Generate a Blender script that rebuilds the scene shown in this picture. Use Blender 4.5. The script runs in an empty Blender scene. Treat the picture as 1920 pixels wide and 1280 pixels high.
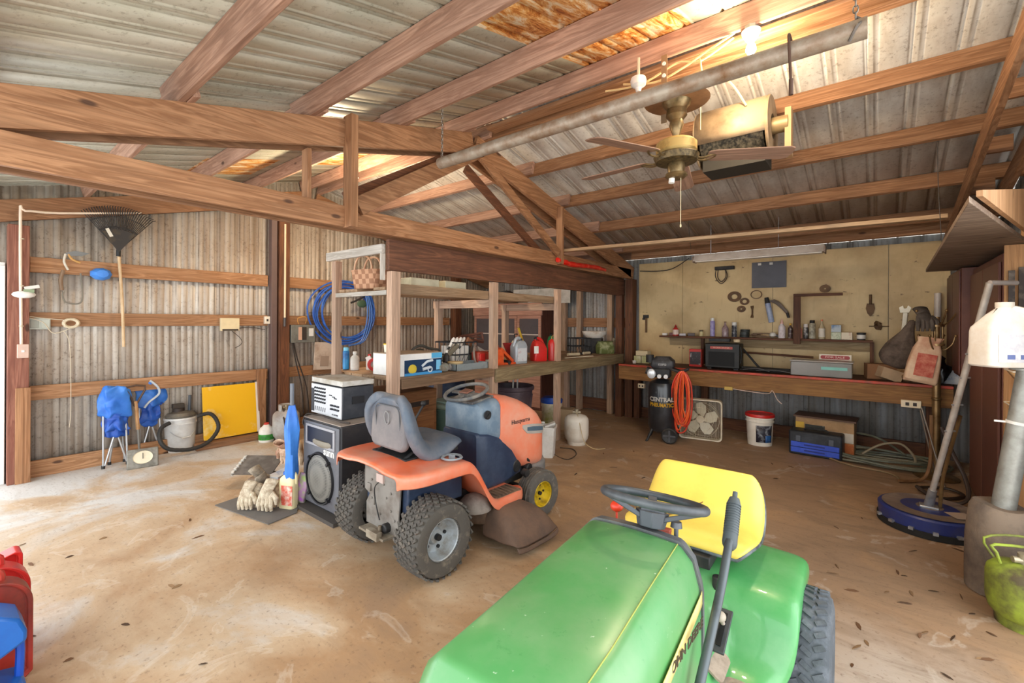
import bpy, math, random
from mathutils import Vector as V, Matrix, Euler, noise
PI = math.pi
R = math.radians
D = bpy.data
SC = bpy.context.scene
COL = SC.collection
# ---------------------------------------------------------------- camera
F, PX, PY, CH = 844.0, 960.0, 602.5, 1.55
cd = D.cameras.new('camera'); cam = D.objects.new('camera', cd); COL.objects.link(cam)
cd.sensor_width = 36; cd.lens = F / 1920 * 36; cd.shift_y = -(640 - PY) / 1920; cd.clip_start = .05
CM = Matrix.Rotation(R(38.9), 3, 'Z') @ Matrix.Rotation(R(90), 3, 'X') @ Matrix.Rotation(R(.31), 3, 'Z')
cam.matrix_world = Matrix.Translation((0, 0, CH)) @ CM.to_4x4()
SC.camera = cam
# ---------------------------------------------------------------- light
w = D.worlds.new('daylight'); SC.world = w; w.use_nodes = True
bg = w.node_tree.nodes['Background']; bg.inputs[0].default_value = (.93, .97, 1, 1); bg.inputs[1].default_value = 4.1
def portal(loc, rot, sx, sy):
    l = D.lights.new('daylight_portal', 'AREA'); l.shape = 'RECTANGLE'; l.size = sx; l.size_y = sy
    l.cycles.is_portal = True
    o = D.objects.new('daylight_portal', l); COL.objects.link(o); o.location = loc; o.rotation_euler = rot
portal((-2.7, -.75, 1.3), (R(90), 0, R(180)), 7.6, 2.6)
portal((1.15, 1.7, 1.6), (R(90), 0, R(-90)), 4.8, 3.2)  # near right gable left open, out of view, to let in more daylight
SC.view_settings.view_transform = 'Standard'; SC.view_settings.look = 'None'
SC.view_settings.exposure = 0.0; SC.view_settings.gamma = 1
SC.cycles.max_bounces = 10; SC.cycles.diffuse_bounces = 6
SC.cycles.use_denoising = True
# ---------------------------------------------------------------- pixel -> place helpers
def ray(x, y): return CM @ V(((x - PX) / F, (PY - y) / F, -1))
def onZ(x, y, z=0.0):
    d = ray(x, y); return V((0, 0, CH)) + d * ((z - CH) / d.z)
def onX(x, y, X):
    d = ray(x, y); return V((0, 0, CH)) + d * (X / d.x)
def onY(x, y, Y):
    d = ray(x, y); return V((0, 0, CH)) + d * (Y / d.y)
# ---------------------------------------------------------------- materials
def hx(s):
    s = s.lstrip('#'); r = [int(s[i:i + 2], 16) / 255 for i in (0, 2, 4)]
    return tuple((c / 12.92 if c <= .04045 else ((c + .055) / 1.055) ** 2.4) for c in r) + (1,)
MC = {}
def nodes(name):
    m = D.materials.new(name); m.use_nodes = True; nt = m.node_tree
    return m, nt, nt.nodes['Principled BSDF']
def N(nt, t, **k):
    n = nt.nodes.new(t)
    for a, b in k.items():
        if a.startswith('i_'):
            n.inputs[int(a[2:])].default_value = b
        else: setattr(n, a, b)
    return n
def ramp(nt, src, stops):
    r = nt.nodes.new('ShaderNodeValToRGB'); e = r.color_ramp.elements
    while len(e) < len(stops): e.new(.5)
    for q, (p, c) in zip(e, stops): q.position = p; q.color = c
    nt.links.new(src, r.inputs[0]); return r.outputs[0]
def mixc(nt, fac, a, b, mode='MIX'):
    m = nt.nodes.new('ShaderNodeMix'); m.data_type = 'RGBA'; m.blend_type = mode
    for s, v in ((0, fac), (6, a), (7, b)):
        if hasattr(v, 'links'): nt.links.new(v, m.inputs[s])
        else: m.inputs[s].default_value = v
    return m.outputs[2]
def coord(nt, scale=(1, 1, 1), world=False, rnd=True):
    tc = nt.nodes.new('ShaderNodeTexCoord'); mp = nt.nodes.new('ShaderNodeMapping'); mp.inputs['Scale'].default_value = scale
    if world:
        g = nt.nodes.new('ShaderNodeNewGeometry'); nt.links.new(g.outputs['Position'], mp.inputs[0])
    else:
        nt.links.new(tc.outputs['Object'], mp.inputs[0])
        if rnd:
            oi = nt.nodes.new('ShaderNodeObjectInfo'); mm = nt.nodes.new('ShaderNodeMath'); mm.operation = 'MULTIPLY'; mm.inputs[1].default_value = 37
            nt.links.new(oi.outputs['Random'], mm.inputs[0]); nt.links.new(mm.outputs[0], mp.inputs['Location'])
    return mp.outputs[0]
def noi(nt, co, sc, det=4, rough=.6, dist=0):
    n = nt.nodes.new('ShaderNodeTexNoise'); n.inputs['Scale'].default_value = sc; n.inputs['Detail'].default_value = det
    n.inputs['Roughness'].default_value = rough; n.inputs['Distortion'].default_value = dist
    nt.links.new(co, n.inputs['Vector']); return n.outputs[0]
def bump(nt, b, h, st=.3, d=.01):
    n = nt.nodes.new('ShaderNodeBump'); n.inputs['Strength'].default_value = st; n.inputs['Distance'].default_value = d
    nt.links.new(h, n.inputs['Height']); nt.links.new(n.outputs[0], b.inputs['Normal'])
def K(col, rough=.5, metal=0, col2=None, sc=9, amt=.5, bmp=0, emit=0, alpha=1, trans=0, coat=0):
    """plain paint / plastic / metal with a little wear"""
    key = (col, rough, metal, col2, sc, amt, bmp, emit, alpha, trans, coat)
    if key in MC: return MC[key]
    m, nt, b = nodes('surface_' + col.strip('#'))
    c = hx(col)
    if col2 is None:
        col2c = tuple(x * .72 for x in c[:3]) + (1,)
        lo, hi = .45, .75; a2 = .5
    else: col2c = hx(col2); lo, hi = .62 - amt * .25, .78 - amt * .12; a2 = 1
    co = coord(nt)
    n = noi(nt, co, sc, 6, .65)
    f = ramp(nt, n, [(lo, (0, 0, 0, 1)), (hi, (a2, a2, a2, 1))])
    out = mixc(nt, f, c, col2c)
    nt.links.new(out, b.inputs['Base Color'])
    b.inputs['Roughness'].default_value = rough; b.inputs['Metallic'].default_value = metal
    b.inputs['Coat Weight'].default_value = coat
    if bmp: bump(nt, b, noi(nt, co, sc * 4, 4), bmp)
    if emit: b.inputs['Emission Color'].default_value = c; b.inputs['Emission Strength'].default_value = emit
    if trans: b.inputs['Transmission Weight'].default_value = trans; b.inputs['IOR'].default_value = 1.4
    if alpha < 1: b.inputs['Alpha'].default_value = alpha
    MC[key] = m; return m
def wood(c1, c2, axis, rough=.7, knots=True, c3=None):
    key = ('w', c1, c2, axis, c3)
    if key in MC: return MC[key]
    m, nt, b = nodes('wood_grain')
    s = [14, 14, 14]; s['XYZ'.index(axis)] = .9
    co = coord(nt, tuple(s))
    n1 = noi(nt, co, 1.0, 4, .55, 1.2)
    co2 = coord(nt, tuple(x * 5 if x > 2 else 2.5 for x in s)); n2 = noi(nt, co2, 1.0, 3, .6)
    a = ramp(nt, n1, [(.36, hx(c1)), (.5, hx(c2)), (.56, hx(c1)), (.66, hx(c2))])
    a = mixc(nt, ramp(nt, n2, [(.4, (0, 0, 0, 1)), (.75, (.55, .55, .55, 1))]), a, tuple(x * .5 for x in hx(c2)[:3]) + (1,))
    co3 = coord(nt)
    n3 = noi(nt, co3, 1.6, 4)
    a = mixc(nt, ramp(nt, n3, [(.45, (0, 0, 0, 1)), (.7, (.45, .45, .45, 1))]), a, hx(c3) if c3 else tuple(x * .62 for x in hx(c1)[:3]) + (1,))
    if knots:
        sk = [4.2, 4.2, 4.2]; sk['XYZ'.index(axis)] = 1.7
        v = nt.nodes.new('ShaderNodeTexVoronoi'); v.inputs['Scale'].default_value = 1; nt.links.new(coord(nt, tuple(sk)), v.inputs['Vector'])
        a = mixc(nt, ramp(nt, v.outputs['Distance'], [(.05, (.85, .85, .85, 1)), (.085, (0, 0, 0, 1))]), a, hx('#3a2012'))
    hs = nt.nodes.new('ShaderNodeHueSaturation'); oi = nt.nodes.new('ShaderNodeObjectInfo'); mr = nt.nodes.new('ShaderNodeMapRange')
    mr.inputs[3].default_value = .82; mr.inputs[4].default_value = 1.12
    nt.links.new(oi.outputs['Random'], mr.inputs[0]); nt.links.new(mr.outputs[0], hs.inputs['Value']); nt.links.new(a, hs.inputs['Color'])
    nt.links.new(hs.outputs[0], b.inputs['Base Color']); b.inputs['Roughness'].default_value = rough
    bump(nt, b, n1, .15)
    MC[key] = m; return m
def sheet(base, stain, dark, flow, sc=1.0, rough=.5, metal=.25, lit_rust=None, amt=.5, ribs=None):
    """galvanised sheet: streaks of dirt along the ribs (flow axis)"""
    m, nt, b = nodes('galvanised_sheet')
    s = [9, 9, 9]; s['XYZ'.index(flow)] = .5
    n1 = noi(nt, coord(nt, tuple(s), True), sc, 5, .7)
    n2 = noi(nt, coord(nt, (1.3, 1.3, 1.3), True), 1, 5, .65)
    n3 = noi(nt, coord(nt, (30, 30, 30), True), 1, 4, .75); sc_ = [7, 7, 7]; sc_['XYZ'.index(flow)] = .12; n4 = noi(nt, coord(nt, tuple(sc_), True), 1, 2, .5)
    a = mixc(nt, ramp(nt, n1, [(.62 - amt * .3, (0, 0, 0, 1)), (.8 - amt * .15, (.8, .8, .8, 1))]), hx(base), hx(stain))
    a = mixc(nt, ramp(nt, n2, [(.42, (0, 0, 0, 1)), (.75, (.8, .8, .8, 1))]), a, hx(stain))
    a = mixc(nt, ramp(nt, n4, [(.46, (0, 0, 0, 1)), (.62, (.5, .5, .5, 1))]), a, hx(stain))
    dk_ = mixc(nt, 1.0, ramp(nt, n3, [(.54, (0, 0, 0, 1)), (.70, (.8, .8, .8, 1))]), ramp(nt, n2, [(.38, (.25, .25, .25, 1)), (.62, (1, 1, 1, 1))]), 'MULTIPLY')
    a = mixc(nt, dk_, a, hx(dark))
    if ribs:   # thin dark line beside each rib, broken up by noise
        ax, u0, per = ribs
        g = nt.nodes.new('ShaderNodeNewGeometry'); sp = nt.nodes.new('ShaderNodeSeparateXYZ'); nt.links.new(g.outputs['Position'], sp.inputs[0])
        q = N(nt, 'ShaderNodeMath', operation='MULTIPLY_ADD', i_1=1 / per, i_2=-u0 / per + 40); nt.links.new(sp.outputs['XYZ'.index(ax)], q.inputs[0])
        fr = N(nt, 'ShaderNodeMath', operation='FRACT'); nt.links.new(q.outputs[0], fr.inputs[0])
        k0, k1 = (0, 0, 0, 1), (1, 1, 1, 1)
        line = ramp(nt, fr.outputs[0], [(.0, k1), (.03, k0), (.20, k0), (.235, k1), (.30, k0), (.96, k0), (1, k1)])
        nz = ramp(nt, noi(nt, coord(nt, (3, 3, 3), True), 1, 4, .6), [(.3, (.15, .15, .15, 1)), (.65, (.85, .85, .85, 1))])
        a = mixc(nt, mixc(nt, 1.0, line, nz, 'MULTIPLY'), a, hx(dark))
    if lit_rust:
        g = nt.nodes.new('ShaderNodeNewGeometry'); sp = nt.nodes.new('ShaderNodeSeparateXYZ'); nt.links.new(g.outputs['Position'], sp.inputs[0])
        tot = None
        for (x0, x1, y0, y1) in lit_rust:
            fs = []
            for o, lo, hi in ((0, x0, x1), (1, y0, y1)):
                c = (lo + hi) / 2; h = (hi - lo) / 2
                n = N(nt, 'ShaderNodeMath', operation='COMPARE'); n.inputs[1].default_value = c; n.inputs[2].default_value = h
                nt.links.new(sp.outputs[o], n.inputs[0]); fs.append(n.outputs[0])
            mm = N(nt, 'ShaderNodeMath', operation='MULTIPLY'); nt.links.new(fs[0], mm.inputs[0]); nt.links.new(fs[1], mm.inputs[1])
            if tot is None: tot = mm.outputs[0]
            else:
                ad = N(nt, 'ShaderNodeMath', operation='MAXIMUM'); nt.links.new(tot, ad.inputs[0]); nt.links.new(mm.outputs[0], ad.inputs[1]); tot = ad.outputs[0]
        rn = noi(nt, coord(nt, (16, 4, 4), True), 1, 6, .75, .6)
        rc = ramp(nt, rn, [(.34, hx('#6a3410')), (.43, hx('#c8782c')), (.5, hx('#ecb468')), (.6, hx('#f8ecd0'))])  # rust colours, raised with pale streaks that paint in the bulb's glow
        a = mixc(nt, tot, a, rc)
    nt.links.new(a, b.inputs['Base Color'])
    b.inputs['Roughness'].default_value = rough; b.inputs['Metallic'].default_value = metal
    return m
# ---------------------------------------------------------------- mesh builder
def rotm(e):
    if e is None: return Matrix.Identity(3)
    if isinstance(e, Matrix): return e.to_3x3()
    return Euler([R(a) for a in e]).to_matrix()
def frame(d):
    d = d.normalized(); u = V((0, 0, 1)) if abs(d.z) < .9 else V((1, 0, 0))
    s = d.cross(u).normalized(); return s, s.cross(d).normalized()
def smooth(pts, k=6, closed=False):
    P = [V(p) for p in pts]; n = len(P); out = []
    rng = range(n if closed else n - 1)
    for i in rng:
        p0 = P[(i - 1) % n] if (closed or i > 0) else P[0]; p1 = P[i]; p2 = P[(i + 1) % n]
        p3 = P[(i + 2) % n] if (closed or i + 2 < n) else P[-1]
        for j in range(k):
            t = j / k
            out.append(.5 * ((2 * p1) + (-p0 + p2) * t + (2 * p0 - 5 * p1 + 4 * p2 - p3) * t * t + (-p0 + 3 * p1 - 3 * p2 + p3) * t ** 3))
    if not closed: out.append(P[-1])
    return out
class MB:
    def __init__(s): s.v = []; s.f = []; s.m = []
    def add(s, vs, fs, m=0):
        o = len(s.v); s.v += [V(x) for x in vs]; s.f += [tuple(i + o for i in f) for f in fs]; s.m += [m] * len(fs); return s
    def box(s, c, d, e=None, m=0, taper=1.0):
        c = V(c); Q = rotm(e); a, b, h = d[0] / 2, d[1] / 2, d[2] / 2
        vs = [c + Q @ V((x * a * (taper if z > 0 else 1), y * b * (taper if z > 0 else 1), z * h)) for z in (-1, 1) for x, y in ((-1, -1), (1, -1), (1, 1), (-1, 1))]
        return s.add(vs, [(3, 2, 1, 0), (4, 5, 6, 7), (0, 1, 5, 4), (1, 2, 6, 5), (2, 3, 7, 6), (3, 0, 4, 7)], m)
    def bx(s, x0, x1, y0, y1, z0, z1, m=0):
        return s.box(((x0 + x1) / 2, (y0 + y1) / 2, (z0 + z1) / 2), (abs(x1 - x0), abs(y1 - y0), abs(z1 - z0)), None, m)
    def board(s, p0, p1, w, h, m=0, up=None):
        p0 = V(p0); p1 = V(p1); d = (p1 - p0); L = d.length; d.normalize()
        if up is None: sd, u = frame(d)
        else: u = V(up); sd = d.cross(u).normalized(); u = sd.cross(d).normalized()
        Q = Matrix((sd, d, u)).transposed()
        return s.box((p0 + p1) / 2, (w, L, h), Q, m)
    def cyl(s, p0, p1, r0, r1=None, n=16, m=0, caps=True):
        r1 = r0 if r1 is None else r1; p0 = V(p0); p1 = V(p1); a, b = frame(p1 - p0)
        vs = []
        for p, r in ((p0, r0), (p1, r1)):
            vs += [p + (a * math.cos(2 * PI * i / n) + b * math.sin(2 * PI * i / n)) * r for i in range(n)]
        fs = [(i, (i + 1) % n, n + (i + 1) % n, n + i) for i in range(n)]
        if caps: fs += [tuple(range(n))[::-1], tuple(range(n, 2 * n))]
        return s.add(vs, fs, m)
    def tube(s, pts, r, n=8, closed=False, m=0, k=0):
        P = smooth(pts, k, closed) if k else [V(p) for p in pts]
        L = len(P); rr = r if isinstance(r, (list, tuple)) else None
        vs = []; u = None
        for i, p in enumerate(P):
            if closed: t = P[(i + 1) % L] - P[i - 1]
            else: t = P[min(i + 1, L - 1)] - P[max(i - 1, 0)]
            if t.length < 1e-9: t = V((0, 0, 1))
            t.normalize()
            if u is None: u = frame(t)[1]
            u = (u - t * u.dot(t))
            u = u.normalized() if u.length > 1e-6 else frame(t)[1]
            q = t.cross(u); ra = (rr[int(i * (len(rr) - 1) / max(1, L - 1) + .5)] if rr else r)
            vs += [p + (u * math.cos(2 * PI * j / n) + q * math.sin(2 * PI * j / n)) * ra for j in range(n)]
        fs = []
        for i in range(L if closed else L - 1):
            a = i * n; b = ((i + 1) % L) * n
            fs += [(a + j, a + (j + 1) % n, b + (j + 1) % n, b + j) for j in range(n)]
        if not closed: fs += [tuple(range(n))[::-1], tuple((L - 1) * n + j for j in range(n))]
        return s.add(vs, fs, m)
    def lathe(s, prof, c=(0, 0, 0), e=None, n=28, m=0, sx=1, sy=1, arc=None):
        c = V(c); Q = rotm(e); vs = []; L = len(prof)
        for r, z in prof:
            r = max(r, 1e-4)
            vs += [c + Q @ V((r * sx * math.cos(2 * PI * i / n), r * sy * math.sin(2 * PI * i / n), z)) for i in range(n)]
        fs = [(k * n + i, k * n + (i + 1) % n, (k + 1) * n + (i + 1) % n, (k + 1) * n + i) for k in range(L - 1) for i in range(n)]
        return s.add(vs, fs, m)
    def sph(s, c, r, n=16, e=None, m=0, lo=-1, hi=1):
        if not hasattr(r, '__len__'): r = (r, r, r)
        c = V(c); Q = rotm(e); k = n // 2; vs = []
        for i in range(k + 1):
            z = math.sin(-PI / 2 + PI * i / k); z = min(max(z, lo), hi); q = math.sqrt(max(1e-6, 1 - z * z))
            vs += [c + Q @ V((r[0] * q * math.cos(2 * PI * j / n), r[1] * q * math.sin(2 * PI * j / n), r[2] * z)) for j in range(n)]
        fs = [(i * n + j, i * n + (j + 1) % n, (i + 1) * n + (j + 1) % n, (i + 1) * n + j) for i in range(k) for j in range(n)]
        fs += [tuple(range(n))[::-1], tuple(k * n + j for j in range(n))]
        return s.add(vs, fs, m)
    def prism(s, poly, h, c=(0, 0, 0), e=None, m=0, sc=1.0):
        """poly in local xy, extruded +-h/2 along local z"""
        c = V(c); Q = rotm(e); n = len(poly)
        vs = [c + Q @ V((x, y, -h / 2)) for x, y in poly] + [c + Q @ V((x * sc, y * sc, h / 2)) for x, y in poly]
        fs = [tuple(range(n))[::-1], tuple(range(n, 2 * n))] + [(i, (i + 1) % n, n + (i + 1) % n, n + i) for i in range(n)]
        return s.add(vs, fs, m)
    def loft(s, rings, m=0, caps=True, closed=True):
        n = len(rings[0]); vs = [p for r in rings for p in r]; fs = []
        for k in range(len(rings) - 1):
            for i in range(n if closed else n - 1):
                j = (i + 1) % n; fs.append((k * n + i, k * n + j, (k + 1) * n + j, (k + 1) * n + i))
        if caps: fs += [tuple(range(n))[::-1], tuple((len(rings) - 1) * n + i for i in range(n))]
        return s.add(vs, fs, m)
    def text(s, txt, size, c, e, m=0, depth=.001, align='CENTER', sx=1.0, bold=0):
        cu = D.curves.new('t', 'FONT'); cu.body = txt; cu.size = size; cu.extrude = depth; cu.align_x = align; cu.align_y = 'CENTER'; cu.offset = bold
        cu.resolution_u = 2
        ob = D.objects.new('t', cu); me = D.meshes.new_from_object(ob)
        c = V(c); Q = rotm(e)
        s.add([c + Q @ V((v.co.x * sx, v.co.y, v.co.z)) for v in me.vertices], [tuple(p.vertices) for p in me.polygons], m)
        D.objects.remove(ob); D.curves.remove(cu); D.meshes.remove(me); return s
    def xf(s, M):
        s.v = [M @ p for p in s.v]; return s
    def merge(s, o):
        k = len(s.v); s.v += [p.copy() for p in o.v]; s.f += [tuple(i + k for i in f) for f in o.f]; s.m += o.m; return s
    def jit(s, a, f=8.0, seed=0):
        for p in s.v:
            q = p * f + V((seed, seed * 1.7, 0)); p += V((noise.noise(q), noise.noise(q + V((9, 0, 0))), noise.noise(q + V((0, 9, 0))))) * a
        return s
def obj(name, mb, mats, parent=None, bevel=0, sub=0, solid=0, ang=35, label=None):
    if not isinstance(mats, (list, tuple)): mats = [mats]
    me = D.meshes.new(name); me.from_pydata([tuple(p) for p in mb.v], [], mb.f)
    for q in mats: me.materials.append(q)
    if len(mats) > 1: me.polygons.foreach_set('material_index', mb.m)
    me.validate(); me.shade_smooth()
    import bmesh
    b = bmesh.new(); b.from_mesh(me); bmesh.ops.recalc_face_normals(b, faces=b.faces); b.to_mesh(me); b.free()
    if ang < 180: me.set_sharp_from_angle(angle=R(ang))
    o = D.objects.new(name, me); COL.objects.link(o)
    if parent is not None: o.parent = parent
    if solid:
        q = o.modifiers.new('thickness', 'SOLIDIFY'); q.thickness = solid; q.offset = 0
    if bevel:
        q = o.modifiers.new('bevel', 'BEVEL'); q.width = bevel; q.segments = 2; q.limit_method = 'ANGLE'; q.angle_limit = R(40)
    if sub:
        q = o.modifiers.new('sub', 'SUBSURF'); q.levels = sub; q.render_levels = sub
    if label: o['label'] = label
    return o
def T(name, label, cat, loc=(0, 0, 0), rz=0, group=None, rx=0, ry=0):
    o = D.objects.new(name, None); COL.objects.link(o); o.location = loc; o.rotation_euler = (R(rx), R(ry), R(rz)); o.empty_display_size = .1
    o['label'] = label; o['category'] = cat
    if group: o['group'] = group
    return o
def recentre(mb):
    lo = [min(p[i] for p in mb.v) for i in range(3)]; hi = [max(p[i] for p in mb.v) for i in range(3)]
    c = V(((lo[0] + hi[0]) / 2, (lo[1] + hi[1]) / 2, lo[2]))
    for p in mb.v: p -= c
    return c
def S(name, mb, mats, label, cat, group=None, kind=None, **k):
    c = recentre(mb); o = obj(name, mb, mats, None, **k); o.location = c
    o['label'] = label; o['category'] = cat
    if group: o['group'] = group
    if kind: o['kind'] = kind
    return o
def ST(name, mb, mats, label=None, cat=None, **k):
    o = obj(name, mb, mats, None, **k); o['kind'] = 'structure'
    if label: o['label'] = label
    if cat: o['category'] = cat
    return o
def dup(root, loc, rz=None, label=None, group=None):
    r = root.copy(); COL.objects.link(r); r.location = loc
    if rz is not None: r.rotation_euler[2] = R(rz)
    if label: r['label'] = label
    if group: r['group'] = group; root['group'] = group
    for ch in list(root.children):
        c = ch.copy(); COL.objects.link(c); c.parent = r
        for g in list(ch.children):
            d = g.copy(); COL.objects.link(d); d.parent = c
    return r
# ---------------------------------------------------------------- the building
XL, XR, YB, YR, YE, ZR, SL = -6.45, 1.0, 7.1, 3.25, -.6, 3.57, .255
def roofz(y): return ZR - SL * abs(y - YR)
WO = lambda ax: wood('#ad7f5a', '#885c3a', ax)                # treated orange brown lumber
WP = lambda ax: wood('#c49c84', '#a27a64', ax, c3='#7c5c4c')   # dusty pinkish purlins
WG = lambda ax: wood('#c4a488', '#a5866c', ax, c3='#8a7868')   # pale weathered shelf lumber
WD = lambda ax: wood('#7c4e30', '#5c3620', ax, c3='#3c2216')
def prof(L, per=.2286, h=.019, minor=.005):
    """rib profile along u in 0..L -> list of (u, height)"""
    out = []; u = 0
    if minor == 0: pat = ((0, 0), (.012, h), (.020, h), (.030, 0), (.072, 0), (.076, .004), (.084, .004), (.088, 0)); per = .235
    else: pat = ((0, 0), (.018, h), (.032, h), (.050, 0), (.102, 0), (.106, minor), (.116, minor), (.120, 0), (.166, 0), (.170, minor), (.180, minor), (.184, 0))
    while u < L:
        for a, b in pat:
            if u + a <= L: out.append((u + a, b))
        u += per
    out.append((L, 0)); return out
def corr(u0, u1, lo, hi, place, h=.019, minor=.005):
    """corrugated sheet; lo(u), hi(u) give the two ends; place(u, t, height) -> point"""
    mb = MB(); P = prof(u1 - u0, h=h, minor=minor); vs = []
    for du, hh in P:
        u = u0 + du; vs += [place(u, lo(u), hh), place(u, hi(u), hh)]
    fs = [(2 * i, 2 * i + 2, 2 * i + 3, 2 * i + 1) for i in range(len(P) - 1)]
    return mb.add(vs, fs)
# floor: concrete slab with brown dirt
m, nt, b = nodes('dirty_concrete')
co = coord(nt, (1, 1, 1), True)
g = nt.nodes.new('ShaderNodeNewGeometry'); sp = nt.nodes.new('ShaderNodeSeparateXYZ'); nt.links.new(g.outputs['Position'], sp.inputs[0])
def lin(ax, ay, c):
    a = N(nt, 'ShaderNodeMath', operation='MULTIPLY', i_1=ax); nt.links.new(sp.outputs[0], a.inputs[0])
    q = N(nt, 'ShaderNodeMath', operation='MULTIPLY_ADD', i_1=ay, i_2=c); nt.links.new(sp.outputs[1], q.inputs[0])
    r = N(nt, 'ShaderNodeMath', operation='ADD'); nt.links.new(a.outputs[0], r.inputs[0]); nt.links.new(q.outputs[0], r.inputs[1]); return r.outputs[0]
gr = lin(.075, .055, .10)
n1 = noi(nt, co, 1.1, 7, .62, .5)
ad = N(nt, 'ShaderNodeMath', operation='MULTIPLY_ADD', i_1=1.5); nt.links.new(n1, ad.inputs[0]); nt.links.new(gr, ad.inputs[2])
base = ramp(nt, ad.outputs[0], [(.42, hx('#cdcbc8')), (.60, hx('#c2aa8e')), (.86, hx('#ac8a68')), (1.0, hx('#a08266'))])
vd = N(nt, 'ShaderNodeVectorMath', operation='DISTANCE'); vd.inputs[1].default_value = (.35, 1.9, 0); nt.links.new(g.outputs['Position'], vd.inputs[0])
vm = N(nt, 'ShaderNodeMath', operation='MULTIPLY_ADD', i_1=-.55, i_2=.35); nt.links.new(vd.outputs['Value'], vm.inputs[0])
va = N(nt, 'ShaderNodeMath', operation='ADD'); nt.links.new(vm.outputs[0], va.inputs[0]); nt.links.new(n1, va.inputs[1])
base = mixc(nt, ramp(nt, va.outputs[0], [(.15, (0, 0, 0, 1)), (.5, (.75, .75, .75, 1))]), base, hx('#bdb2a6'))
n2 = noi(nt, coord(nt, (1, 3.2, 1), True), 2.3, 8, .7, 1.0)
gd = ramp(nt, gr, [(.0, (.2, .2, .2, 1)), (.4, (1, 1, 1, 1))])
f2 = ramp(nt, n2, [(.47, (0, 0, 0, 1)), (.66, (.75, .75, .75, 1))])
f2 = mixc(nt, 1.0, f2, gd, 'MULTIPLY')
base = mixc(nt, f2, base, hx('#7e6852'))
n3 = noi(nt, co, 42, 3, .6); base = mixc(nt, ramp(nt, n3, [(.58, (0, 0, 0, 1)), (.74, (.6, .6, .6, 1))]), base, hx('#6e5644'))
n4 = noi(nt, coord(nt, (1, 1, 1), True), 1.7, 6, .55, 2.0)
base = mixc(nt, ramp(nt, n4, [(.60, (0, 0, 0, 1)), (.63, (.22, .22, .22, 1)), (.68, (0, 0, 0, 1))]), base, hx('#e8e2d8'))
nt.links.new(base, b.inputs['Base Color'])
b.inputs['Roughness'].default_value = .62
bump(nt, b, n2, .12, .02)
FLOOR = m
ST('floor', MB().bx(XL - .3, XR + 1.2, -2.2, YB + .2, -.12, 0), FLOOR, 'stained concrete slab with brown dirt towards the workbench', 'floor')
# roof sheets
RL = sheet('#d2d2c4', '#b4b4a2', '#77705c', 'Y', amt=.35, ribs=('X', XL - .2, .235), lit_rust=((-1.75, -.95, 1.75, 3.25), (-5.9, -5.1, 1.55, 2.25), (-5.3, -4.1, 2.5, 3.2)))
RR = sheet('#d0cbc0', '#a89b8c', '#6c5c4c', 'Y', amt=.5, ribs=('X', XL - .2, .235))
mb = corr(XL - .2, XR + .25, lambda u: YE - .45, lambda u: YR, lambda u, t, h: V((u, t, roofz(t) + h * .8)), minor=0)
mb.m = [0] * len(mb.f); k = len(mb.f)
mb.merge(corr(XL - .2, XR + .25, lambda u: YR, lambda u: YB + .05, lambda u, t, h: V((u, t, roofz(t) + h * .8)), minor=0))
mb.m = [0] * k + [1] * (len(mb.f) - k)
ST('ceiling', mb, [RL, RR], 'ribbed galvanised roof sheets with rusty patches and lamplight painted on them', 'ceiling', solid=.002, ang=20)
# left gable wall, back wall, right wall
WL = sheet('#d2ccc2', '#9a8672', '#54402f', 'Z', amt=.52, rough=.55, ribs=('Y', .22, .2286))
ST('wall_left', corr(.22, YB, lambda u: .0, lambda u: roofz(u) + .006, lambda u, t, h: V((XL - h, u, t))), WL, 'dirty ribbed metal gable wall with timber rails', 'wall', solid=.002, ang=20)
ST('wall_left_above_door', corr(YE, .22, lambda u: 2.05, lambda u: roofz(u) + .006, lambda u, t, h: V((XL - h, u, t))), WL, 'metal sheet over the open doorway at far left', 'wall', solid=.002, ang=20)
WB = sheet('#b4b6b8', '#8c8478', '#4a4038', 'Z', amt=.5, rough=.5, ribs=('X', XL, .2286))
ST('wall_back', corr(XL, XR, lambda u: 0., lambda u: roofz(YB) - .006, lambda u, t, h: V((u, YB + h, t))), WB, 'ribbed metal back wall behind shelves and workbench', 'wall', solid=.002, ang=20)
ST('wall_right', corr(3.4, YB, lambda u: 0., lambda u: roofz(u) - .01, lambda u, t, h: V((XR + h, u, t))), WB, 'ribbed metal right gable wall', 'wall', solid=.002, ang=20)
# tan painted plywood above the bench
m, nt, b = nodes('tan_plywood')
co = coord(nt, (1, 1, 1), True)
a = mixc(nt, ramp(nt, noi(nt, co, 1.4, 6, .6), [(.4, (0, 0, 0, 1)), (.7, (1, 1, 1, 1))]), hx('#d8be8c'), hx('#ae9062'))
a = mixc(nt, ramp(nt, noi(nt, coord(nt, (14, 14, 2), True), 1, 5, .7), [(.55, (0, 0, 0, 1)), (.8, (.5, .5, .5, 1))]), a, hx('#a58a62'))
a = mixc(nt, ramp(nt, noi(nt, coord(nt, (9, 9, 16), True), 1, 4, .6), [(.68, (0, 0, 0, 1)), (.73, (.8, .8, .8, 1))]), a, hx('#5e442c'))
nt.links.new(a, b.inputs['Base Color']); b.inputs['Roughness'].default_value = .55
TAN = m
mb = MB(); 
for x0, x1 in ((-3.02, -2.32), (-2.315, -1.1), (-1.095, .12), (.125, .66)): mb.bx(x0, x1, YB - .035, YB - .022, .88, 2.50)
ST('wall_back_panelling', mb, TAN, 'tan painted plywood boards above the workbench', 'wall')
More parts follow.
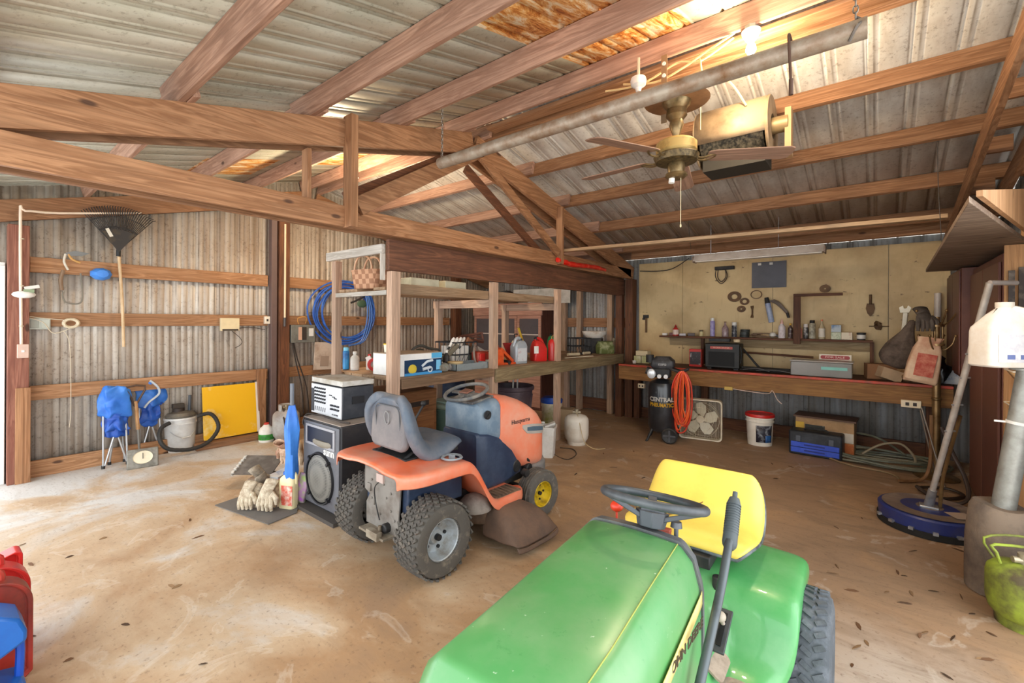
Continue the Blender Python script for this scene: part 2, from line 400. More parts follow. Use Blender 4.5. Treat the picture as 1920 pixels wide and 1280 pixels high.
# ---------------------------------------------------------------- roof timber
ang = math.atan(SL)
ny = [(.03, 'first purlin from the open front'), (.80, 'second purlin from the open front'), (1.57, 'third purlin from the open front'), (2.34, 'fourth purlin from the open front'), (3.08, 'ridge purlin on the near slope'),
      (3.42, 'ridge purlin on the far slope'), (4.13, 'second purlin below the ridge on the far slope'), (4.90, 'third purlin below the ridge on the far slope'), (5.68, 'fourth purlin below the ridge on the far slope'), (6.45, 'lowest long purlin above the workbench'), (6.74, 'eave purlin near the back wall')]
for y, nm in ny:
    s = 1 if y < YR else -1
    for bay, (x0, x1, dy) in enumerate(((-3.34, .98, 0), (-6.42, -3.0, .045))):
        yy = y + dy * s if y != 6.74 else y
        zc = roofz(yy) - .075
        mb = MB().box(((x0 + x1) / 2, yy, zc), (x1 - x0, .04, .14), (R(0), 0, 0) if 0 else (math.degrees(ang) * s, 0, 0))
        mat = WO('X') if (y > 3.3 and bay == 0) else WP('X')
        S('roof_purlin', mb, mat, nm + (', in the bay nearest the camera' if bay == 0 else ', in the bay beyond the truss'), 'beam', bevel=.003)
# ridge hardware: bracing board under the ridge
mb = MB().box((-1.1, 3.25, roofz(3.25) - .17), (3.6, .12, .035))
S('ridge_board', mb, WO('X'), 'flat board under the ridge carrying the light and the wires', 'beam', bevel=.003)
# the truss: two leaves
def TZ(y): return roofz(y) - .15      # underside of purlins
truss = T('roof_truss', 'big orange brown timber roof truss crossing the barn above the shelves', 'truss', (0, 0, 0))
def member(nm, y0, z0, y1, z1, x, h=.14, t=.04, mat=None):
    obj(nm, MB().board((x, y0, z0), (x, y1, z1), t, h), mat or WO('Y'), truss, bevel=.003)
for x, k in ((-3.13, 0), (-3.29, 1)):
    member('top_chord', YE - .2, TZ(YE - .2) - .10, YR - .02, TZ(YR) - .10, x, .2)
    member('top_chord', YR + .02, TZ(YR) - .10, YB - .05, TZ(YB - .05) - .10, x, .2)
    member('bottom_chord', YE - .2, 2.335, YB - .15, 2.335, x, .16)
xw = -3.075
member('web_post', 1.87, 2.25, 1.87, TZ(1.87) + .02, xw, .11, .06, WO('Z'))
member('web_post', 4.76, 2.27, 4.76, TZ(4.76) - .05, xw, .09, .04, WO('Z'))
member('web_post', 1.62, 2.40, 1.62, TZ(1.62) - .2, -3.25, .09, .03, WO('Z'))
member('web_brace', 1.93, 2.42, 3.30, 3.26, xw, .14, .04)
member('web_brace', 1.93, 2.50, 3.20, 3.24, -3.24, .12, .04, WD('Y'))
member('web_brace', 3.30, 3.20, 4.72, 2.40, xw, .09, .04)
member('web_brace', 3.25, 3.10, 4.62, 2.36, -3.24, .09, .04, WD('Y'))
# rake rafters on the gables
def rafter(x, y0, y1, w, h, mat, lab, dz=0):
    mb = MB().board((x, y0, TZ(y0) - h / 2 + dz), (x, y1, TZ(y1) - h / 2 + dz), w, h)
    S('gable_rafter', mb, mat, lab, 'beam', bevel=.003)
rafter(-6.38, YE, YR - .06, .05, .2, WO('Y'), 'rafter rising along the top of the left metal wall')
rafter(-6.38, YR + .06, YB, .05, .2, WO('Y'), 'rafter falling along the left wall behind the shelves')
rafter(.60, YR - .5, YB - .05, .04, .14, WO('Y'), 'inner of the two rafters beside the right gable', 0)
rafter(.84, YR - .5, YB - .05, .04, .14, WO('Y'), 'outer of the two rafters beside the right gable', 0)
for i, y in enumerate((3.7, 4.3, 4.95, 5.6, 6.25)):
    mb = MB().box((.71, y, TZ(y) - .08), (.17, .035, .12)); S('rafter_block', mb, WO('X'), 'short block number %s up the pair of right gable rafters' % ['five','four','three','two','one'][i], 'beam', bevel=.003)
# ---------------------------------------------------------------- wall rails and posts (left)
wallpt = lambda x, y: onX(x, y, -6.32)
zz = ((2.08, .15, 'upper'), (1.545, .14, 'middle'), (.825, .14, 'lower'), (.08, .16, 'bottom'))
for z, h, nm in zz:
    for y0, y1, wh in ((.46, 2.66, 'between the two posts of the left wall'), (2.9, 6.0, 'behind the shelves on the left wall')):
        mb = MB().bx(XL + .025, XL + .065, y0, y1, z - h / 2, z + h / 2)
        S('wall_rail', mb, wood('#bf9068', '#9c6e48', 'Y'), '%s timber rail %s' % (nm, wh), 'rail', bevel=.003)
def post(x0, x1, y0, y1, z0, z1, mat, lab, name='timber_post'):
    return S(name, MB().bx(x0, x1, y0, y1, z0, z1), mat, lab, 'post', bevel=.005)
post(-6.42, -6.26, .31, .45, 0, TZ(.4) - .26, wood('#a8705a', '#8a5240', 'Z', c3='#7a4636'), 'reddish timber post beside the bright doorway at far left')
S('nailed_board', MB().bx(-6.255, -6.235, .36, .46, 0, .9), WO('Z'), 'pale board nailed to the foot of the doorway post', 'board', bevel=.003)
post(-6.42, -6.27, 2.76, 2.90, 0, TZ(2.8) - .26, WD('Z'), 'dark timber post in the middle of the left wall')
post(-6.39, -6.30, 2.67, 2.745, 0, TZ(2.7) - .26, K('#6a5652', .6, 0), 'narrow purple grey board beside the dark wall post', 'corner_board')
post(-6.38, -6.32, 2.52, 2.62, .06, .90, WO('Z'), 'short upright board beside the yellow panel', 'upright_board')
post(-6.42, -6.27, 6.05, 6.2, 0, TZ(6.2) - .26, WD('Z'), 'dark post at the far end of the left wall')
# doorway: white jamb and a leaf folded outside
ST('door_1', MB().bx(-6.46, -6.34, .2, .30, 0, 2.05).bx(-6.46, -6.36, -.6, .30, 2.0, 2.08), K('#f2f2ee', .5), 'white painted door frame at the far left edge', 'door', bevel=.004)
# back wall framing behind shelves
for x, lab in ((-4.42, 'pale upright by the hutch'), (-4.1, 'pale upright left of the black crate'), (-3.5, 'upright behind the garden bag')):
    post(x - .045, x + .045, YB - .14, YB - .05, 0, 2.4, WG('Z'), lab)
S('wall_rail', MB().bx(-4.45, -3.2, YB - .05, YB - .01, 1.46, 1.62), WO('X'), 'timber rail on the back wall above the green bag', 'rail')
S('wall_rail', MB().bx(-4.45, -3.2, YB - .05, YB - .01, .02, .22), WD('X'), 'dark rail at the foot of the back wall', 'rail')
post(-3.33, -3.22, 6.84, 6.95, 0, 2.0, WD('Z'), 'brown post under the right end of the header beam')
post(-3.19, -3.06, 6.9, 7.06, 0, 2.25, WD('Z'), 'thick brown post at the left end of the workbench')
ST('baseboard_back', MB().bx(-3.0, .6, YB - .04, YB, .0, .16), WD('X'), 'dark board at the foot of the wall under the bench', 'baseboard')
# header beam above the shelves
S('header_beam', MB().bx(-3.28, -3.23, 2.33, 6.98, 1.985, 2.25), wood('#86583e', '#68422e', 'Y', c3='#46291c'), 'dark red brown header beam along the top of the shelves', 'beam', bevel=.003)
# ================================================================ shelves and bench
LW = lambda ax: WG(ax)
sh = T('shelf_unit', 'long open shelf unit of weathered timber under the dark header beam', 'shelf', (-3.7, 2.4, 0))
SO = V((-3.7, 2.4, 0))
def sp_(name, x0, x1, y0, y1, z0, z1, mat, **k):
    return obj(name, MB().bx(x0, x1, y0, y1, z0, z1).xf(Matrix.Translation(-SO)), mat, sh, bevel=.003, **k)
WZ = wood('#cfae94', '#b0907a', 'Z', c3='#94806e'); WX = wood('#cfae94', '#b0907a', 'X', c3='#94806e'); WY = wood('#b89a7a', '#98795a', 'Y', c3='#7a6650')
for y in (2.38, 3.70, 4.97):
    sp_('post', -3.275, -3.195 if y < 3 else -3.215, y - .045, y + .045, 0, 1.975, WZ)
sp_('post', -4.17, -4.10, 2.335, 2.405, 0, 2.13, WZ)
sp_('post', -4.17, -4.10, 3.66, 3.74, 0, 1.79, WZ); sp_('post', -4.17, -4.10, 4.93, 5.01, 0, 1.79, WZ)
sp_('post', -4.17, -4.10, 6.6, 6.68, 0, .99, WZ)
sp_('end_brace', -4.20, -3.285, 2.29, 2.33, 2.13, 2.21, wood('#ddd6cc', '#b9b0a4', 'X'), label='white-stained end board')
sp_('end_upright', -3.30, -3.283, 2.285, 2.33, 1.90, 2.13, wood('#ddd6cc', '#b9b0a4', 'Z'))
sp_('cross_bar', -4.10, -3.28, 2.335, 2.37, 1.775, 1.815, wood('#d2ccc2', '#b0a698', 'X'))
sp_('cross_bar', -4.21, -3.28, 3.68, 3.72, 1.70, 1.79, WX); sp_('cross_bar', -4.21, -3.28, 4.95, 4.99, 1.70, 1.79, WX)
for x0, x1 in ((-4.18, -4.0), (-3.98, -3.78), (-3.52, -3.34)):
    sp_('upper_board', x0, x1, 2.37, 5.05, 1.82, 1.85, WY)
sp_('upper_rail', -3.30, -3.285, 2.45, 5.05, 1.79, 1.88, WY)
for i, x in enumerate((-4.36, -4.17, -3.98, -3.79, -3.60, -3.41)):
    sp_('deck_board', x, x + .18, 2.44, 6.75, 1.015, 1.04, WY)
sp_('front_edge', -3.23, -3.19, 2.44, 3.65, .955, 1.04, wood('#8a6e54', '#6c543e', 'Y'))
sp_('front_fascia', -3.21, -3.18, 3.68, 6.84, .89, 1.035, wood('#a89672', '#8a7656', 'Y', c3='#6c5a42'))
sp_('lower_bearer', -4.2, -3.23, 3.66, 3.70, .90, 1.01, WX)
DZ = 1.042
# ---------------------------------------------------------------- workbench
bn = T('workbench', 'long workbench along the back wall with red edged top and brown front board', 'workbench', (-1.2, 6.7, 0))
BO = V((-1.2, 6.7, 0))
def bp(name, x0, x1, y0, y1, z0, z1, mat, **k):
    return obj(name, MB().bx(x0, x1, y0, y1, z0, z1).xf(Matrix.Translation(-BO)), mat, bn, bevel=.003, **k)
bp('bench_top', -3.03, .62, 6.36, 7.05, .885, .915, wood('#6c4228', '#4e2e1c', 'X'))
bp('red_edge', -3.03, .62, 6.335, 6.362, .888, .917, K('#c8442c', .5, 0, '#8a4a34', 9, .8), label='red painted front edge')
bp('front_board', -3.03, .62, 6.345, 6.38, .69, .886, wood('#a87a44', '#8a5e30', 'X', c3='#6c4826'))
for x in (-3.0, -1.95, .5): bp('leg', x - .045, x + .045, 6.93, 7.02, 0, .885, WD('Z'))
BZ = .918
# shelf on the wall above the bench
ws = T('wall_shelf', 'narrow dark shelf board on brackets above the workbench', 'shelf', (-1.3, 7.0, 1.32))
WO_ = V((-1.3, 7.0, 1.32))
obj('board', MB().bx(-2.62, -.02, 6.90, 7.06, 1.318, 1.345).xf(Matrix.Translation(-WO_)), WD('X'), ws, bevel=.003)
obj('back_cleat', MB().bx(-2.5, -.02, 7.04, 7.06, 1.20, 1.318).xf(Matrix.Translation(-WO_)), wood('#a8906c', '#8c7450', 'X'), ws)
for x in (-2.0, -.03): obj('bracket', MB().bx(x - .02, x + .02, 6.98, 7.06, BZ + .01, 1.318).xf(Matrix.Translation(-WO_)), WD('Z'), ws)
# upright board with arm fixed on the shelf
hb = T('hanger_post', 'dark upright board with a short arm rising above the wall shelf', 'bracket', (-.66, 6.89, 1.28))
p0 = onY(1494, 640, 6.87); p1 = onY(1488, 556, 6.87)
obj('upright', MB().bx(-.04, .04, -.015, .015, 0, p1.z - 1.28), WD('Z'), hb, bevel=.003); hb.location = (p0.x, 6.875, 1.28)
obj('arm', MB().bx(-.04, .48, -.015, .015, p1.z - 1.28, p1.z - 1.245), WD('X'), hb, bevel=.003)
# orange workbench light etc
# ---------------------------------------------------------------- right hand side
BR = K('#6e4438', .5, 0, '#5a342c', 3, .8)
cb = T('brown_cabinet', 'tall brown painted cabinet standing left of the wire baskets', 'cabinet', (.86, 5.4, 0))
obj('body', MB().bx(-.15, .12, -.68, .58, 0, 2.06), BR, cb, bevel=.006)
obj('door', MB().bx(-.17, -.152, -.66, -.06, .05, 2.0), K('#6a4034', .45), cb, bevel=.004)
obj('door', MB().bx(-.17, -.152, -.04, .56, .05, 2.0), K('#744a3c', .45), cb, bevel=.004)
obj('handle', MB().bx(-.18, -.17, -.20, -.17, 1.3, 1.75), K('#2c1c18', .6), cb)
cb2 = T('brown_cupboard', 'brown cupboard hanging above the right end of the workbench', 'cupboard', (.8, 6.6, BZ + .12))
obj('body', MB().bx(-.16, .18, -.55, .42, 0, 1.05), BR, cb2, bevel=.006)
obj('door', MB().bx(-.175, -.162, -.53, -.06, .03, 1.02), K('#6a3e34', .45), cb2, bevel=.003)
obj('door', MB().bx(-.175, -.162, -.04, .40, .03, 1.02), K('#5e382e', .45), cb2, bevel=.003)
PLY = wood('#cc9a68', '#b48456', 'Z', c3='#a8764a')
S('plywood_board', MB().bx(.70, 1.18, 4.60, 4.618, 0, 2.10), PLY, 'orange plywood panel standing at the right edge, behind the wire baskets', 'panel')
# overhead shelf
mb = MB().prism([(.33, 2.90), (.42, 6.55), (.98, 6.55), (.98, 5.1), (.76, 4.45)], .03, (0, 0, 2.12))
os_ = S('overhead_shelf', mb, wood('#a8917c', '#7c6654', 'X', c3='#5c4636'), 'rough plywood overhead shelf with slanting near edge at the upper right', 'shelf', bevel=.003)
mb = MB().loft([[V((.36 + o_, 2.96, 2.137)), V((.78 + o_, 4.44, 2.137)), V((.78 + o_, 4.44, 2.44)), V((.36 + o_, 2.96, 2.165))] for o_ in (0, .022)])
S('plywood_board', mb, wood('#c4966c', '#a47850', 'Z', c3='#94683f'), 'tapering plywood side board standing on the slanting edge of the overhead shelf', 'panel')
S('plywood_board', MB().bx(.88, 1.15, 5.2, 5.22, 2.14, 2.52), PLY, 'orange plywood board upright on top of the overhead shelf', 'panel')
S('lumber_strip', MB().board((-3.1, 4.86, 2.45), (.45, 5.05, 2.42), .09, .035), wood('#d8b48c', '#b8946c', 'X'), 'long pale wood strip laid from the truss to the right gable', 'board', bevel=.003)
# ================================================================ machines
RUB = K('#55514c', .85, 0, '#80766a', 18, .35, .2)
RUBC = K('#4c5258', .75, 0, '#6a7078', 14, .6, .2)
def rrect(hx_, hz_, r, n=5):
    out = []
    for cx, cz, a0 in ((hx_ - r, hz_ - r, 0), (-hx_ + r, hz_ - r, 90), (-hx_ + r, -hz_ + r, 180), (hx_ - r, -hz_ + r, 270)):
        for i in range(n + 1):
            a = R(a0 + 90 * i / n); out.append((cx + r * math.cos(a), cz + r * math.sin(a)))
    return out
def wheel(par, c, r, w, rim, rimmat, tread, rubber, side=1, steer=0):
    """tire with tread (part) and a dished rim (sub-part); side = +1 when the outer face looks to +x"""
    mb = MB(); h = w / 2
    pr = [(rim, -h * .72), (rim + .012, -h * .9), (r * .80, -h), (r * .92, -h * .93), (r * .975, -h * .72), (r, -h * .35), (r, h * .35), (r * .975, h * .72), (r * .92, h * .93), (r * .80, h), (rim + .012, h * .9), (rim, h * .72), (rim * .97, 0), (rim, -h * .72)]
    mb.lathe(pr, (0, 0, 0), (0, 90, 0), 48)
    if tread == 'turf':
        n = 30
        for i in range(n):
            for k, (x, da) in enumerate(((-.72, 0), (-.36, .5), (0, 0), (.36, .5), (.72, 0))):
                a = 2 * PI * (i + da) / n; rr = r * (1 - .035 * abs(x) ** 2) + .003
                for s_ in (-1, 1):
                    Q = Matrix.Rotation(a, 3, 'X') @ Matrix.Rotation(R(38 * s_), 3, 'Z')
                    mb.box(Matrix.Rotation(a, 3, 'X') @ V((x * h + s_ * w * .045, 0, rr)), (w * .13, r * .075, .012), Q)
    elif tread == 'chev':
        n = 34
        for i in range(n):
            for k, (x, tw) in enumerate(((-.62, 30), (-.2, -30), (.2, 30), (.62, -30))):
                a = 2 * PI * (i + (k % 2) * .5) / n; rr = r * (1 - .03 * x * x) + .002
                mb.box(Matrix.Rotation(a, 3, 'X') @ V((x * h, 0, rr)), (w * .19, r * .07, .012), Matrix.Rotation(a, 3, 'X') @ Matrix.Rotation(R(tw), 3, 'Z'))
    else:
        for x in (-.6, -.3, 0, .3, .6):
            mb.lathe([(r - .004, -w * .04), (r + .005, -w * .03), (r + .005, w * .03), (r - .004, w * .04)], (x * h, 0, 0), (0, 90, 0), 40)
    o = obj('tire', mb, rubber, par); o.location = c; o.rotation_euler[2] = R(steer)
    q = MB(); s = side
    q.lathe([(rim * 1.02, h * .86), (rim * 1.06, h * .80), (rim * .98, h * .72), (rim * .93, h * .30), (rim * .80, h * .05), (rim * .45, h * .0), (rim * .34, h * .18), (rim * .2, h * .2), (.001, h * .2)], (0, 0, 0), (0, 90 * s, 0), 40)
    obj('rim', q, rimmat, o)
    obj('hub', MB().cyl((0, 0, 0), (s * h * .45, 0, 0), rim * .16, n=14), K('#2a2a2c', .5, .3), o)
    if c[0] * side * (1 if par.name == 'riding_mower' else -1) > 0 or True:
        for i in range(5):
            a = 2 * PI * i / 5; obj('wheel_bolt', MB().cyl((s * h * .02, math.cos(a) * rim * .62, math.sin(a) * rim * .62), (s * h * .12, math.cos(a) * rim * .62, math.sin(a) * rim * .62), rim * .09, n=8), K('#2a2a2c', .5, .3), o)
    return o
def bucket_seat(par, name, mat, prof_, wid, lift, th=.045, back=None):
    """prof_: list of (y, z, halfwidth, curl); swept across x"""
    P = prof_; nu = 15; rings = []
    for k, (y, z, hw, curl) in enumerate(P):
        a = P[min(k + 1, len(P) - 1)]; b_ = P[max(k - 1, 0)]
        t = V((0, a[0] - b_[0], a[1] - b_[1])).normalized(); nrm = V((0, -t.z, t.y))
        row = []
        for i in range(nu):
            u = -1 + 2 * i / (nu - 1); x = hw * math.sin(u * PI / 2 * .98)
            c = curl * (abs(u) ** 3)
            row.append(V((x, y, z)) + nrm * c)
        rings.append(row)
    mb = MB().loft(rings, caps=False, closed=False)
    o = obj(name, mb, mat, par, solid=th, sub=1, ang=180)
    return o
# ---------------------------------------------------------------- orange lawn tractor
OR = K('#e8714a', .38, 0, '#e09a80', 3, .9, coat=.2); ORD = K('#e8714a', .38, 0, '#d98a6c', 5, .9)
SL_ = K('#64788a', .5, 0, '#8795a0', 6, .7); NV = K('#27344c', .45, 0, '#3c4a60', 7, .7)
BLK = K('#1c1c1e', .6, 0, '#3a3734', 9, .7)
GRY = K('#8c8882', .6, .3, '#6a6058', 8, .7)
DIRT = K('#7c6450', .85, 0, '#54443a', 7, .8, .5)
hq = T('riding_mower', 'orange and navy riding lawn mower seen from behind, parked beside the shelves', 'riding mower', (-2.465, 1.88, 0), -2.5)
for s in (-1, 1):
    wheel(hq, (s * .355, .0, .229), .227, .22, .12, K('#b9c2ca', .45, .3, '#8a8478', 8, .8), 'turf', RUB, s)
    wheel(hq, (s * .32, 1.075, .185), .183, .15, .095, K('#d8b818', .5, 0, '#8a7018', 12, .9), 'rib', RUB, s, -6)
# frame and transmission
mb = MB().bx(-.17, .17, -.06, .10, .14, .5).bx(-.16, .16, .1, 1.25, .26, .34).cyl((-.3, 0, .245), (.3, 0, .245), .035)
mb.bx(-.12, .12, -.12, -.04, .18, .30).cyl((-.05, -.1, .2), (-.05, -.1, .12), .05).cyl((.07, -.1, .24), (.07, -.18, .24), .03)
obj('chassis', mb, BLK, hq, bevel=.008)
mb = MB().prism([(-.19, .20), (.17, .20), (.19, .44), (.21, .60), (-.21, .60), (-.21, .42), (-.15, .40), (-.19, .34)], .012, (0, -.135, 0), (90, 0, 0), 0)
for x, z in ((-.12, .5), (-.12, .38), (.02, .5), (.1, .46), (.1, .35), (.14, .3), (-.02, .3), (.05, .42)): mb.cyl((x, -.15, z), (x, -.138, z), .008, n=8)
mb.bx(-.17, -.13, -.150, -.14, .42, .47).bx(-.10, -.085, -.150, -.14, .34, .40)
obj('rear_plate', mb, GRY, hq, bevel=.002)
mb = MB().bx(-.15, .13, -.22, -.10, .19, .205).box((.03, -.22, .21), (.12, .04, .05)).cyl((.05, -.19, .2), (.05, -.19, .26), .012).bx(-.07, .09, -.12, -.08, .2, .3)
obj('tow_hitch', mb, K('#a39a8a', .6, .4, '#6a5a48', 8, .8), hq, bevel=.002)
obj('cable', MB().tube([(0, -.155, .52), (-.05, -.165, .47), (-.04, -.165, .38), (.0, -.16, .27)], .004, 6, k=6), BLK, hq)
for q_ in (1, -1): obj('side_panel', MB().bx(q_ * .17, q_ * .235, -.11, .34, .34, .57), NV, hq, bevel=.01)
# fender pan: outline rings lofted up
def outline(hw, y0, y1, r):
    pts = []
    for cx, cy, a0 in ((hw - r, y1 - r, 0), (-hw + r, y1 - r, 90), (-hw + r * 1.3, y0 + r, 180), (hw - r * 1.3, y0 + r, 270)):
        for i in range(8):
            a = R(a0 + 90 * i / 7); pts.append((cx + r * math.cos(a), cy + r * math.sin(a)))
    return pts
def side(y):   # height of the fender edge along y
    if y < .22: return .655 - .02 * max(0, y)
    t = min(1, (y - .22) / .34); t = t * t * (3 - 2 * t); return .65 - .33 * t
_fy = lambda y: y if y < .2 else .2 + (y - .2) * .83
mb = MB(); rows = []
ys = [-.27, -.262, -.24, -.2, -.12, 0, .1, .2, .26, .32, .38, .44, .5, .56, .62, .72, .82, .90, .94, .96]
for y in ys:
    e = 1
    if y < -.1: e = math.sqrt(max(0, 1 - ((-.1 - y) / .175) ** 2)) * .30 + .70
    if y > .82: e = math.sqrt(max(0, 1 - ((y - .82) / .14) ** 2)) * .3 + .7
    z = side(y); hw = .445 * e * (1 if y < .25 else 1 - .02)
    foot = y > .45
    row = []
    for x, dz in ((1, -.075), (1, -.03), (.985, -.008), (.94, 0), (.86, 0 if not foot else -.012), (.78, 0 if not foot else -.02), (.6, -.0 if not foot else -.02), (.42, .012 if not foot else -.02), (.2, .02 if not foot else -.02)):
        row.append(V((hw * x, _fy(y), z + dz - (.02 if y in (-.27, .96) else 0))))
    rows.append(row + [V((-p.x, p.y, p.z)) for p in row[::-1]])
obj('fender', MB().loft(rows, caps=False, closed=False), OR, hq, solid=.008, sub=1, ang=180)
for s in (-1, 1):
    mb = MB().box((s * .34, .62, .318), (.15, .28, .012), (0, 0, 0))
    for i in range(7): mb.box((s * .34, .505 + i * .038, .327), (.13, .012, .008))
    obj('foot_mat', mb, DIRT, hq, bevel=.004)
obj('cup_ring', MB().lathe([(.05, 0), (.065, .01), (.072, .0)], (.33, .16, .668), None, 20).bx(.31, .35, .15, .17, .66, .69), K('#8c9298', .6), hq)
obj('fender_decal', MB().box((.18, -.27, .61), (.07, .012, .05)), K('#b9a49c', .6), hq)
# seat
SE = K('#515d6c', .6, 0, '#74757a', 5, .8, .05)
bucket_seat(hq, 'seat', SE, [(.335, .69, .19, .0), (.325, .73, .225, .02), (.27, .745, .24, .05), (.18, .73, .245, .075), (.11, .72, .245, .095), (.045, .745, .245, .105), (-.005, .82, .245, .105), (-.04, .92, .24, .10), (-.06, 1.0, .215, .08), (-.07, 1.045, .16, .05), (-.075, 1.06, .10, .03)], 0, 0, .07)
mb = MB().prism(rrect(.20, .165, .07, 7), .05, (0, -.078, .88), (86, 0, 0))
sb_ = obj('seat_back_shell', mb, K('#6a6668', .65, 0, '#807a78', 4, .8, .1), hq, bevel=.018)
obj('seat_back_panel', MB().tube([(x, -.105 - (z) * .07, .90 + z) for x, z in rrect(.135, .10, .04, 4)], .004, 6, True), K('#5c5e62', .6), sb_)
obj('seat_emblem', MB().tube([(.028 * math.cos(R(a)), -.111 - .003 * math.sin(R(a)), .92 + .042 * math.sin(R(a))) for a in range(0, 360, 24)], .0035, 6, True), K('#8c8b8a', .6), sb_)
mb = MB().bx(-.19, .19, -.1, .34, .655, .68)
for x in (-.15, .15): mb.tube([(x, -.08, .67), (x, -.02, .70), (x, .3, .70)], .012, 8)
obj('seat_bracket', mb, BLK, hq, bevel=.004)
# dash cowl
def sec(y, hw, zb, zt, r):
    return [V((x, y, (zb + zt) / 2 + z)) for x, z in rrect(hw, (zt - zb) / 2, r)]
obj('dash_lower', MB().loft([sec(.52, .185, .30, .72, .03), sec(.535, .2, .30, .73, .03), sec(.62, .215, .30, .72, .03), sec(.80, .215, .30, .66, .03), sec(1.0, .20, .33, .56, .03)]), NV, hq)
def sec2(y, hw, zb, zt, r, lean=0):
    return [V((x, y + (z) * lean, (zb + zt) / 2 + z)) for x, z in rrect(hw, (zt - zb) / 2, r)]
obj('dash_cowl', MB().loft([sec2(.535, .17, .70, .92, .04), sec2(.55, .195, .69, .935, .05), sec2(.62, .215, .68, .95, .06), sec2(.70, .222, .64, .965, .07, -.1), sec2(.745, .222, .62, .965, .07, -.1)]), SL_, hq)
mb = MB().cyl((.215, .60, .86), (.228, .60, .86), .032, n=18).box((.232, .60, .86), (.01, .05, .012), (40, 0, 0))
obj('choke_dial', mb, BLK, hq)
obj('dash_tray', MB().box((0, .62, .955), (.28, .2, .02), (6, 0, 0)).box((.05, .74, .975), (.2, .03, .015)), K('#33343a', .6, 0, '#8a8278', 9, .7), hq, bevel=.004)
# steering wheel
mb = MB().tube([(.165 * math.cos(R(a)), .165 * math.sin(R(a)), 0) for a in range(0, 360, 10)], .014, 10, True)
mb.box((0, 0, -.02), (.09, .09, .03)).box((.08, 0, -.012), (.14, .04, .012)).box((-.08, 0, -.012), (.14, .04, .012)).box((0, -.08, -.012), (.05, .14, .012))
mb.xf(Matrix.Translation((0, .59, 1.01)) @ Matrix.Rotation(R(15), 4, 'X'))
obj('steering_wheel', mb, K('#56595c', .6, 0, '#8a8278', 10, .9), hq)
obj('steering_column', MB().cyl((0, .62, .93), (0, .595, .99), .03), BLK, hq)
obj('steering_hub_cap', MB().box((0, .588, 1.014), (.09, .07, .012), (15, 0, 0)), K('#8a5a48', .6, 0, '#4c4640', 20, .9), hq, bevel=.004)
# hood
rings = []
for y, hw, zb, zt, r in ((.80, .228, .62, .985, .09), (.84, .232, .58, .982, .10), (.96, .236, .50, .962, .11), (1.08, .24, .37, .925, .11), (1.2, .24, .35, .87, .10), (1.3, .232, .34, .81, .09), (1.37, .215, .34, .745, .08), (1.415, .185, .35, .68, .07), (1.435, .15, .37, .62, .06)):
    rings.append(sec2(y, hw, zb, zt, r))
_w = Matrix.Translation((0, .735 - .80 * .93, 0)) @ Matrix.Diagonal((1, .93, 1, 1))
rings = [[_w @ p for p in r_] for r_ in rings]
obj('hood', MB().loft(rings), OR, hq)
for s in (-1, 1):
    def lamp(pts, o):
        return MB().loft([[V((s * (x + o), y, z0)), V((s * (x + o), y, z1)), V((s * (x - .02), y, z1)), V((s * (x - .02), y, z0))] for y, x, z0, z1 in pts]).xf(_w)
    h_ = obj('headlight', lamp([(1.06, .240, .70, .725), (1.12, .241, .65, .722), (1.2, .241, .635, .715), (1.3, .233, .62, .70), (1.37, .216, .61, .685), (1.405, .198, .61, .67)], .004), K('#b9b4ac', .35, .2), hq)
    obj('headlight_lens', lamp([(1.12, .241, .672, .70), (1.2, .241, .66, .695), (1.3, .233, .645, .68), (1.37, .216, .635, .665)], .008), K('#5d7486', .25, .3), h_)
mb = MB().loft([sec2(1.12, .235, .27, .37, .03), sec2(1.24, .235, .26, .37, .03), sec2(1.33, .2, .26, .38, .03), sec2(1.38, .13, .28, .40, .03)])
obj('bumper', mb, K('#6e7072', .6, 0, '#8a8078', 8, .7), hq)
obj('grille', MB().loft([sec2(1.28, .15, .38, .60, .05), sec2(1.345, .14, .38, .62, .05), sec2(1.365, .09, .40, .60, .04)]), K('#5a5c5e', .6), hq)
obj('hood_lettering', MB().text('Husqvarna', .05, (.2425, .955, .765), Matrix(((0, 0, 1), (1, 0, 0), (0, 1, 0))), sx=1.05), K('#4a3a38', .5), hq)
obj('engine', MB().bx(-.17, .17, .8, 1.25, .32, .55).cyl((.1, .95, .4), (.21, .95, .4), .05).cyl((.19, 1.08, .36), (.235, 1.08, .36), .035).tube([(.2, .98, .5), (.22, 1.05, .44), (.2, 1.12, .4)], .02, 8, k=4), BLK, hq, bevel=.01)
obj('front_axle', MB().bx(-.3, .3, 1.05, 1.10, .15, .2).tube([(-.26, 1.02, .22), (0, .98, .24), (.26, 1.02, .22)], .012), BLK, hq, bevel=.005)
# mowing deck
mb = MB().lathe([(.0, .0), (.36, .0), (.40, -.015), (.405, -.10)], (0, .62, .24), None, 36, sx=1, sy=.72)
mb.lathe([(.0, .03), (.12, .03), (.15, .0)], (.2, .60, .245), None, 20)
obj('mower_deck', mb, DIRT, hq, solid=.006)
mb = MB(); rows = []
for k in range(9):
    t = k / 8; x = .31 + .33 * t
    hw = .14 + .11 * t - .10 * max(0, t - .75); zt = .285 - .02 * t - .20 * t ** 3
    row = []
    for i in range(13):
        a = PI * i / 12; c_, s_ = math.cos(a), math.sin(a)
        yy = -.06 - hw * math.copysign(abs(c_) ** .6, c_); z = .05 + .03 * t + (zt - .05 - .03 * t) * abs(s_) ** .55
        row.append(V((x + .03 * s_, .66 + .07 * t + yy, z)))
    rows.append(row)
mb.loft(rows, caps=False, closed=False)
e_ = rows[-1]; mb.add([p.copy() for p in e_] + [V((p.x + .015, p.y, max(.04, p.z - .10))) for p in e_], [(i, i + 1, 14 + i, 13 + i) for i in range(12)])
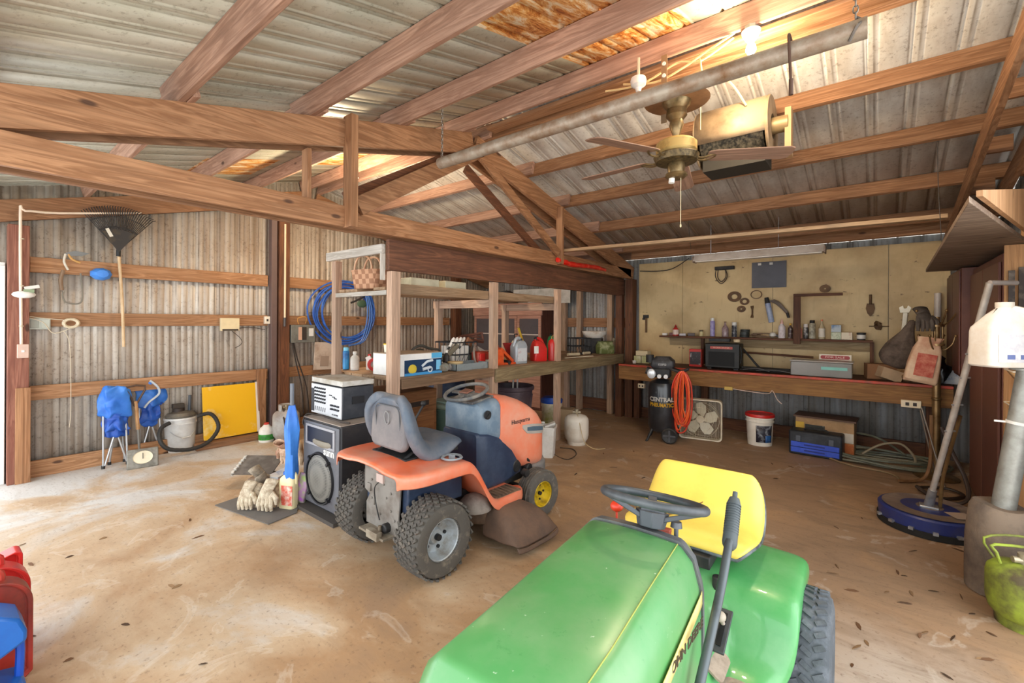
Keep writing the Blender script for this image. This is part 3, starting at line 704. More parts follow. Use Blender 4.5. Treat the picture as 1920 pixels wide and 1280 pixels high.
obj('discharge_chute', mb.jit(.014, 9), K('#6e5545', .8, 0, '#57463c', 6, .8, .3), hq, solid=.01, sub=1, ang=180)
obj('chute_hinge', MB().cyl((.34, .5, .28), (.34, .70, .275), .015).bx(.31, .37, .56, .62, .255, .29), DIRT, hq)
obj('deck_cover', MB().sph((.3, .40, .27), (.12, .12, .09), 16, lo=-.1), K('#8a8078', .7, 0, '#5e5048', 8, .8), hq)
mb = MB().cyl((.30, .92, .38), (.34, .92, .38), .028).tube([(.30, .9, .38), (.28, .98, .32), (.26, 1.05, .25)], .012)
obj('deck_lever', mb, BLK, hq)
mb = MB().tube([(-.26, .30, .66), (-.30, .34, .80), (-.28, .40, .9)], .009).sph((-.28, .40, .91), .022)
obj('gear_lever', mb, BLK, hq)
# ---------------------------------------------------------------- green garden tractor
GN = K('#4c9c58', .34, 0, '#6cac70', 4, .9, coat=.4)
GT, nt, b = nodes('dusty_green_hood_paint')
co = coord(nt, rnd=False)
a = mixc(nt, ramp(nt, noi(nt, co, 5, 5, .6), [(.4, (0, 0, 0, 1)), (.7, (.7, .7, .7, 1))]), hx('#4f9454'), hx('#789f70'))
a = mixc(nt, ramp(nt, noi(nt, co, 22, 6, .75), [(.60, (0, 0, 0, 1)), (.68, (.6, .6, .6, 1))]), a, hx('#3c8546'))
a = mixc(nt, ramp(nt, noi(nt, co, 60, 2, .5), [(.74, (0, 0, 0, 1)), (.80, (.8, .8, .8, 1))]), a, hx('#dfe8d8'))
nt.links.new(a, b.inputs['Base Color']); b.inputs['Roughness'].default_value = .38; b.inputs['Coat Weight'].default_value = .3; b.inputs['Coat Roughness'].default_value = .25
JY = K('#e8cc5c', .42, 0, '#dcb850', 4, .6, coat=.1)
DK = K('#4e5458', .55, 0, '#6e7478', 9, .7)
jd = T('garden_tractor', 'green garden tractor with a worn yellow seat, its hood filling the foreground', 'garden tractor', (-.615, 2.13, 0), 181.6)
for s in (-1, 1):
    wheel(jd, (s * .40, 0, .238), .236, .19, .12, JY, 'chev', RUBC, s)
    wheel(jd, (s * .36, 1.27, .19), .188, .15, .09, JY, 'rib', RUBC, s)
mb = MB().bx(-.22, .22, -.3, .16, .22, .42).bx(-.14, .14, .4, 1.5, .22, .34).cyl((-.36, 0, .255), (.36, 0, .255), .03).bx(-.3, .3, 1.24, 1.3, .16, .22)
obj('chassis', mb, BLK, jd, bevel=.01)
# hood: top crease, chamfer shoulder, side
def hoodsec(y, ht, hs, zt, zs, zb):
    """ht = half width of the top, hs = half width at the side"""
    R_ = [(-hs, zb), (-hs * 1.0, (zb + zs) / 2), (-hs * .99, zs - .03), (-(hs * .965), zs), (-(ht + (hs - ht) * .62), zs + (zt - zs) * .62), (-(ht + .012), zt - .008), (-ht, zt - .001), (-ht * .5, zt + .004), (0, zt + .006)]
    R_ += [(-x, z) for x, z in R_[:-1][::-1]]
    return [V((x, y, z)) for x, z in R_]
OFF = lambda y: .022 * max(0, min(1, (1.25 - y) / .55))
_hs = hoodsec
def hoodsec(y, ht, hs, zt, zs, zb): return [V((p.x + OFF(y), p.y, p.z)) for p in _hs(y, ht, hs, zt, zs, zb)]
rings = [hoodsec(.70, .130, .205, .848, .735, .46), hoodsec(.715, .140, .212, .860, .745, .45), hoodsec(.74, .142, .214, .866, .75, .42), hoodsec(1.0, .146, .218, .860, .745, .36), hoodsec(1.25, .150, .222, .850, .74, .34), hoodsec(1.46, .152, .222, .838, .73, .33), hoodsec(1.475, .150, .220, .826, .72, .33), hoodsec(1.60, .14, .20, .66, .60, .34), hoodsec(1.64, .13, .19, .56, .5, .36)]
obj('hood', MB().loft(rings), GT, jd, ang=50)
for s in (-1, 1):
    mb = MB().tube([(s * (.144 if s < 0 else .148) + OFF(y), y, z) for y, z in ((.73, .8665), (1.0, .8605), (1.25, .8505), (1.44, .8395))], .0016, 6)
    if s < 0: obj('pinstripe', mb, K('#a8b058', .5), jd)
    rows = []
    for y, x in ((.72, .2145), (.74, .2165), (1.0, .2205), (1.25, .2245), (1.45, .2245)):
        rows.append([V((s * x + OFF(y), y, .705)), V((s * (x - .001) + OFF(y), y, .742))])
    obj('side_stripe', MB().loft(rows, caps=False, closed=False), K('#eed98a', .5), jd, solid=.002)
M_ = Matrix(((0, 0, -1), (-1, 0, 0), (0, 1, 0)))
Q = Matrix.Rotation(-.045, 3, 'Z') @ M_
obj('lettering', MB().text('JOHN DEERE', .036, (-.2185, .955, .7235), Q, sx=1.2, bold=.0006), K('#3a3020', .5), jd)
rings = [hoodsec(.665, .126, .198, .838, .73, .48), hoodsec(.672, .138, .211, .862, .748, .47), hoodsec(.712, .142, .2165, .868, .752, .46)]
obj('hood_trim', MB().loft(rings), K('#5a5c60', .6, 0, '#7a7872', 8, .6), jd, ang=50)
# dash behind hood
rings = [hoodsec(.50, .10, .15, .70, .62, .30), hoodsec(.56, .12, .17, .80, .70, .30), hoodsec(.67, .125, .195, .83, .71, .30)]
obj('dash', MB().loft(rings), GN, jd, ang=50)
mb = MB().tube([(.162 * math.cos(R(a)), .162 * math.sin(R(a)), 0) for a in range(0, 360, 8)], .0145, 12, True)
obj_m = Matrix.Translation((-.02, .655, .955)) @ Matrix.Rotation(R(16), 4, 'X') @ Matrix.Rotation(R(20), 4, 'Z')
sw = obj('steering_wheel', mb.xf(obj_m), K('#3c4146', .42, 0, '#565a5e', 10, .6), jd)
mb = MB().cyl((0, 0, -.085), (0, 0, -.035), .045, .055, 8).box((0, 0, -.032), (.075, .07, .012))
for a in (20, 160, 270):
    d = V((math.cos(R(a)), math.sin(R(a)), 0)); mb.board(d * .04 + V((0, 0, -.055)), d * .155 + V((0, 0, -.008)), .032, .016)
obj('steering_spokes', mb.xf(obj_m), K('#4a4e54', .5), sw, bevel=.003)
obj('steering_column', MB().cyl((.0, .655, .80), (.0, .652, .90), .02), BLK, jd)
obj('choke_knob', MB().cyl((-.09, .64, .82), (-.09, .635, .885), .007).cyl((-.09, .636, .875), (-.09, .634, .893), .019, .016), K('#55585c', .4), jd)
obj('throttle_knob', MB().cyl((.135, .60, .80), (.14, .59, .862), .004).sph((.14, .59, .872), (.024, .024, .02), 16), K('#d23a20', .35), jd, label='red throttle knob')
# rear body and fenders: profile swept across
prof_y = [(-.36, .34), (-.345, .43), (-.30, .49), (-.2, .51), (-.05, .518), (.12, .515), (.19, .50), (.235, .45), (.262, .37), (.29, .305), (.34, .275), (.45, .262), (.6, .262), (.86, .262)]
rows = []
for y, z in prof_y:
    row = []
    q_ = max(0, min(1, (y - .25) / .1)) * .10
    for x, dz in ((-.395 + q_ * .8, -.09), (-.398 + q_ * .8, -.04), (-.39 + q_ * .8, -.012), (-.365 + q_ * .8, 0), (-.28 + q_ * .4, .004), (-.2, .004), (-.17, .008)):
        if y > .22: dz = max(dz, -.05)
        if y < -.3: x *= .9
        row.append(V((x, y, z + dz)))
    mid = max(z, .44 if y < .45 else z)
    c = [(-.135, .5), (-.115, .95), (-.07, 1), (0, 1)]
    row += [V((x, y, z + (max(z, .43) - z) * f + (.008 if f < 1 else .012))) for x, f in c]
    row += [V((-p.x, p.y, p.z)) for p in row[:-1][::-1]]
    rows.append(row)
obj('fender_deck', MB().loft(rows, caps=False, closed=False), GN, jd, solid=.008, sub=1, ang=180)
FM = K('#a89484', .8, 0, '#7e6c5e', 16, .8, .3)
for s in (-1, 1):
    obj('foot_pad', MB().prism(rrect(.075, .12, .03), .008, (s * .235, .50, .276)), FM, jd)
obj('instep_pad', MB().prism(rrect(.05, .07, .02), .008, (-.155, .40, .33), (0, -35, 0)), FM, jd)
mb = MB().box((-.155, .18, .545), (.055, .17, .012), (0, -8, 0))
gp = obj('shift_gate', MB().box((-.165, .36, .42), (.06, .17, .012), (-25, 0, 0)), K('#3a3e42', .5), jd, bevel=.003, label='shift plate with slot')
obj('shift_slot', MB().box((-.172, .36, .423), (.016, .13, .014), (-25, 0, 0)), K('#0c0c0c', .7), gp)
obj('shift_lever', MB().cyl((-.172, .34, .43), (-.168, .36, .465), .008).sph((-.168, .362, .47), (.018, .022, .018)), K('#b0a496', .6), jd)
# long lever
mb = MB().tube([(-.228, 1.12, .40), (-.232, .94, .56), (-.238, .70, .74), (-.233, .55, .84)], .013, 12, k=5)
lv = obj('lift_lever', mb, K('#545c60', .4, .3, '#3c4044', 9, .7), jd)
mb = MB(); a_, b_ = V((-.233, .555, .815)), V((-.228, .445, .945)); 
mb.tube([a_, a_.lerp(b_, .06), a_.lerp(b_, .12), a_.lerp(b_, .9), b_], [.014, .021, .023, .021, .016], 14)
for i in range(12): 
    p = a_.lerp(b_, .3 + i * .05); mb.cyl(p, p + (b_ - a_).normalized() * .004, .0235, n=16)
mb.cyl(b_, b_ + (b_ - a_).normalized() * .022, .008, n=10)
obj('grip', mb, K('#4a5256', .55), lv)
# seat
PR = [(.165, .60, .22, .0), (.16, .63, .25, .01), (.12, .648, .262, .02), (.04, .643, .268, .03), (-.05, .64, .268, .05), (-.12, .66, .265, .07), (-.18, .71, .26, .075), (-.22, .76, .25, .06), (-.25, .80, .23, .035), (-.262, .826, .20, .01)]
PR = PR[::1]
st = bucket_seat(jd, 'seat', JY, PR, 0, 0, .035)
PB = [(y - .012 if z > .6 else y, z - .030 if z < .6 else z - .012, h + .006, c) for y, z, h, c in PR]
obj_b = bucket_seat(jd, 'seat_base', K('#2c3034', .5, 0, '#7a8288', 9, .9), PB[:-1], 0, 0, .03)
mb = MB().tube([(.085, .160, .655), (.088, .11, .671), (.075, .03, .666), (.03, -.07, .667), (-.02, -.13, .688)], .005, 6, k=4)
obj('seat_crack', mb, K('#7a5420', .8), st)
mb = MB().tube([(.03, .16, .655), (.03, .10, .670), (0, .01, .665), (-.03, -.09, .671)], .003, 6, k=4)
obj('seat_seam', mb, K('#d8a41c', .5), st)
obj('seat_latch', MB().box((.06, .175, .64), (.05, .03, .025)), K('#8a3a30', .5), jd, bevel=.004)
for o_ in jd.children:
    if o_.name.startswith('seat'): o_.location.x += .04
obj('seat_bracket', MB().box((0, .05, .565), (.18, .3, .05)).cyl((-.12, .2, .45), (-.12, .2, .53), .02).cyl((.12, .2, .45), (.12, .2, .53), .02), BLK, jd, bevel=.005)
# ================================================================ things along the left and on the shelves
def mpp(p):
    return (V(p) - V((0, 0, CH))).dot(CM @ V((0, 0, -1))) / F
def pl(px, py, z):
    p = onZ(px, py, z); return p, mpp(p)
def vessel(name, label, cat, p, r, h, body, cap=None, band=None, style='bottle', group=None, rz=0, sq=1.0):
    """bottle / can / jar standing at p"""
    t = T(name, label, cat, p, rz, group)
    if style == 'spray': pr = [(0, 0), (r, .004), (r, h * .80), (r * .86, h * .84), (r * .7, h * .86)]; cp = [(r * .78, h * .85), (r * .78, h * .97), (r * .7, h), (0, h)]
    elif style == 'bottle': pr = [(0, 0), (r * .95, .0), (r, h * .03), (r, h * .58), (r * .92, h * .68), (r * .45, h * .80), (r * .36, h * .84), (r * .36, h * .88)]; cp = [(r * .46, h * .86), (r * .46, h * .98), (r * .4, h), (0, h)]
    elif style == 'cone': pr = [(0, 0), (r, .0), (r, h * .55), (r * .9, h * .62), (r * .5, h * .70), (r * .5, h * .74)]; cp = [(r * .52, h * .73), (r * .42, h * .80), (r * .16, h * .97), (r * .1, h), (0, h)]
    elif style == 'jar': pr = [(0, 0), (r * .96, 0), (r, h * .05), (r, h * .72), (r * .85, h * .78)]; cp = [(r * .95, h * .78), (r * .95, h * .98), (r * .9, h), (0, h)]
    elif style == 'tub': pr = [(0, 0), (r * .88, 0), (r, h * .86), (r * 1.03, h * .87)]; cp = [(r * 1.06, h * .86), (r * 1.06, h * .98), (r * 1.0, h), (0, h)]
    elif style == 'wine': pr = [(0, 0), (r * .95, 0), (r, h * .04), (r, h * .55), (r * .6, h * .68), (r * .3, h * .78), (r * .28, h * .94)]; cp = [(r * .33, h * .92), (r * .33, h), (0, h)]
    obj('body', MB().lathe(pr, n=20, sy=sq), body, t)
    if cap: obj('cap', MB().lathe(cp, n=18, sy=sq), cap, t)
    if band:
        e = r * 1.012
        lo, hi = (.15, .75) if style == 'spray' else ((.1, .54) if style in ('bottle', 'wine', 'cone') else (.15, .7))
        obj('label_band', MB().lathe([(e, h * lo), (e, h * hi)], n=20, sy=sq), band, t)
    return t
def carton(name, label, cat, p, dx, dy, dz, mat, rz=0, group=None, lid=None, front=None):
    t = T(name, label, cat, p, rz, group)
    obj('body', MB().bx(-dx / 2, dx / 2, -dy / 2, dy / 2, 0, dz), mat, t, bevel=.003)
    if lid: obj('lid', MB().bx(-dx / 2 - .003, dx / 2 + .003, -dy / 2 - .003, dy / 2 + .003, dz * .9, dz + .004), lid, t, bevel=.002)
    if front: obj('front_panel', MB().bx(-dx * .44, dx * .44, -dy / 2 - .003, -dy / 2, dz * .12, dz * .85), front, t)
    return t
BLU = K('#2f6fd0', .45, 0, '#4a90e8', 3, .9); BLUD = K('#1f4fb0', .45, 0, '#3a78d8', 4, .9)
RED = K('#cc2a22', .38, 0, '#a82420', 4, .8); WHT = K('#eceae4', .5, 0, '#cfcac0', 5, .8); STL = K('#b4b6ba', .35, .7, '#8a8a8c', 12, .7)
ALU = K('#c6c9cc', .35, .6); GALV = K('#a8a8a2', .5, .45, '#86847c', 9, .9)
# ---------------------------------------------------------------- plastic cans at the near left
def fuelcan(lab, name, mat, loc, w, h, dth, rz=90, grp=None, arch=.42, tilt=0):
    t = T(name, lab, 'fuel can' if 'fuel' in name else 'can', loc, rz, grp)
    # outline in local x,z ; thickness along y
    P = []
    rr = w * arch
    P += [(w / 2 - .02, 0), (w / 2, .02), (w / 2, h - rr * 1.1)]
    for i in range(9):
        a = R(90 * i / 8); P.append((w / 2 - rr + rr * math.cos(a), h - rr * .9 + rr * .9 * math.sin(a)))
    for i in range(9):
        a = R(90 + 90 * i / 8); P.append((-w / 2 + rr + rr * math.cos(a), h - rr * .9 + rr * .9 * math.sin(a)))
    P += [(-w / 2, h - rr * 1.1), (-w / 2, .02), (-w / 2 + .02, 0)]
    P = [(x, z - (tilt * (w / 2 - x) if z > h * .5 else 0)) for x, z in P]
    mb = MB(); vs = [[V((x * (1 - .0), y, z)) for x, z in P] for y in (-dth / 2, dth / 2)]
    rim = [[V((x, y, z)) for x, z in P] for y in (-dth / 2, -dth / 2 + .012, dth / 2 - .012, dth / 2)]
    inn = [[V((x * .9, -dth / 2 + .004, z * .95 + .01)) for x, z in P], [V((x * .88, -dth / 2 + .03, z * .94 + .012)) for x, z in P]]
    mb.loft(inn[::-1] + rim + [[V((x * .9, dth / 2 + .0, z * .95 + .01)) for x, z in P]])
    obj('shell', mb, mat, t, bevel=.004)
    obj('grip', MB().tube([(-w * .2, 0, h - .01), (-w * .16, 0, h + .035), (w * .16, 0, h + .035), (w * .2, 0, h - .01)], .013, 8, k=4), mat, t)
    obj('spout_cap', MB().cyl((-w * .34, 0, h * .86), (-w * .40, 0, h * .98), .028, .026), K('#e8e4da', .5), t)
    return t
REDP = K('#cf2420', .42, 0, '#a8302a', 3, .8, coat=.2)
fuelcan('tall red plastic can, rearmost at the left edge, with a straight sloping top', 'plastic_can', REDP, (-3.22, .07, 0), .28, .45, .10, 92, None, .12, .35)
fuelcan('red plastic can with arched top, middle one of the row at the left edge', 'plastic_can', REDP, (-3.06, .075, 0), .30, .45, .10, 92)
fuelcan('red plastic can with dark scuffed arched face, directly behind the blue can', 'plastic_can', K('#c03a2c', .45, 0, '#7a3026', 3, .9), (-2.90, .07, 0), .30, .44, .10, 92)
# blue can: body with an open handle window
t = T('water_can', 'blue plastic can with an open handle window at the lower left corner', 'water can', (-2.70, .04, 0), 92)
BC = K('#1560b4', .4, 0, '#104a9c', 3, .8, coat=.2)
mb = MB()
top = [(-.13, .30), (-.09, .38), (-.03, .405), (.06, .40), (.12, .365), (.14, .30)]
def slab(P, d0, d1): 
    return [[V((x, d0, z)) for x, z in P], [V((x, d1, z)) for x, z in P]]
body = [(-.14, .0), (.12, .0), (.145, .03), (.145, .10), (.02, .13), (.01, .20), (.145, .27), (.145, .31), (.125, .365), (.07, .40), (-.03, .41), (-.10, .385), (-.14, .30)]
mb.loft([[V((x, -.085, z)) for x, z in body], [V((x, .085, z)) for x, z in body]], caps=True)
obj('shell', mb, BC, t, bevel=.012)
obj('handle', MB().tube([(.13, 0, .29), (.134, 0, .2), (.13, 0, .08)], .014, 8, k=3), K('#1b50b8', .4), t)
obj('screw_cap', MB().cyl((-.07, 0, .39), (-.07, 0, .425), .03, n=18), K('#e6e8ea', .5), t)
# ---------------------------------------------------------------- left wall: on the wall
def onwall(px, py, off=0): return onX(px, py, -6.38 + off)
# rake: head and handle
p = onwall(228, 440, .05); b0 = onwall(222, 470, .06); b1 = onwall(232, 650, .06); s = mpp(p)
t = T('leaf_rake', 'black fan leaf rake hanging head up on the left wall with pale handle', 'rake', (b1.x, b1.y, b1.z), 90)
L = b0.z - b1.z
obj('handle', MB().tube([(0, 0, 0), (-.015, 0, L * .5), (b0.y - b1.y, 0, L)], .014, 8), K('#dcc09a', .6, 0, '#c0a078', 4, .8), t)
hx0 = b0.y - b1.y
tin = MB(); brace = MB()
nT = 30
for i in range(nT):
    a = R(-38 + 76 * i / (nT - 1)); c, s_ = math.sin(a), math.cos(a)
    q = [V((hx0 + c * r_, -.02 - .0 * r_, L + s_ * r_ * .98)) for r_ in (.06, .25, .47)]
    q[-1] = q[-1] + V((0, -.0, 0)); e = q[-1] + V((c * .02, -.05, -.0))
    tin.tube(q + [e], .0045, 5)
for r_, w_ in ((.25, .02), (.36, .012)):
    brace.tube([(hx0 + math.sin(R(-38 + 76 * i / 14)) * r_, -.02, L + math.cos(R(-38 + 76 * i / 14)) * r_) for i in range(15)], w_ * .4, 6)
o = obj('tines', tin, K('#2c2826', .6), t)
poly = [(hx0, L - .02)] + [(hx0 + math.sin(R(-36 + 72 * i / 10)) * .225, L + math.cos(R(-36 + 72 * i / 10)) * .225) for i in range(11)]
obj('head_plate', MB().loft([[V((x, -.028, z)) for x, z in poly], [V((x, -.018, z)) for x, z in poly]]), K('#2a2624', .5, 0, '#5a4a30', 6, .6), t)
obj('tine_brace', brace, K('#2a2624', .6), t)
obj('ferrule', MB().cyl((hx0, 0, L - .06), (hx0, -.01, L + .03), .02), BLK, t)
obj('price_tag', MB().box((hx0 - .08, -.035, L + .18), (.03, .004, .09), (0, -25, 0)), K('#d8d4c8', .6), t)
# hacksaw and tools on upper rail
p = onwall(132, 500, .05)
t = T('hacksaw', 'rusty hacksaw frame hanging from the upper rail at left', 'hacksaw', (p.x, p.y, p.z - .30), 90)
obj('frame', MB().tube([(-.05, 0, .05), (-.055, 0, -.0), (-.03, 0, -.06), (.06, 0, -.07), (.09, 0, .0), (.075, 0, .24)], .007, 6, k=4), K('#8a8478', .6, .3), t)
obj('grip', MB().tube([(-.06, 0, .06), (-.07, 0, .16), (-.05, 0, .26)], .016, 8, k=3), K('#8a7058', .6), t)
p = onwall(128, 480, .04); t = T('pruning_shears', 'grey shears hooked over the upper rail beside the hacksaw', 'shears', (p.x, p.y, p.z), 90)
obj('blade', MB().prism([(-.02, 0), (.10, .01), (.16, .045), (.05, .06), (-.02, .03)], .012, (0, 0, 0), (90, 0, 0)), K('#7a7c7c', .5, .4), t)
obj('grip', MB().tube([(-.02, 0, .02), (-.03, 0, -.06), (0, -.0, -.14)], .01, 8, k=3), K('#d8d2c4', .6), t)
obj('grip', MB().tube([(0, 0, .02), (.03, 0, -.03), (.09, 0, -.06)], .01, 8, k=3), K('#c89a5a', .6), t)
p = onwall(188, 516, .03); t = T('plastic_scoop', 'small blue plastic scoop fixed on the upper rail', 'scoop', (p.x, p.y, p.z - .06), 90)
obj('bowl', MB().lathe([(.085, -.0), (.09, .03), (.08, .09), (.05, .12), (.0, .125)], (0, .0, .07), (90, 0, 0), 9, sy=.75), BLU, t)
# rope hank, boxes, outlets
p = onwall(133, 604, .03); t = T('rope_hank', 'small hank of white cord hanging on the middle rail', 'rope', (p.x, p.y, p.z - .06), 90)
mb = MB()
for k in range(5): mb.tube([((.045 + .004 * k) * math.cos(R(a)), -.012 * (k % 3), .05 + (.035 + .003 * k) * math.sin(R(a))) for a in range(0, 360, 24)], .008, 6, True)
obj('coil', mb, K('#e8dcc4', .8, 0, '#c8b898', 30, .8), t)
obj('loose_end', MB().tube([(.04, -.02, .03), (-.12, -.02, -.05), (-.2, -.02, .06), (-.33, -.02, .12), (-.2, -.01, .10), (-.03, -.02, .08)], .004, 5, k=5), K('#d8ccb4', .8), t)
obj('hanging_end', MB().tube([(-.06, -.02, -.02), (-.01, -.02, -.18), (0, -.02, -.8), (-.01, -.02, -1.0)], .003, 5, k=5), K('#d8ccb4', .8), t)
def outlet(px, py, lab, Xp, w, h, mat, name='outlet_box', faces=(), wall='L', n=1):
    p = onX(px, py, Xp) if wall == 'L' else onY(px, py, Xp)
    t = T(name, lab, 'electrical box', (p.x, p.y, p.z - h / 2), 90 if wall == 'L' else 0)
    obj('box', MB().bx(-w / 2, w / 2, -.02, .03, 0, h), mat, t, bevel=.004)
    for (fx, fz, fw, fh, m_) in faces: obj('socket', MB().bx(fx - fw / 2, fx + fw / 2, -.026, -.018, fz - fh / 2, fz + fh / 2), m_, t, bevel=.002)
    return t
DKP = K('#3a302a', .6); CRM = K('#e4d4ac', .5); GBX = K('#b2b6ac', .5, .2)
outlet(74, 607, 'pair of small grey electrical boxes beside the doorway post', -6.36, .15, .11, GBX, faces=((-.035, .055, .055, .08, K('#a0a49a', .5)), (.04, .055, .055, .08, K('#bcc0b4', .5))))
outlet(43, 658, 'pinkish outlet box at the foot of the conduit on the doorway post', -6.235, .075, .13, K('#cfb0a0', .5), faces=((0, .065, .02, .02, K('#f4ece4', .4)),))
outlet(504, 600, 'cream outlet with two sockets on the middle rail near the dark post', -6.36, .11, .10, K('#efe6d4', .4), faces=((-.025, .05, .022, .03, DKP), (.025, .05, .022, .03, DKP)))
t = outlet(431, 608, 'beige door-chime box with dark bottom slot on the middle rail', -6.34, .21, .16, CRM, name='chime_box', faces=((0, .012, .18, .02, DKP),))
obj('loose_wire', MB().tube([(.02, 0, 0), (.12, -.01, -.10), (.13, -.01, -.17), (.06, 0, -.22)], .004, 5, k=5), DKP, t)
obj('side_wire', MB().tube([(.1, -.01, .03), (.25, -.01, .04), (.42, -.0, .01)], .004, 5, k=4), DKP, t)
# conduits
p0, p1 = onX(38, 398, -6.235), onX(40, 650, -6.235)
t = T('conduit', 'thin white conduit running down the doorway post', 'conduit', (p1.x, p1.y, p1.z), 0)
obj('pipe', MB().tube([(0, 0, 0), (0, -.01, p0.z - p1.z - .04), (.0, .02, p0.z - p1.z + .02), (-.05, .25, p0.z - p1.z + .05), (-.09, .9, p0.z - p1.z + .18)], .011, 8, k=4), K('#ecd9c4', .5), t)
for f_ in (.15, .45, .8): obj('clip', MB().cyl((0, -.0, (p0.z - p1.z) * f_), (0, 0, (p0.z - p1.z) * f_ + .012), .016), K('#c8b49c', .5), t)
p = onX(45, 548, -6.22); t = T('push_light', 'white plastic clamp lamp head on the doorway post', 'lamp', (p.x, p.y, p.z - .05), 90)
obj('shade', MB().sph((0, 0, .03), (.08, .04, .035), 12), WHT, t); obj('clip', MB().box((.05, -.01, .10), (.10, .02, .03), (0, -15, 0)), K('#dcdcd4', .5), t)
obj('battery_case', MB().box((.03, -.0, .065), (.07, .05, .03)), K('#8a9a78', .5), t)
p0, p1 = onX(534, 420, -6.257), onX(534, 598, -6.257)
t = T('broom_pole', 'thin cream pole standing up against the dark wall post', 'pole', (p1.x, p1.y, p1.z), 0)
obj('pole', MB().tube([(0, 0, 0), (0, 0, p0.z - p1.z)], .013, 8), K('#f0dcb8', .5), t); obj('socket', MB().cyl((0, 0, -.10), (0, 0, .02), .017), K('#5a5452', .5, .4), t)
# ---------------------------------------------------------------- left wall: standing on the floor
def camp_chair(lab, px, pyb, sc=1, flip=1):
    p, s = pl(px, pyb, 0)
    t = T('folding_chair', lab, 'camp chair', (p.x, p.y, 0), 95)
    H = .84 * sc
    def leg(x0, x1, y0, y1, z1=.62): obj('leg', MB().tube([(x0, y0, .015), (x1, y1, z1)], .0095, 8), ALU, t)
    leg(-.11, -.10, -.05, .0, H * .9); leg(-.10, .07, -.045, .02); leg(.09, .07, -.05, -.02, H * .9); leg(.09, -.06, -.04, .0); leg(-.03, .03, .07, .03); leg(.10, .05, .08, .04, .6)
    for x, y in ((-.11, -.05), (.09, -.05), (-.03, .07), (.10, .08)): obj('foot', MB().cyl((x, y, 0), (x, y, .03), .016), BLK, t)
    def cloth(z0, z1, w0, w1, seed, mat, dy=0):
        mb = MB(); rows = []
        for k in range(11):
            u = k / 10; z = z0 + (z1 - z0) * u; w = w0 + (w1 - w0) * u
            row = []
            for i in range(22):
                a = 2 * PI * i / 22; fo = 1 + .22 * math.sin(a * 5 + seed + u * 3) * (1 - .3 * u) + .12 * noise.noise(V((i * .6, u * 5, seed)))
                zz = z + .05 * noise.noise(V((math.cos(a) * 2, math.sin(a) * 2, seed * 3 + 4))) * (2 if k == 0 else 1)
                row.append(V((w * math.cos(a) * fo, dy + (.035 + .25 * w) * math.sin(a) * fo, zz)))
            rows.append(row)
        mb.loft(rows, caps=True); mb.jit(.035, 9, seed); mb.jit(.022, 24, seed)
        return obj('fabric', mb, mat, t, sub=1, ang=60)
    cloth(.30 * sc, .62 * sc, .10, .11, 1.3 * flip, BLUD, .01); cloth(.52 * sc, H, .145, .115, 4.1 * flip, BLU, -.01)
    cloth(.38 * sc, .58 * sc, .10, .06, 7.7 * flip, BLUD, -.03)
    return t
camp_chair('folded blue camp chair standing on its legs, nearer the doorway', 216, 872)
camp_chair('folded blue camp chair hanging its carry strap, beside the white bucket', 281, 852, 1.05, 2)
c = D.objects['folding_chair.001']
obj('strap', MB().tube([(-.03, -.09, .86), (.04, -.10, .78), (.05, -.1, .70), (-.04, -.10, .62), (-.08, -.09, .56)], .012, 6, k=5), K('#c8d4e0', .6), c)
p, s = pl(252, 868, 0)
t = T('garden_spade', 'short spade with wooden shaft between the two folded blue chairs', 'spade', (p.x - .05, p.y + .02, 0), 92)
obj('shaft', MB().tube([(.02, .0, .35), (0, 0, .62), (-.005, 0, .66)], .018, 8), K('#c89a6c', .6, 0, '#a87c50', 8, .8), t)
obj('blade_neck', MB().cyl((.035, 0, .06), (.02, 0, .38), .010, .014), K('#8a8680', .5, .4), t)
obj('handle', MB().tube([(-.005, 0, .60), (-.05, 0, .72), (-.08, 0, .82), (.08, 0, .82), (.05, 0, .72), (.0, 0, .62)], .011, 8, k=2), K('#5a4436', .6), t)
p, s = pl(268, 877, 0)
t = T('bathroom_scale', 'old grey scale with a round dial leaning at the foot of the chairs', 'scale', (p.x, p.y, 0), 80, rx=-14)
obj('platform', MB().bx(-.13, .13, -.0, .035, 0, .20), K('#8e8c84', .6, .2, '#6a665c', 12, .8), t, bevel=.01)
d = obj('dial', MB().lathe([(0, 0), (.062, 0), (.066, .006)], (0, -.002, .11), (90, 0, 0), 28, sx=1.25), K('#eadfc4', .5), t)
obj('needle', MB().box((0, -.012, .125), (.006, .004, .06)), DKP, d)
p, s = pl(343, 846, 0)
t = T('bucket', 'white plastic bucket with a vacuum head, beside the yellow panel', 'bucket', (p.x - .10, p.y, 0), 90)
obj('pail', MB().lathe([(0, .0), (.140, 0), (.158, .32), (.165, .32), (.165, .335), (.159, .335), (.161, .375), (.167, .377), (.164, .398), (.154, .398), (.135, .01)], n=32), K('#d4d4d2', .45, 0, '#b4b0aa', 4, .8), t)
obj('bail', MB().tube([(.15, 0, .32), (.10, -.13, .22), (0, -.17, .17), (-.10, -.13, .22), (-.15, 0, .32)], .004, 6, k=5), ALU, t)
obj('bail_grip', MB().cyl((-.03, -.172, .172), (.06, -.158, .178), .008), WHT, t)
t = T('shop_vacuum_head', 'dark vacuum lid with an upright tube sitting on the white bucket', 'vacuum head', (p.x - .10, p.y, .400), 90)
obj('lid', MB().lathe([(0, .0), (.15, .0), (.155, .02), (.13, .05), (.06, .065), (0, .068)], n=28), K('#55504a', .6, 0, '#7a7264', 8, .8), t)
obj('switch_box', MB().bx(-.08, .03, -.04, .04, .10, .155), K('#3c342c', .6), t, bevel=.006); obj('motor', MB().cyl((-.02, 0, .05), (-.02, 0, .10), .06), DKP, t)
obj('tube', MB().cyl((.09, 0, .03), (.095, 0, .24), .016), K('#4a5058', .5), t)
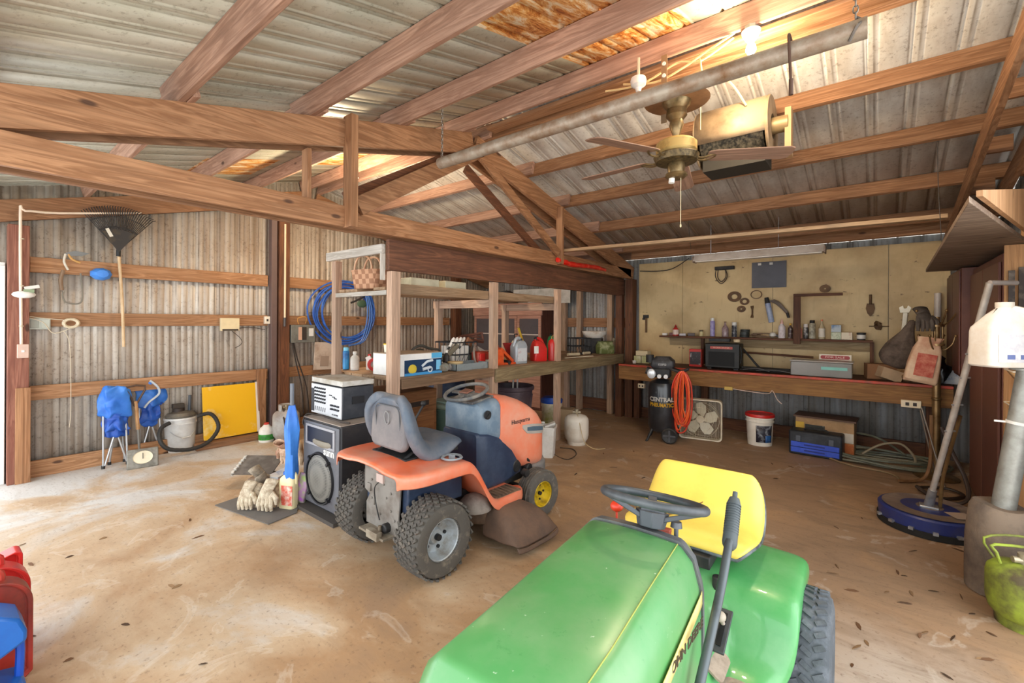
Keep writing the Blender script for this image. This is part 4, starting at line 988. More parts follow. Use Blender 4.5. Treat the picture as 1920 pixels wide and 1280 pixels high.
t = T('vacuum_hose', 'thick black ribbed hose looped around the white bucket', 'hose', (p.x - .06, p.y + .02, .0), 90)
mb = MB(); pts = smooth([(.10, -.12, .40), (.22, -.14, .42), (.29, -.16, .34), (.30, -.19, .22), (.18, -.24, .10), (0, -.27, .06), (-.2, -.25, .10), (-.27, -.2, .20), (-.25, -.14, .32), (-.16, -.12, .37)], 8)
mb.tube(pts, [.021 + .002 * (i % 2) for i in range(len(pts))], 10); obj('hose', mb, K('#2c2a28', .6), t)
# yellow panel on a timber
a, b_ = onX(382, 842, -6.30), onX(482, 806, -6.30)
t = T('yellow_board', 'flat yellow panel with chipped paint leaning on the left wall', 'panel', (-6.30, (a.y + b_.y) / 2, .09), 90, rx=-7)
zt = onX(382, 726, -6.36).z; hw = abs(b_.y - a.y) / 2
YP = K('#f0b81c', .4, 0, '#f4e4b0', 3.2, .25)
obj('sheet', MB().bx(-hw, hw, -.01, .01, 0, .64), YP, t, bevel=.002)
obj('edge_strip', MB().bx(hw, hw + .035, -.012, .012, 0, .65), K('#e6dcd0', .6), t)
S('floor_timber', MB().bx(-6.32, -6.20, a.y - .1, 2.66, 0, .075), WO('Y'), 'timber lying on the floor under the yellow panel', 'timber', bevel=.004)
p, s = pl(503, 808, 0)
t = T('plastic_jug', 'white jug with a green label beside the grey gas cylinder', 'jug', (-6.07, 2.52, 0), 80)
obj('body', MB().lathe([(0, 0), (.085, 0), (.09, .02), (.09, .13), (.075, .17), (.04, .20), (.03, .215)], n=20), WHT, t)
obj('label_band', MB().lathe([(.0915, .03), (.0915, .10)], n=20), K('#3c9a3a', .5, 0, '#204a28', 18, .7), t); obj('cap', MB().cyl((0, 0, .21), (0, 0, .235), .03), K('#c83c30', .5), t)
def gas_bottle(name, lab, loc, r, h, mat, rz=0, dirt=None, collar='ring'):
    t = T(name, lab, 'gas cylinder', loc, rz)
    obj('tank', MB().lathe([(0, .03), (r * .7, .03), (r * .93, .07), (r, .12), (r, h * .70), (r * .96, h * .78), (r * .8, h * .85), (r * .4, h * .90), (0, h * .91)], n=36), mat, t)
    obj('foot_ring', MB().lathe([(r * .72, 0), (r * .74, 0), (r * .78, .07), (r * .76, .07)], n=32), mat, t, solid=.004)
    if collar == 'ring':
        mb = MB(); k = 24; rows = []
        for i in range(17):
            a_ = R(-30 + 240 * i / 16); rows.append([V((r * .55 * math.cos(a_), r * .55 * math.sin(a_), z)) for z in (h * .86, h * .93, h * 1.06)])
        obj('collar', mb.loft(rows, caps=False, closed=False), mat, t, solid=.006)
    if collar == 'wire':
        obj('carry_handle', MB().tube([(-.11, -.02, h * .90), (-.13, -.03, h + .02), (-.12, -.0, h + .05), (.12, .0, h + .05), (.13, -.03, h + .02), (.11, -.02, h * .90)], .007, 8, k=3), mat, t)
        obj('carry_handle', MB().tube([(-.10, .05, h * .90), (-.14, .05, h + .06), (.0, .05, h + .09), (.14, .05, h + .06), (.10, .05, h * .90)], .006, 8, k=3), mat, t)
    obj('valve', MB().cyl((0, 0, h * .89), (0, 0, h * 1.0), .022).cyl((-.05, 0, h * .96), (.05, 0, h * .96), .016).cyl((0, 0, h), (0, 0, h + .02), .028), K('#b4a890', .45, .5), t)
    return t
p, s = pl(545, 806, 0)
t = gas_bottle('gas_cylinder', 'grey gas cylinder with valve and hose behind the speaker, by the dark post', (-5.92, 2.70, 0), .16, .44, K('#b4b4b2', .5, 0, '#8a7c74', 4, .7), 90)
obj('hose', MB().tube([(-.04, -.03, .42), (-.08, -.10, .34), (-.10, -.165, .30), (-.09, -.17, .22)], .009, 8, k=5), DKP, t)
# ---------------------------------------------------------------- speaker stack
t = T('loudspeaker', 'large black and grey floor loudspeaker cabinet beside the orange mower', 'loudspeaker', (-3.46, 2.0, .035), 0)
SP = K('#26262a', .6, 0, '#3a3634', 6, .6); SPF = K('#66686f', .5, 0, '#56565c', 5, .7)
obj('cabinet', MB().bx(-.29, .29, -.14, .20, 0, .70), SP, t, bevel=.01)
obj('baffle', MB().bx(-.275, .275, -.152, -.141, .02, .685), SPF, t, bevel=.004)
obj('top_panel', MB().bx(-.29, .29, -.145, .20, .701, .708), K('#9a8e84', .7), t)
h_ = obj('horn_recess', MB().bx(-.20, .20, -.158, -.150, .52, .645), K('#1c2030', .5), t)
obj('horn_frame', MB().bx(-.225, .225, -.162, -.151, .645, .665).bx(-.225, .225, -.162, -.151, .50, .52).bx(.20, .225, -.162, -.151, .52, .645).bx(-.225, -.20, -.162, -.151, .52, .645), K('#a2a2a8', .45), h_, bevel=.003)
obj('horn_lip', MB().sph((.03, -.155, .535), (.15, .02, .035), 14, hi=.6), K('#8a8274', .6), h_)
w_ = obj('woofer_rim', MB().lathe([(.185, 0), (.195, .0), (.195, .016), (.205, .018), (.21, 0)], (.0, -.152, .25), (90, 0, 0), 48), K('#1e1e22', .5), t)
GRL, nt, b = nodes('perforated_grille'); v = nt.nodes.new('ShaderNodeTexVoronoi'); v.inputs['Scale'].default_value = 85; v.inputs['Randomness'].default_value = 0
nt.links.new(coord(nt, rnd=False), v.inputs['Vector']); nt.links.new(ramp(nt, v.outputs['Distance'], [(.2, hx('#141416')), (.45, hx('#77756f'))]), b.inputs['Base Color']); b.inputs['Roughness'].default_value = .5
obj('woofer_grille', MB().lathe([(.186, .01), (.15, .022), (.08, .032), (0, .035)], (.0, -.152, .25), (90, 0, 0), 48), GRL, w_)
for a in (45, 135, 225, 315): obj('grille_clamp', MB().box((.2 * math.cos(R(a)), -.165, .25 + .2 * math.sin(R(a))), (.035, .03, .02), (0, -a, 0)), K('#1e1e22', .5), w_)
obj('lettering', MB().text('sunn', .085, (.13, -.153, .475), (90, 0, 0), bold=.002), K('#ecebe6', .5), t)
S('plywood_sheet', MB().bx(-3.80, -3.14, 1.78, 2.25, 0, .03), K('#4a4440', .8), 'dark board on the floor under the loudspeaker', 'board')
t = T('mixer_amplifier', 'silver faced mixer amplifier with rows of knobs on top of the loudspeaker', 'mixer', (-3.58, 2.1, .748), -2)
MX = K('#2c3038', .5, 0, '#44464a', 7, .6)
obj('case', MB().bx(-.26, .26, -.13, .15, 0, .26), MX, t, bevel=.006)
obj('case_lid', MB().bx(-.262, .262, -.135, .152, .268, .31), K('#c4c2bc', .5, 0, '#8e8064', 5, .8), t, bevel=.004)
f_ = obj('front_plate', MB().bx(-.255, .255, -.142, -.131, .005, .255), K('#d8dade', .4, .1), t, bevel=.002)
obj('dark_strip', MB().bx(-.25, -.20, -.145, -.141, .02, .215), K('#30323a', .5), f_)
for r_ in range(5):
    for c_ in range(6): obj('knob', MB().cyl((-.175 + c_ * .034, -.142, .225 - r_ * .029), (-.175 + c_ * .034, -.154, .225 - r_ * .029), .0085, .007, 10), K('#22242a', .5), f_)
for r_ in range(2):
    for c_ in range(3): obj('knob', MB().box((.11 + c_ * .05, -.146, .105 - r_ * .03), (.034, .012, .014)), K('#22242a', .5), f_)
for c_ in range(6): obj('fader', MB().box((-.175 + c_ * .034, -.145, .05), (.005, .006, .035), (0, 12, 0)), K('#8a8c90', .5), f_)
for a_, b2 in ((.09, .185), (.14, .175), (.17, .165)): obj('switch', MB().box((a_, -.145, b2), (.04, .006, .008)), K('#33353a', .5), f_)
obj('model_text', MB().text('ACCUSONIC', .018, (.16, -.143, .03), (90, 0, 0)), K('#33353a', .5), f_)
obj('side_handle', MB().bx(.262, .266, -.05, .06, .12, .18), K('#17181c', .5), t)
t = T('audio_cable', 'dusty cable trailing across the top of the loudspeaker', 'cable', (-3.72, 1.87, .747), 0)
obj('cable', MB().tube([(-.03, -.0, -.10), (-.06, -.005, -.06), (-.03, .01, .008), (.05, .05, .008), (.15, .06, .01), (.22, .05, .008), (.35, .05, .008), (.46, .04, .008), (.555, .06, .008)], .006, 6, k=5), DKP, t)
# ---------------------------------------------------------------- clutter on the floor left of the speaker
m_ = T('rubber_mat', 'thin grey rubber mat under the pile of gloves and books', 'mat', (0, 0, 0))
A_ = [onZ(403, 948, 0), onZ(503, 984, 0), onZ(556, 962, 0), onZ(566, 930, 0), onZ(470, 925, 0)]
obj('mat', MB().loft([[V((q.x, q.y, .002)) for q in A_], [V((q.x, q.y, .008)) for q in A_]]), K('#6e6a66', .8), m_)
def book(lab, px, py, z, w, h, d, rz, mat, lean=0, cat='book', name='book', grp=None):
    p, s = pl(px, py, z)
    t = T(name, lab, cat, (p.x, p.y, z), rz, grp, rx=lean)
    obj('pages', MB().bx(-w / 2 + .003, w / 2 - .003, -d / 2 + .006, d / 2 - .002, .002, h - .004), K('#d8c8ac', .8, 0, '#b09878', 30, .9), t)
    obj('cover', MB().bx(-w / 2, -w / 2 + .003, -d / 2, d / 2, 0, h).bx(w / 2 - .003, w / 2, -d / 2, d / 2, 0, h).bx(-w / 2, w / 2, d / 2 - .002, d / 2, 0, h), mat, t)
    return t
# work gloves: knitted fingers hanging down
def glove(lab, p, rz, mat, sc=1.0, lean=0, n=4, grp=None, name='work_glove', stand=True):
    t = T(name, lab, 'glove', p, rz, grp, rx=lean)
    g = MB()
    g.sph((0, 0, .125 * sc), (.055 * sc, .032 * sc, .055 * sc), 14)
    for i in range(n):
        x = (-.042 + .028 * i) * sc
        g.tube([(x * .9, -.005, .12 * sc), (x * 1.15, -.02 * sc, .07 * sc), (x * 1.2, -.018 * sc, .012 * sc)], [.018 * sc, .017 * sc, .012 * sc], 9, k=3)
    g.tube([(.045 * sc, 0, .13 * sc), (.08 * sc, -.01, .10 * sc), (.085 * sc, -.015, .055 * sc)], [.02 * sc, .017 * sc, .011 * sc], 8, k=3)
    obj('palm_and_fingers', g.jit(.006, 20, rz), mat, t)
    obj('cuff', MB().lathe([(.045 * sc, 0), (.048 * sc, .04 * sc), (.052 * sc, .075 * sc)], (0, .005, .155 * sc), (-50, 0, 0), 16, sy=.5), mat, t, solid=.004)
    return t
GLV = K('#d9cdb6', .9, 0, '#a08c74', 26, .9, .5)
def book_stack(lab, px, py, n, w, h, d, rz, cols, grp):
    p, s = pl(px, py, .008); 
    for i in range(n):
        q = p + Matrix.Rotation(R(rz), 3, 'Z') @ V(((i - n / 2) * (w + .003), 0, 0))
        t = T('magazine', lab[i], 'magazine', (q.x, q.y, .008), rz + random.uniform(-4, 4), grp)
        hh = h * random.uniform(.9, 1.05)
        obj('pages', MB().bx(-w / 2, w / 2, -d / 2, d / 2, 0, hh), K('#dcd2bc', .85, 0, '#a8967a', 40, .9), t, bevel=.004)
        obj('cover', MB().bx(-w / 2 - .002, -w / 2, -d / 2, d / 2, 0, hh), K(cols[i % len(cols)], .6), t)
random.seed(4)
for i, (px, py, rz, sc, lab) in enumerate(((462, 955, 35, 1.0, 'pale cotton work glove draped at the left end of the pile on the mat'), (478, 951, 50, .85, 'thin pale glove squeezed between the two larger ones on the mat'), (500, 957, 30, 1.1, 'large pale work glove with fingers down at the front of the mat'), (520, 950, 48, .95, 'brown stained work glove at the right of the front gloves'))):
    p, s = pl(px, py, .01); glove(lab, (p.x, p.y, .008), rz, GLV if i < 3 else K('#c0a888', .9, 0, '#8a6c54', 16, .9, .5), sc)
p, s = pl(490, 918, .09); t = glove('grey glove lying in a heap behind the pale gloves', (p.x, p.y, .03), 120, K('#a89c8a', .9, 0, '#7c7060', 22, .9, .5), 1.2)
# crate with comb-like metal rack, on top of stuff
cr = T('plastic_tray', 'dark open plastic tray lying tilted behind the pale gloves', 'tray', onZ(505, 895, .02), 38, rx=24, ry=0)
p, s = pl(497, 890, .12); cr.location = (p.x, p.y, .16)
obj('base', MB().bx(-.20, .17, -.13, .13, 0, .008), K('#57504a', .7, 0, '#77706a', 8, .7), cr)
for i in range(6): obj('tooth', MB().bx(-.205, -.18, -.12 + i * .04, -.10 + i * .04, .008, .026), K('#cfcac0', .5), cr)
obj('rim', MB().bx(-.21, -.19, -.13, .13, -.012, .010), K('#a8a49c', .5), cr)
p, s = pl(488, 872, .17); cr.location = (p.x, p.y, .17)
p, s = pl(497, 885, .14)
carton('cardboard_box', 'dusty low cardboard box hidden under the tray and the gloves', 'box', (p.x + .03, p.y + .02, .008), .26, .22, .11, K('#8a7460', .8), 38)
q, s = pl(532, 882, .2); carton('paperback_box', 'white and blue paper box lying between the tray and the blue umbrella', 'box', (q.x - .04, q.y, .13), .12, .26, .05, K('#dfe2e6', .6, 0, '#3c6ab0', 9, .3), 30)
glove('striped leather and cotton work glove on top of the pile', (q.x - .15, q.y + .08, .185), 200, K('#d8c0a4', .9, 0, '#9a5c44', 14, .9, .4), 1.2)
glove('pale leather work glove leaning against the blue umbrella', (q.x - .06, q.y + .16, .20), 150, K('#e0c8a8', .9, 0, '#b08c6c', 14, .9, .4), 1.3)
q, s = pl(521, 935, .02); carton('orange_box', 'small orange and brown packet between the gloves and the cream jug', 'packet', (q.x, q.y + .03, .008), .07, .05, .17, K('#c87850', .7, 0, '#e8c8a0', 18, .6), 20)
# cream oil jug
q, s = pl(541, 952, 0); t = T('oil_jug', 'tall cream jug with blue cap and red label standing at the right of the pile', 'jug', (q.x, q.y, .008), 25)
obj('body', MB().loft([[V((x, y, z)) for x, y in rrect(.075 * w_, .042 * w_, .03)] for z, w_ in ((0, .95), (.01, 1), (.20, 1), (.24, .9), (.265, .6), (.275, .35))]), K('#e8dcae', .45), t)
obj('cap', MB().cyl((-.03, 0, .262), (-.03, 0, .29), .018), BLUD, t); obj('handle', MB().tube([(-.0, 0, .255), (.03, 0, .30), (.07, 0, .27), (.072, 0, .20)], .012, 8, k=4), K('#e8dcae', .45), t)
obj('label_panel', MB().bx(-.035, .07, -.0445, -.042, .03, .19), K('#d8604c', .5, 0, '#e8e0d0', 20, .8), t)
q, s = pl(562, 948, 0); t = T('chip_bag', 'crumpled purple, green and white snack bag beside the cream jug', 'bag', (q.x - .015, q.y, .02), 30, ry=14)
obj('bag', MB().loft([[V((x, y, z)) for x, y in rrect(.05 * w_, .03 * d_, .012)] for z, w_, d_ in ((0, 1, .3), (.05, 1, 1), (.15, 1, 1), (.22, .95, .7), (.26, 1, .15))]).jit(.012, 18), K('#b05ac0', .4, 0, '#9ab860', 16, 1), t)
# closed blue umbrella
q0, s = pl(556, 890, .0); 
t = T('umbrella', 'closed blue umbrella standing upright against the loudspeaker', 'umbrella', (-3.745, 1.755, 0.0), 0)
mb = MB().lathe([(.012, .12), (.03, .16), (.045, .30), (.04, .45), (.05, .60), (.055, .66), (.045, .74), (.036, .80), (.025, .85)], n=20)
for p_ in mb.v:
    a_ = math.atan2(p_.y, p_.x); k_ = 1 + .22 * math.sin(a_ * 4 + p_.z * 8); p_.x *= k_; p_.y *= k_
obj('canopy', mb, BLU, t); obj('shaft', MB().cyl((0, 0, 0), (0, 0, .98), .007), STL, t); obj('handle', MB().cyl((0, 0, .84), (.0, 0, 1.03), .016), K('#6c7078', .4, .3), t); obj('tip', MB().cyl((0, 0, 0), (0, 0, .12), .01, .012), BLK, t)
# ---------------------------------------------------------------- behind: breaker box, hose, panels
PN = K('#84867f', .5, .3, '#6a6660', 7, .7)
p = onX(561, 622, -6.33); t = T('breaker_box', 'open grey electrical breaker panel behind the dark wall post', 'breaker panel', (p.x, p.y + .03, p.z - .15), 90); t.scale = (.78, 1, 1)
obj('case', MB().bx(-.22, .22, -.06, .04, .0, .25), PN, t, bevel=.004); obj('bus', MB().bx(-.09, -.03, -.07, -.06, .04, .22), K('#d0a890', .5), t); obj('breakers', MB().bx(-.02, .05, -.075, -.06, .04, .22), DKP, t); obj('side_box', MB().bx(.10, .18, -.075, -.06, .09, .20), K('#e0e0dc', .5), t)
obj('wire_loop', MB().tube([(-.1, -.08, .26), (-.12, -.09, .34), (.02, -.09, .36), (.03, -.08, .27)], .006, 6, k=5), K('#d09a50', .6), t)
for k, (x, dx) in enumerate(((-.18, .1), (-.16, .14))): obj('cable', MB().tube([(x, -.04, 0), (x + dx * .5, -.05, -.25), (x + dx * 1.6, -.05, -.62), (x + dx * 2, -.05, -1.0)], .012, 6, k=5), DKP, t)
p = onX(606, 690, -6.3); t = T('leaning_panel', 'whitish metal cover with a square vent hanging below the blue hose', 'cover panel', (p.x, p.y, p.z - .02), 90, ry=3)
obj('sheet', MB().bx(-.15, .15, -.01, .01, 0, .40), K('#c8b8a8', .6, 0, '#a08878', 6, .7), t, bevel=.003); obj('vent', MB().bx(-.06, .07, -.016, -.01, .05, .2), K('#a08c7c', .6), t)
t = T('hose_coil', 'big round coil of blue air hose hanging on the left wall behind the shelves', 'hose', (-6.30, 3.72, 1.15), 90)
mb = MB(); random.seed(2)
for k in range(7):
    rr = .50 - .018 * k + random.uniform(-.02, .02); ph = random.uniform(0, 6)
    mb.tube([((rr * 1.06 + .015 * math.sin(3 * a + ph)) * math.cos(a) + .01 * k, -.03 * (k % 3) - .01 * math.sin(a * 2 + ph), .52 + (rr * .95 + .012 * math.cos(2 * a + ph)) * math.sin(a)) for a in [2 * PI * i / 40 for i in range(40)]], .012, 7, True)
obj('coil', mb, K('#2c5cb8', .4, 0, '#4a80d8', 9, .7), t)
for k in range(3): obj('loose_loop', MB().tube([(.10 + .03 * k, -.08, 1.0), (.30 + .02 * k, -.09, .85), (.36 + .04 * k, -.09, .5), (.26 + .03 * k, -.09, .1), (.05, -.07, .02)], .011, 7, k=6), K('#4a78c4', .4), t)
p = onX(672, 560, -6.32); t = T('hanging_tool', 'black tool with a green tag hung at the centre of the blue hose', 'tool', (p.x, p.y, p.z - .05), 90)
obj('arm', MB().tube([(-.16, -.05, -.02), (0, -.06, .05), (.16, -.06, .14)], .014, 8, k=3), BLK, t); obj('tag', MB().sph((.02, -.07, -.03), (.09, .02, .06), 12), K('#47604a', .6), t)
t = T('wire_basket', 'rusty wire rack on the wall inside the blue hose coil', 'wire rack', (-6.34, 3.36, 1.46), 90); mb = MB()
for i in range(6): mb.tube([(-.17, -.03, .04 * i), (.17, -.03, .04 * i)], .004, 5)
for i in range(9): mb.tube([(-.17 + .0425 * i, -.03, 0), (-.17 + .0425 * i, -.03, .2)], .003, 5)
obj('grid', mb, K('#6a5a48', .6, .3), t)
# ---------------------------------------------------------------- basket and boxes on the top shelf
p, s = pl(682, 530, 1.852); t = T('wicker_basket', 'woven splint basket with two hoop handles on the upper shelf', 'basket', (-3.78, 2.52, 1.852), 10)
WK, nt, b = nodes('woven_splint'); ck = nt.nodes.new('ShaderNodeTexChecker'); ck.inputs['Scale'].default_value = 1; ck.inputs[1].default_value = hx('#c09474'); ck.inputs[2].default_value = hx('#9a6e52')
nt.links.new(coord(nt, (22, 22, 22), rnd=False), ck.inputs['Vector']); nt.links.new(ck.outputs[0], b.inputs['Base Color']); b.inputs['Roughness'].default_value = .8
obj('bowl', MB().loft([[V((x * w_, y * w_, z)) for x, y in rrect(.17, .12, .06)] for z, w_ in ((0, .82), (.0, .84), (.08, .93), (.16, 1.0), (.165, 1.03), (.18, 1.03), (.18, .98), (.02, .82))]), WK, t)
for y in (-.1, .02): obj('hoop_handle', MB().tube([(-.11, y, .16), (-.11, y, .22), (-.07, y, .29), (0, y, .31), (.07, y, .29), (.11, y, .22), (.11, y, .16)], .009, 8, k=4), K('#d0a888', .6), t)
IV = K('#e4e2c4', .5, 0, '#c8c4a4', 5, .7)
for i, (px, w_, lab) in enumerate(((775, .36, 'long ivory box on the upper shelf, the one nearer the basket'), (825, .30, 'shorter ivory box on the upper shelf, the one farther from the basket'))):
    p = onX(px - 20 if i == 0 else px, 530, -3.55); carton('ivory_box', lab, 'box', (-3.6, 2.95 + i * .42, 1.852), w_ , .22, .12, IV if i == 0 else K('#dcdabc', .5), 90)
carton('ivory_box', 'greyish box between the two ivory boxes on the upper shelf', 'box', (-3.62, 3.165 + .0, 1.852), .06, .2, .115, K('#a8aa98', .6), 90) if 0 else None
t = T('wire_coils', 'dark loops of wire lying on the far end of the upper shelf', 'wire', (-3.7, 4.3, 1.852)); mb = MB()
for k in range(5): mb.tube([(.13 * math.cos(R(a)), .16 * math.sin(R(a)) + .02 * k, .01 + .012 * k + .02 * math.sin(R(a * 2 + k * 30))) for a in range(0, 360, 20)], .007, 6, True)
obj('coil', mb, K('#3c3a38', .6), t)
# ---------------------------------------------------------------- on the lower deck
def dk(px, py): return pl(px, py, DZ)
def standx(px, X, y=None):     # a point on the deck at pixel column px and the given X plane
    d = ray(px, PY); t_ = X / d.x; return V((X, d.y * t_, DZ))
q = standx(651, -4.25); vessel('spray_can', 'tall blue spray can behind the left post of the shelves', 'spray can', (-4.28, 2.56, DZ), .033, .23, K('#2a8cc8', .4, 0, '#1c4a90', 9, .8), K('#7ac8e8', .4), None, 'spray')
vessel('bottle', 'plain white bottle beside the blue spray can', 'bottle', (-4.18, 2.60, DZ), .045, .19, WHT, WHT, None, 'bottle')
vessel('bottle', 'small white bottle with red cap behind the white box', 'bottle', (-4.10, 2.72, DZ), .035, .16, WHT, RED, None, 'bottle')
t = T('tape_gun', 'red and black tape dispenser leaning behind the white box', 'tape dispenser', (-3.93, 2.66, DZ), 60)
obj('roll', MB().lathe([(.035, -.02), (.065, -.02), (.065, .02), (.035, .02), (.035, -.02)], (0, 0, .068), (90, 0, 0), 24), RED, t); obj('arm', MB().box((.03, -.03, .09), (.03, .03, .17), (0, 20, 0)), K('#4a3434', .5), t); obj('grip', MB().box((-.04, .03, .10), (.05, .03, .10), (0, -25, 0)), WHT, t)
t = T('power_tool_box', 'white and dark blue printed tool carton between the first two shelf posts', 'carton', (-3.54, 2.76, DZ), 90)
obj('carton', MB().bx(-.24, .27, -.2, .2, 0, .20), K('#f0efec', .5), t, bevel=.003)
f_ = obj('printed_front', MB().bx(-.18, .272, -.203, -.2, .0, .145), K('#1c3a5c', .45), t)
obj('blue_band', MB().bx(-.18, .272, -.206, -.203, .0, .025), K('#4a9cd8', .4), f_); obj('corner_print', MB().bx(.14, .273, -.206, -.203, .15, .2), K('#5ab0e0', .4), f_); obj('side_print', MB().bx(.20, .255, -.206, -.203, .035, .13), K('#7cc4ec', .4), f_)
mb = MB().tube([(.02, -.206, .08), (.08, -.206, .12), (.15, -.206, .13)], .012, 6).tube([(.03, -.206, .05), (.12, -.206, .065)], .014, 6).tube([(.12 + .025 * math.cos(R(a)), -.206, .045 + .025 * math.sin(R(a))) for a in range(0, 360, 30)], .006, 6, True)
obj('tool_picture', mb, K('#d8e2ea', .4), f_); obj('yellow_print', MB().sph((-.09, -.204, .06), (.05, .004, .045), 12), K('#d8c040', .5), f_)
obj('lid_flap', MB().bx(-.24, .27, -.2, .2, .2, .206), K('#b09a84', .7), t)
vessel('tub', 'white tub with yellow lid on top of the printed carton', 'tub', (-3.62, 2.62, DZ + .207), .055, .085, K('#ece6d0', .5), K('#e8c83c', .5), None, 'tub')
# milk crate with white handles, black crate, trimmer
def crate(lab, p, w, d, h, mat, rz=0, grid=5):
    t = T('milk_crate', lab, 'crate', p, rz); mb = MB()
    for z in (0, h * .5, h): mb.tube([(-w / 2, -d / 2, z), (w / 2, -d / 2, z), (w / 2, d / 2, z), (-w / 2, d / 2, z)], .008, 4, True)
    obj('rims', mb, mat, t)
    mb = MB()
    for i in range(grid + 1):
        u = -w / 2 + w * i / grid
        mb.tube([(u, -d / 2, 0), (u, -d / 2, h)], .005, 4).tube([(u, d / 2, 0), (u, d / 2, h)], .005, 4)
        v_ = -d / 2 + d * i / grid; mb.tube([(-w / 2, v_, 0), (-w / 2, v_, h)], .005, 4).tube([(w / 2, v_, 0), (w / 2, v_, h)], .005, 4)
    for i in range(grid):
        u = -w / 2 + w * i / grid; mb.tube([(u, -d / 2, 0), (u + w / grid, -d / 2, h * .5)], .004, 4).tube([(w / 2, -d / 2 + d * i / grid, 0), (w / 2, -d / 2 + d * (i + 1) / grid, h * .5)], .004, 4)
    obj('lattice', mb, mat, t); obj('floor_panel', MB().bx(-w / 2, w / 2, -d / 2, d / 2, 0, .006), mat, t)
    return t
CRB = K('#23262a', .5, 0, '#4a4c50', 9, .6)
cp = standx(850, -3.75); cr = crate('black milk crate holding white handled tools, on the middle of the shelf', (cp.x, cp.y + .05, DZ), .34, .34, .27, CRB, 88)
carton('white_box', 'white carton standing inside the black milk crate', 'box', (cp.x, cp.y + .03, DZ + .01), .24, .2, .22, WHT, 88)
for i in range(4):
    t = T('brush', 'white handled brush, number %s of four from the left sticking out of the milk crate' % ('one', 'two', 'three', 'four')[i], 'brush', (cp.x + .10, cp.y - .14 + .055 * i, DZ + .24), 90, 'brushes in the milk crate', ry=35)
    obj('handle', MB().tube([(0, 0, -.02), (0, 0, .07), (0, -.0, .10)], [.014, .018, .012], 8, k=3), WHT, t); obj('ferrule', MB().cyl((0, 0, -.05), (0, 0, -.02), .012), BLK, t)
# string trimmer / blower with yellow green
cp = standx(790, -3.72); t = T('leaf_blower', 'black tool with yellow green inserts lying behind the printed carton', 'power tool', (cp.x, cp.y, DZ), 80)
obj('motor_housing', MB().sph((-.02, 0, .12), (.09, .07, .10), 16), K('#3a3c30', .5), t); obj('inserts', MB().box((-.06, -.065, .12), (.03, .03, .09), (0, -10, 0)), K('#b8c83c', .5), t); obj('inserts', MB().box((.0, -.07, .12), (.03, .02, .09), (0, 10, 0)), K('#b8c83c', .5), t)
obj('handle', MB().tube([(-.14, 0, .04), (-.12, -.02, .20), (-.02, -.02, .25), (.08, -.02, .22), (.2, -.02, .20)], .014, 8, k=4), K('#3c3a34', .6), t); obj('tube', MB().tube([(.05, -.05, .05), (.25, -.07, .12), (.42, -.05, .24)], .03, 10, k=3), K('#6a6456', .7), t)
cp = standx(803, -3.6); vessel('can', 'small red can beside the yellow green tool', 'can', (cp.x - .03, cp.y + .02, DZ), .05, .13, K('#d83c22', .4), None, None, 'tub')
# glass jar lying, tray
cp = standx(832, -3.36); t = T('glass_jar', 'clear glass jar of screws lying on its side near the shelf edge', 'jar', (cp.x, cp.y, DZ + .045), 80)
obj('glass', MB().lathe([(0, -.07), (.043, -.07), (.045, -.06), (.045, .03), (.03, .05), (.03, .06)], (0, 0, 0), (0, 90, 0), 20), K('#c8ccc4', .1, 0, '#c0b49c', 12, .8, trans=.7), t); obj('contents', MB().sph((-.015, 0, -.012), (.04, .034, .024), 12).jit(.008, 40), K('#8a6a50', .6, .3), t); obj('lid', MB().cyl((.058, 0, 0), (.075, 0, 0), .034), STL, t)
cp = standx(873, -3.42); t = T('metal_tray', 'low grey metal tray with a round wooden lid in it, at the shelf edge', 'tray', (cp.x, cp.y - .02, DZ), 90)
w_, d_ = .24, .13
obj('tray', MB().bx(-w_, w_, -d_, d_, 0, .006).bx(-w_, w_, -d_, -d_ + .006, 0, .07).bx(-w_, w_, d_ - .006, d_, 0, .07).bx(-w_, -w_ + .006, -d_, d_, 0, .07).bx(w_ - .006, w_, -d_, d_, 0, .07), K('#9ca8ac', .4, .4, '#7c8488', 8, .7), t)
vessel('round_tin', 'round wooden tin lid resting in the grey tray', 'tin', (cp.x - .03, cp.y - .12, DZ + .008), .08, .075, K('#c8b084', .6), K('#d8c090', .6), None, 'tub')
cp = standx(850, -3.5); vessel('spray_bottle', 'black and white trigger bottle behind the grey tray', 'spray bottle', (cp.x - .06, cp.y - .04, DZ), .035, .20, BLK, WHT, None, 'bottle')
# circular saw (white/grey), brown coil hose, green case
cp = standx(880, -3.72); t = T('tool_case', 'dark green tool case lying behind the grey tray', 'case', (cp.x - .02, cp.y + .10, DZ), 90)
obj('shell', MB().bx(-.2, .2, -.13, .13, 0, .12), K('#3c4c40', .5), t, bevel=.015); obj('latch', MB().bx(-.03, .03, -.14, -.13, .05, .09), STL, t)
t = T('hand_saw', 'saw with pale blade leaning on the dark green case', 'saw', (cp.x + .05, cp.y + .1, DZ + .123), 90, ry=28); obj('blade', MB().prism([(-.2, 0), (.2, .0), (.2, .05), (-.2, .02)], .004, (0, -.04, .03), (90, 0, 0)), K('#d0ccc4', .35, .5), t); obj('handle', MB().box((-.24, -.04, .04), (.1, .03, .08)), K('#8a5c40', .6), t, bevel=.01)
t = T('brown_hose', 'loops of brown hose piled on the crate and the case', 'hose', (cp.x - .03, cp.y + .05, DZ + .22), 90); mb = MB()
for k in range(4): mb.tube([((.2 - .01 * k) * math.cos(R(a)), .08 * math.sin(R(a)) - .01 * k, .03 + .025 * k + .05 * math.sin(R(a * .5 + 40 * k))) for a in range(0, 360, 20)], .013, 7, True)
obj('coil', mb, K('#7a4c3c', .6, 0, '#4a2c24', 9, .8), t)
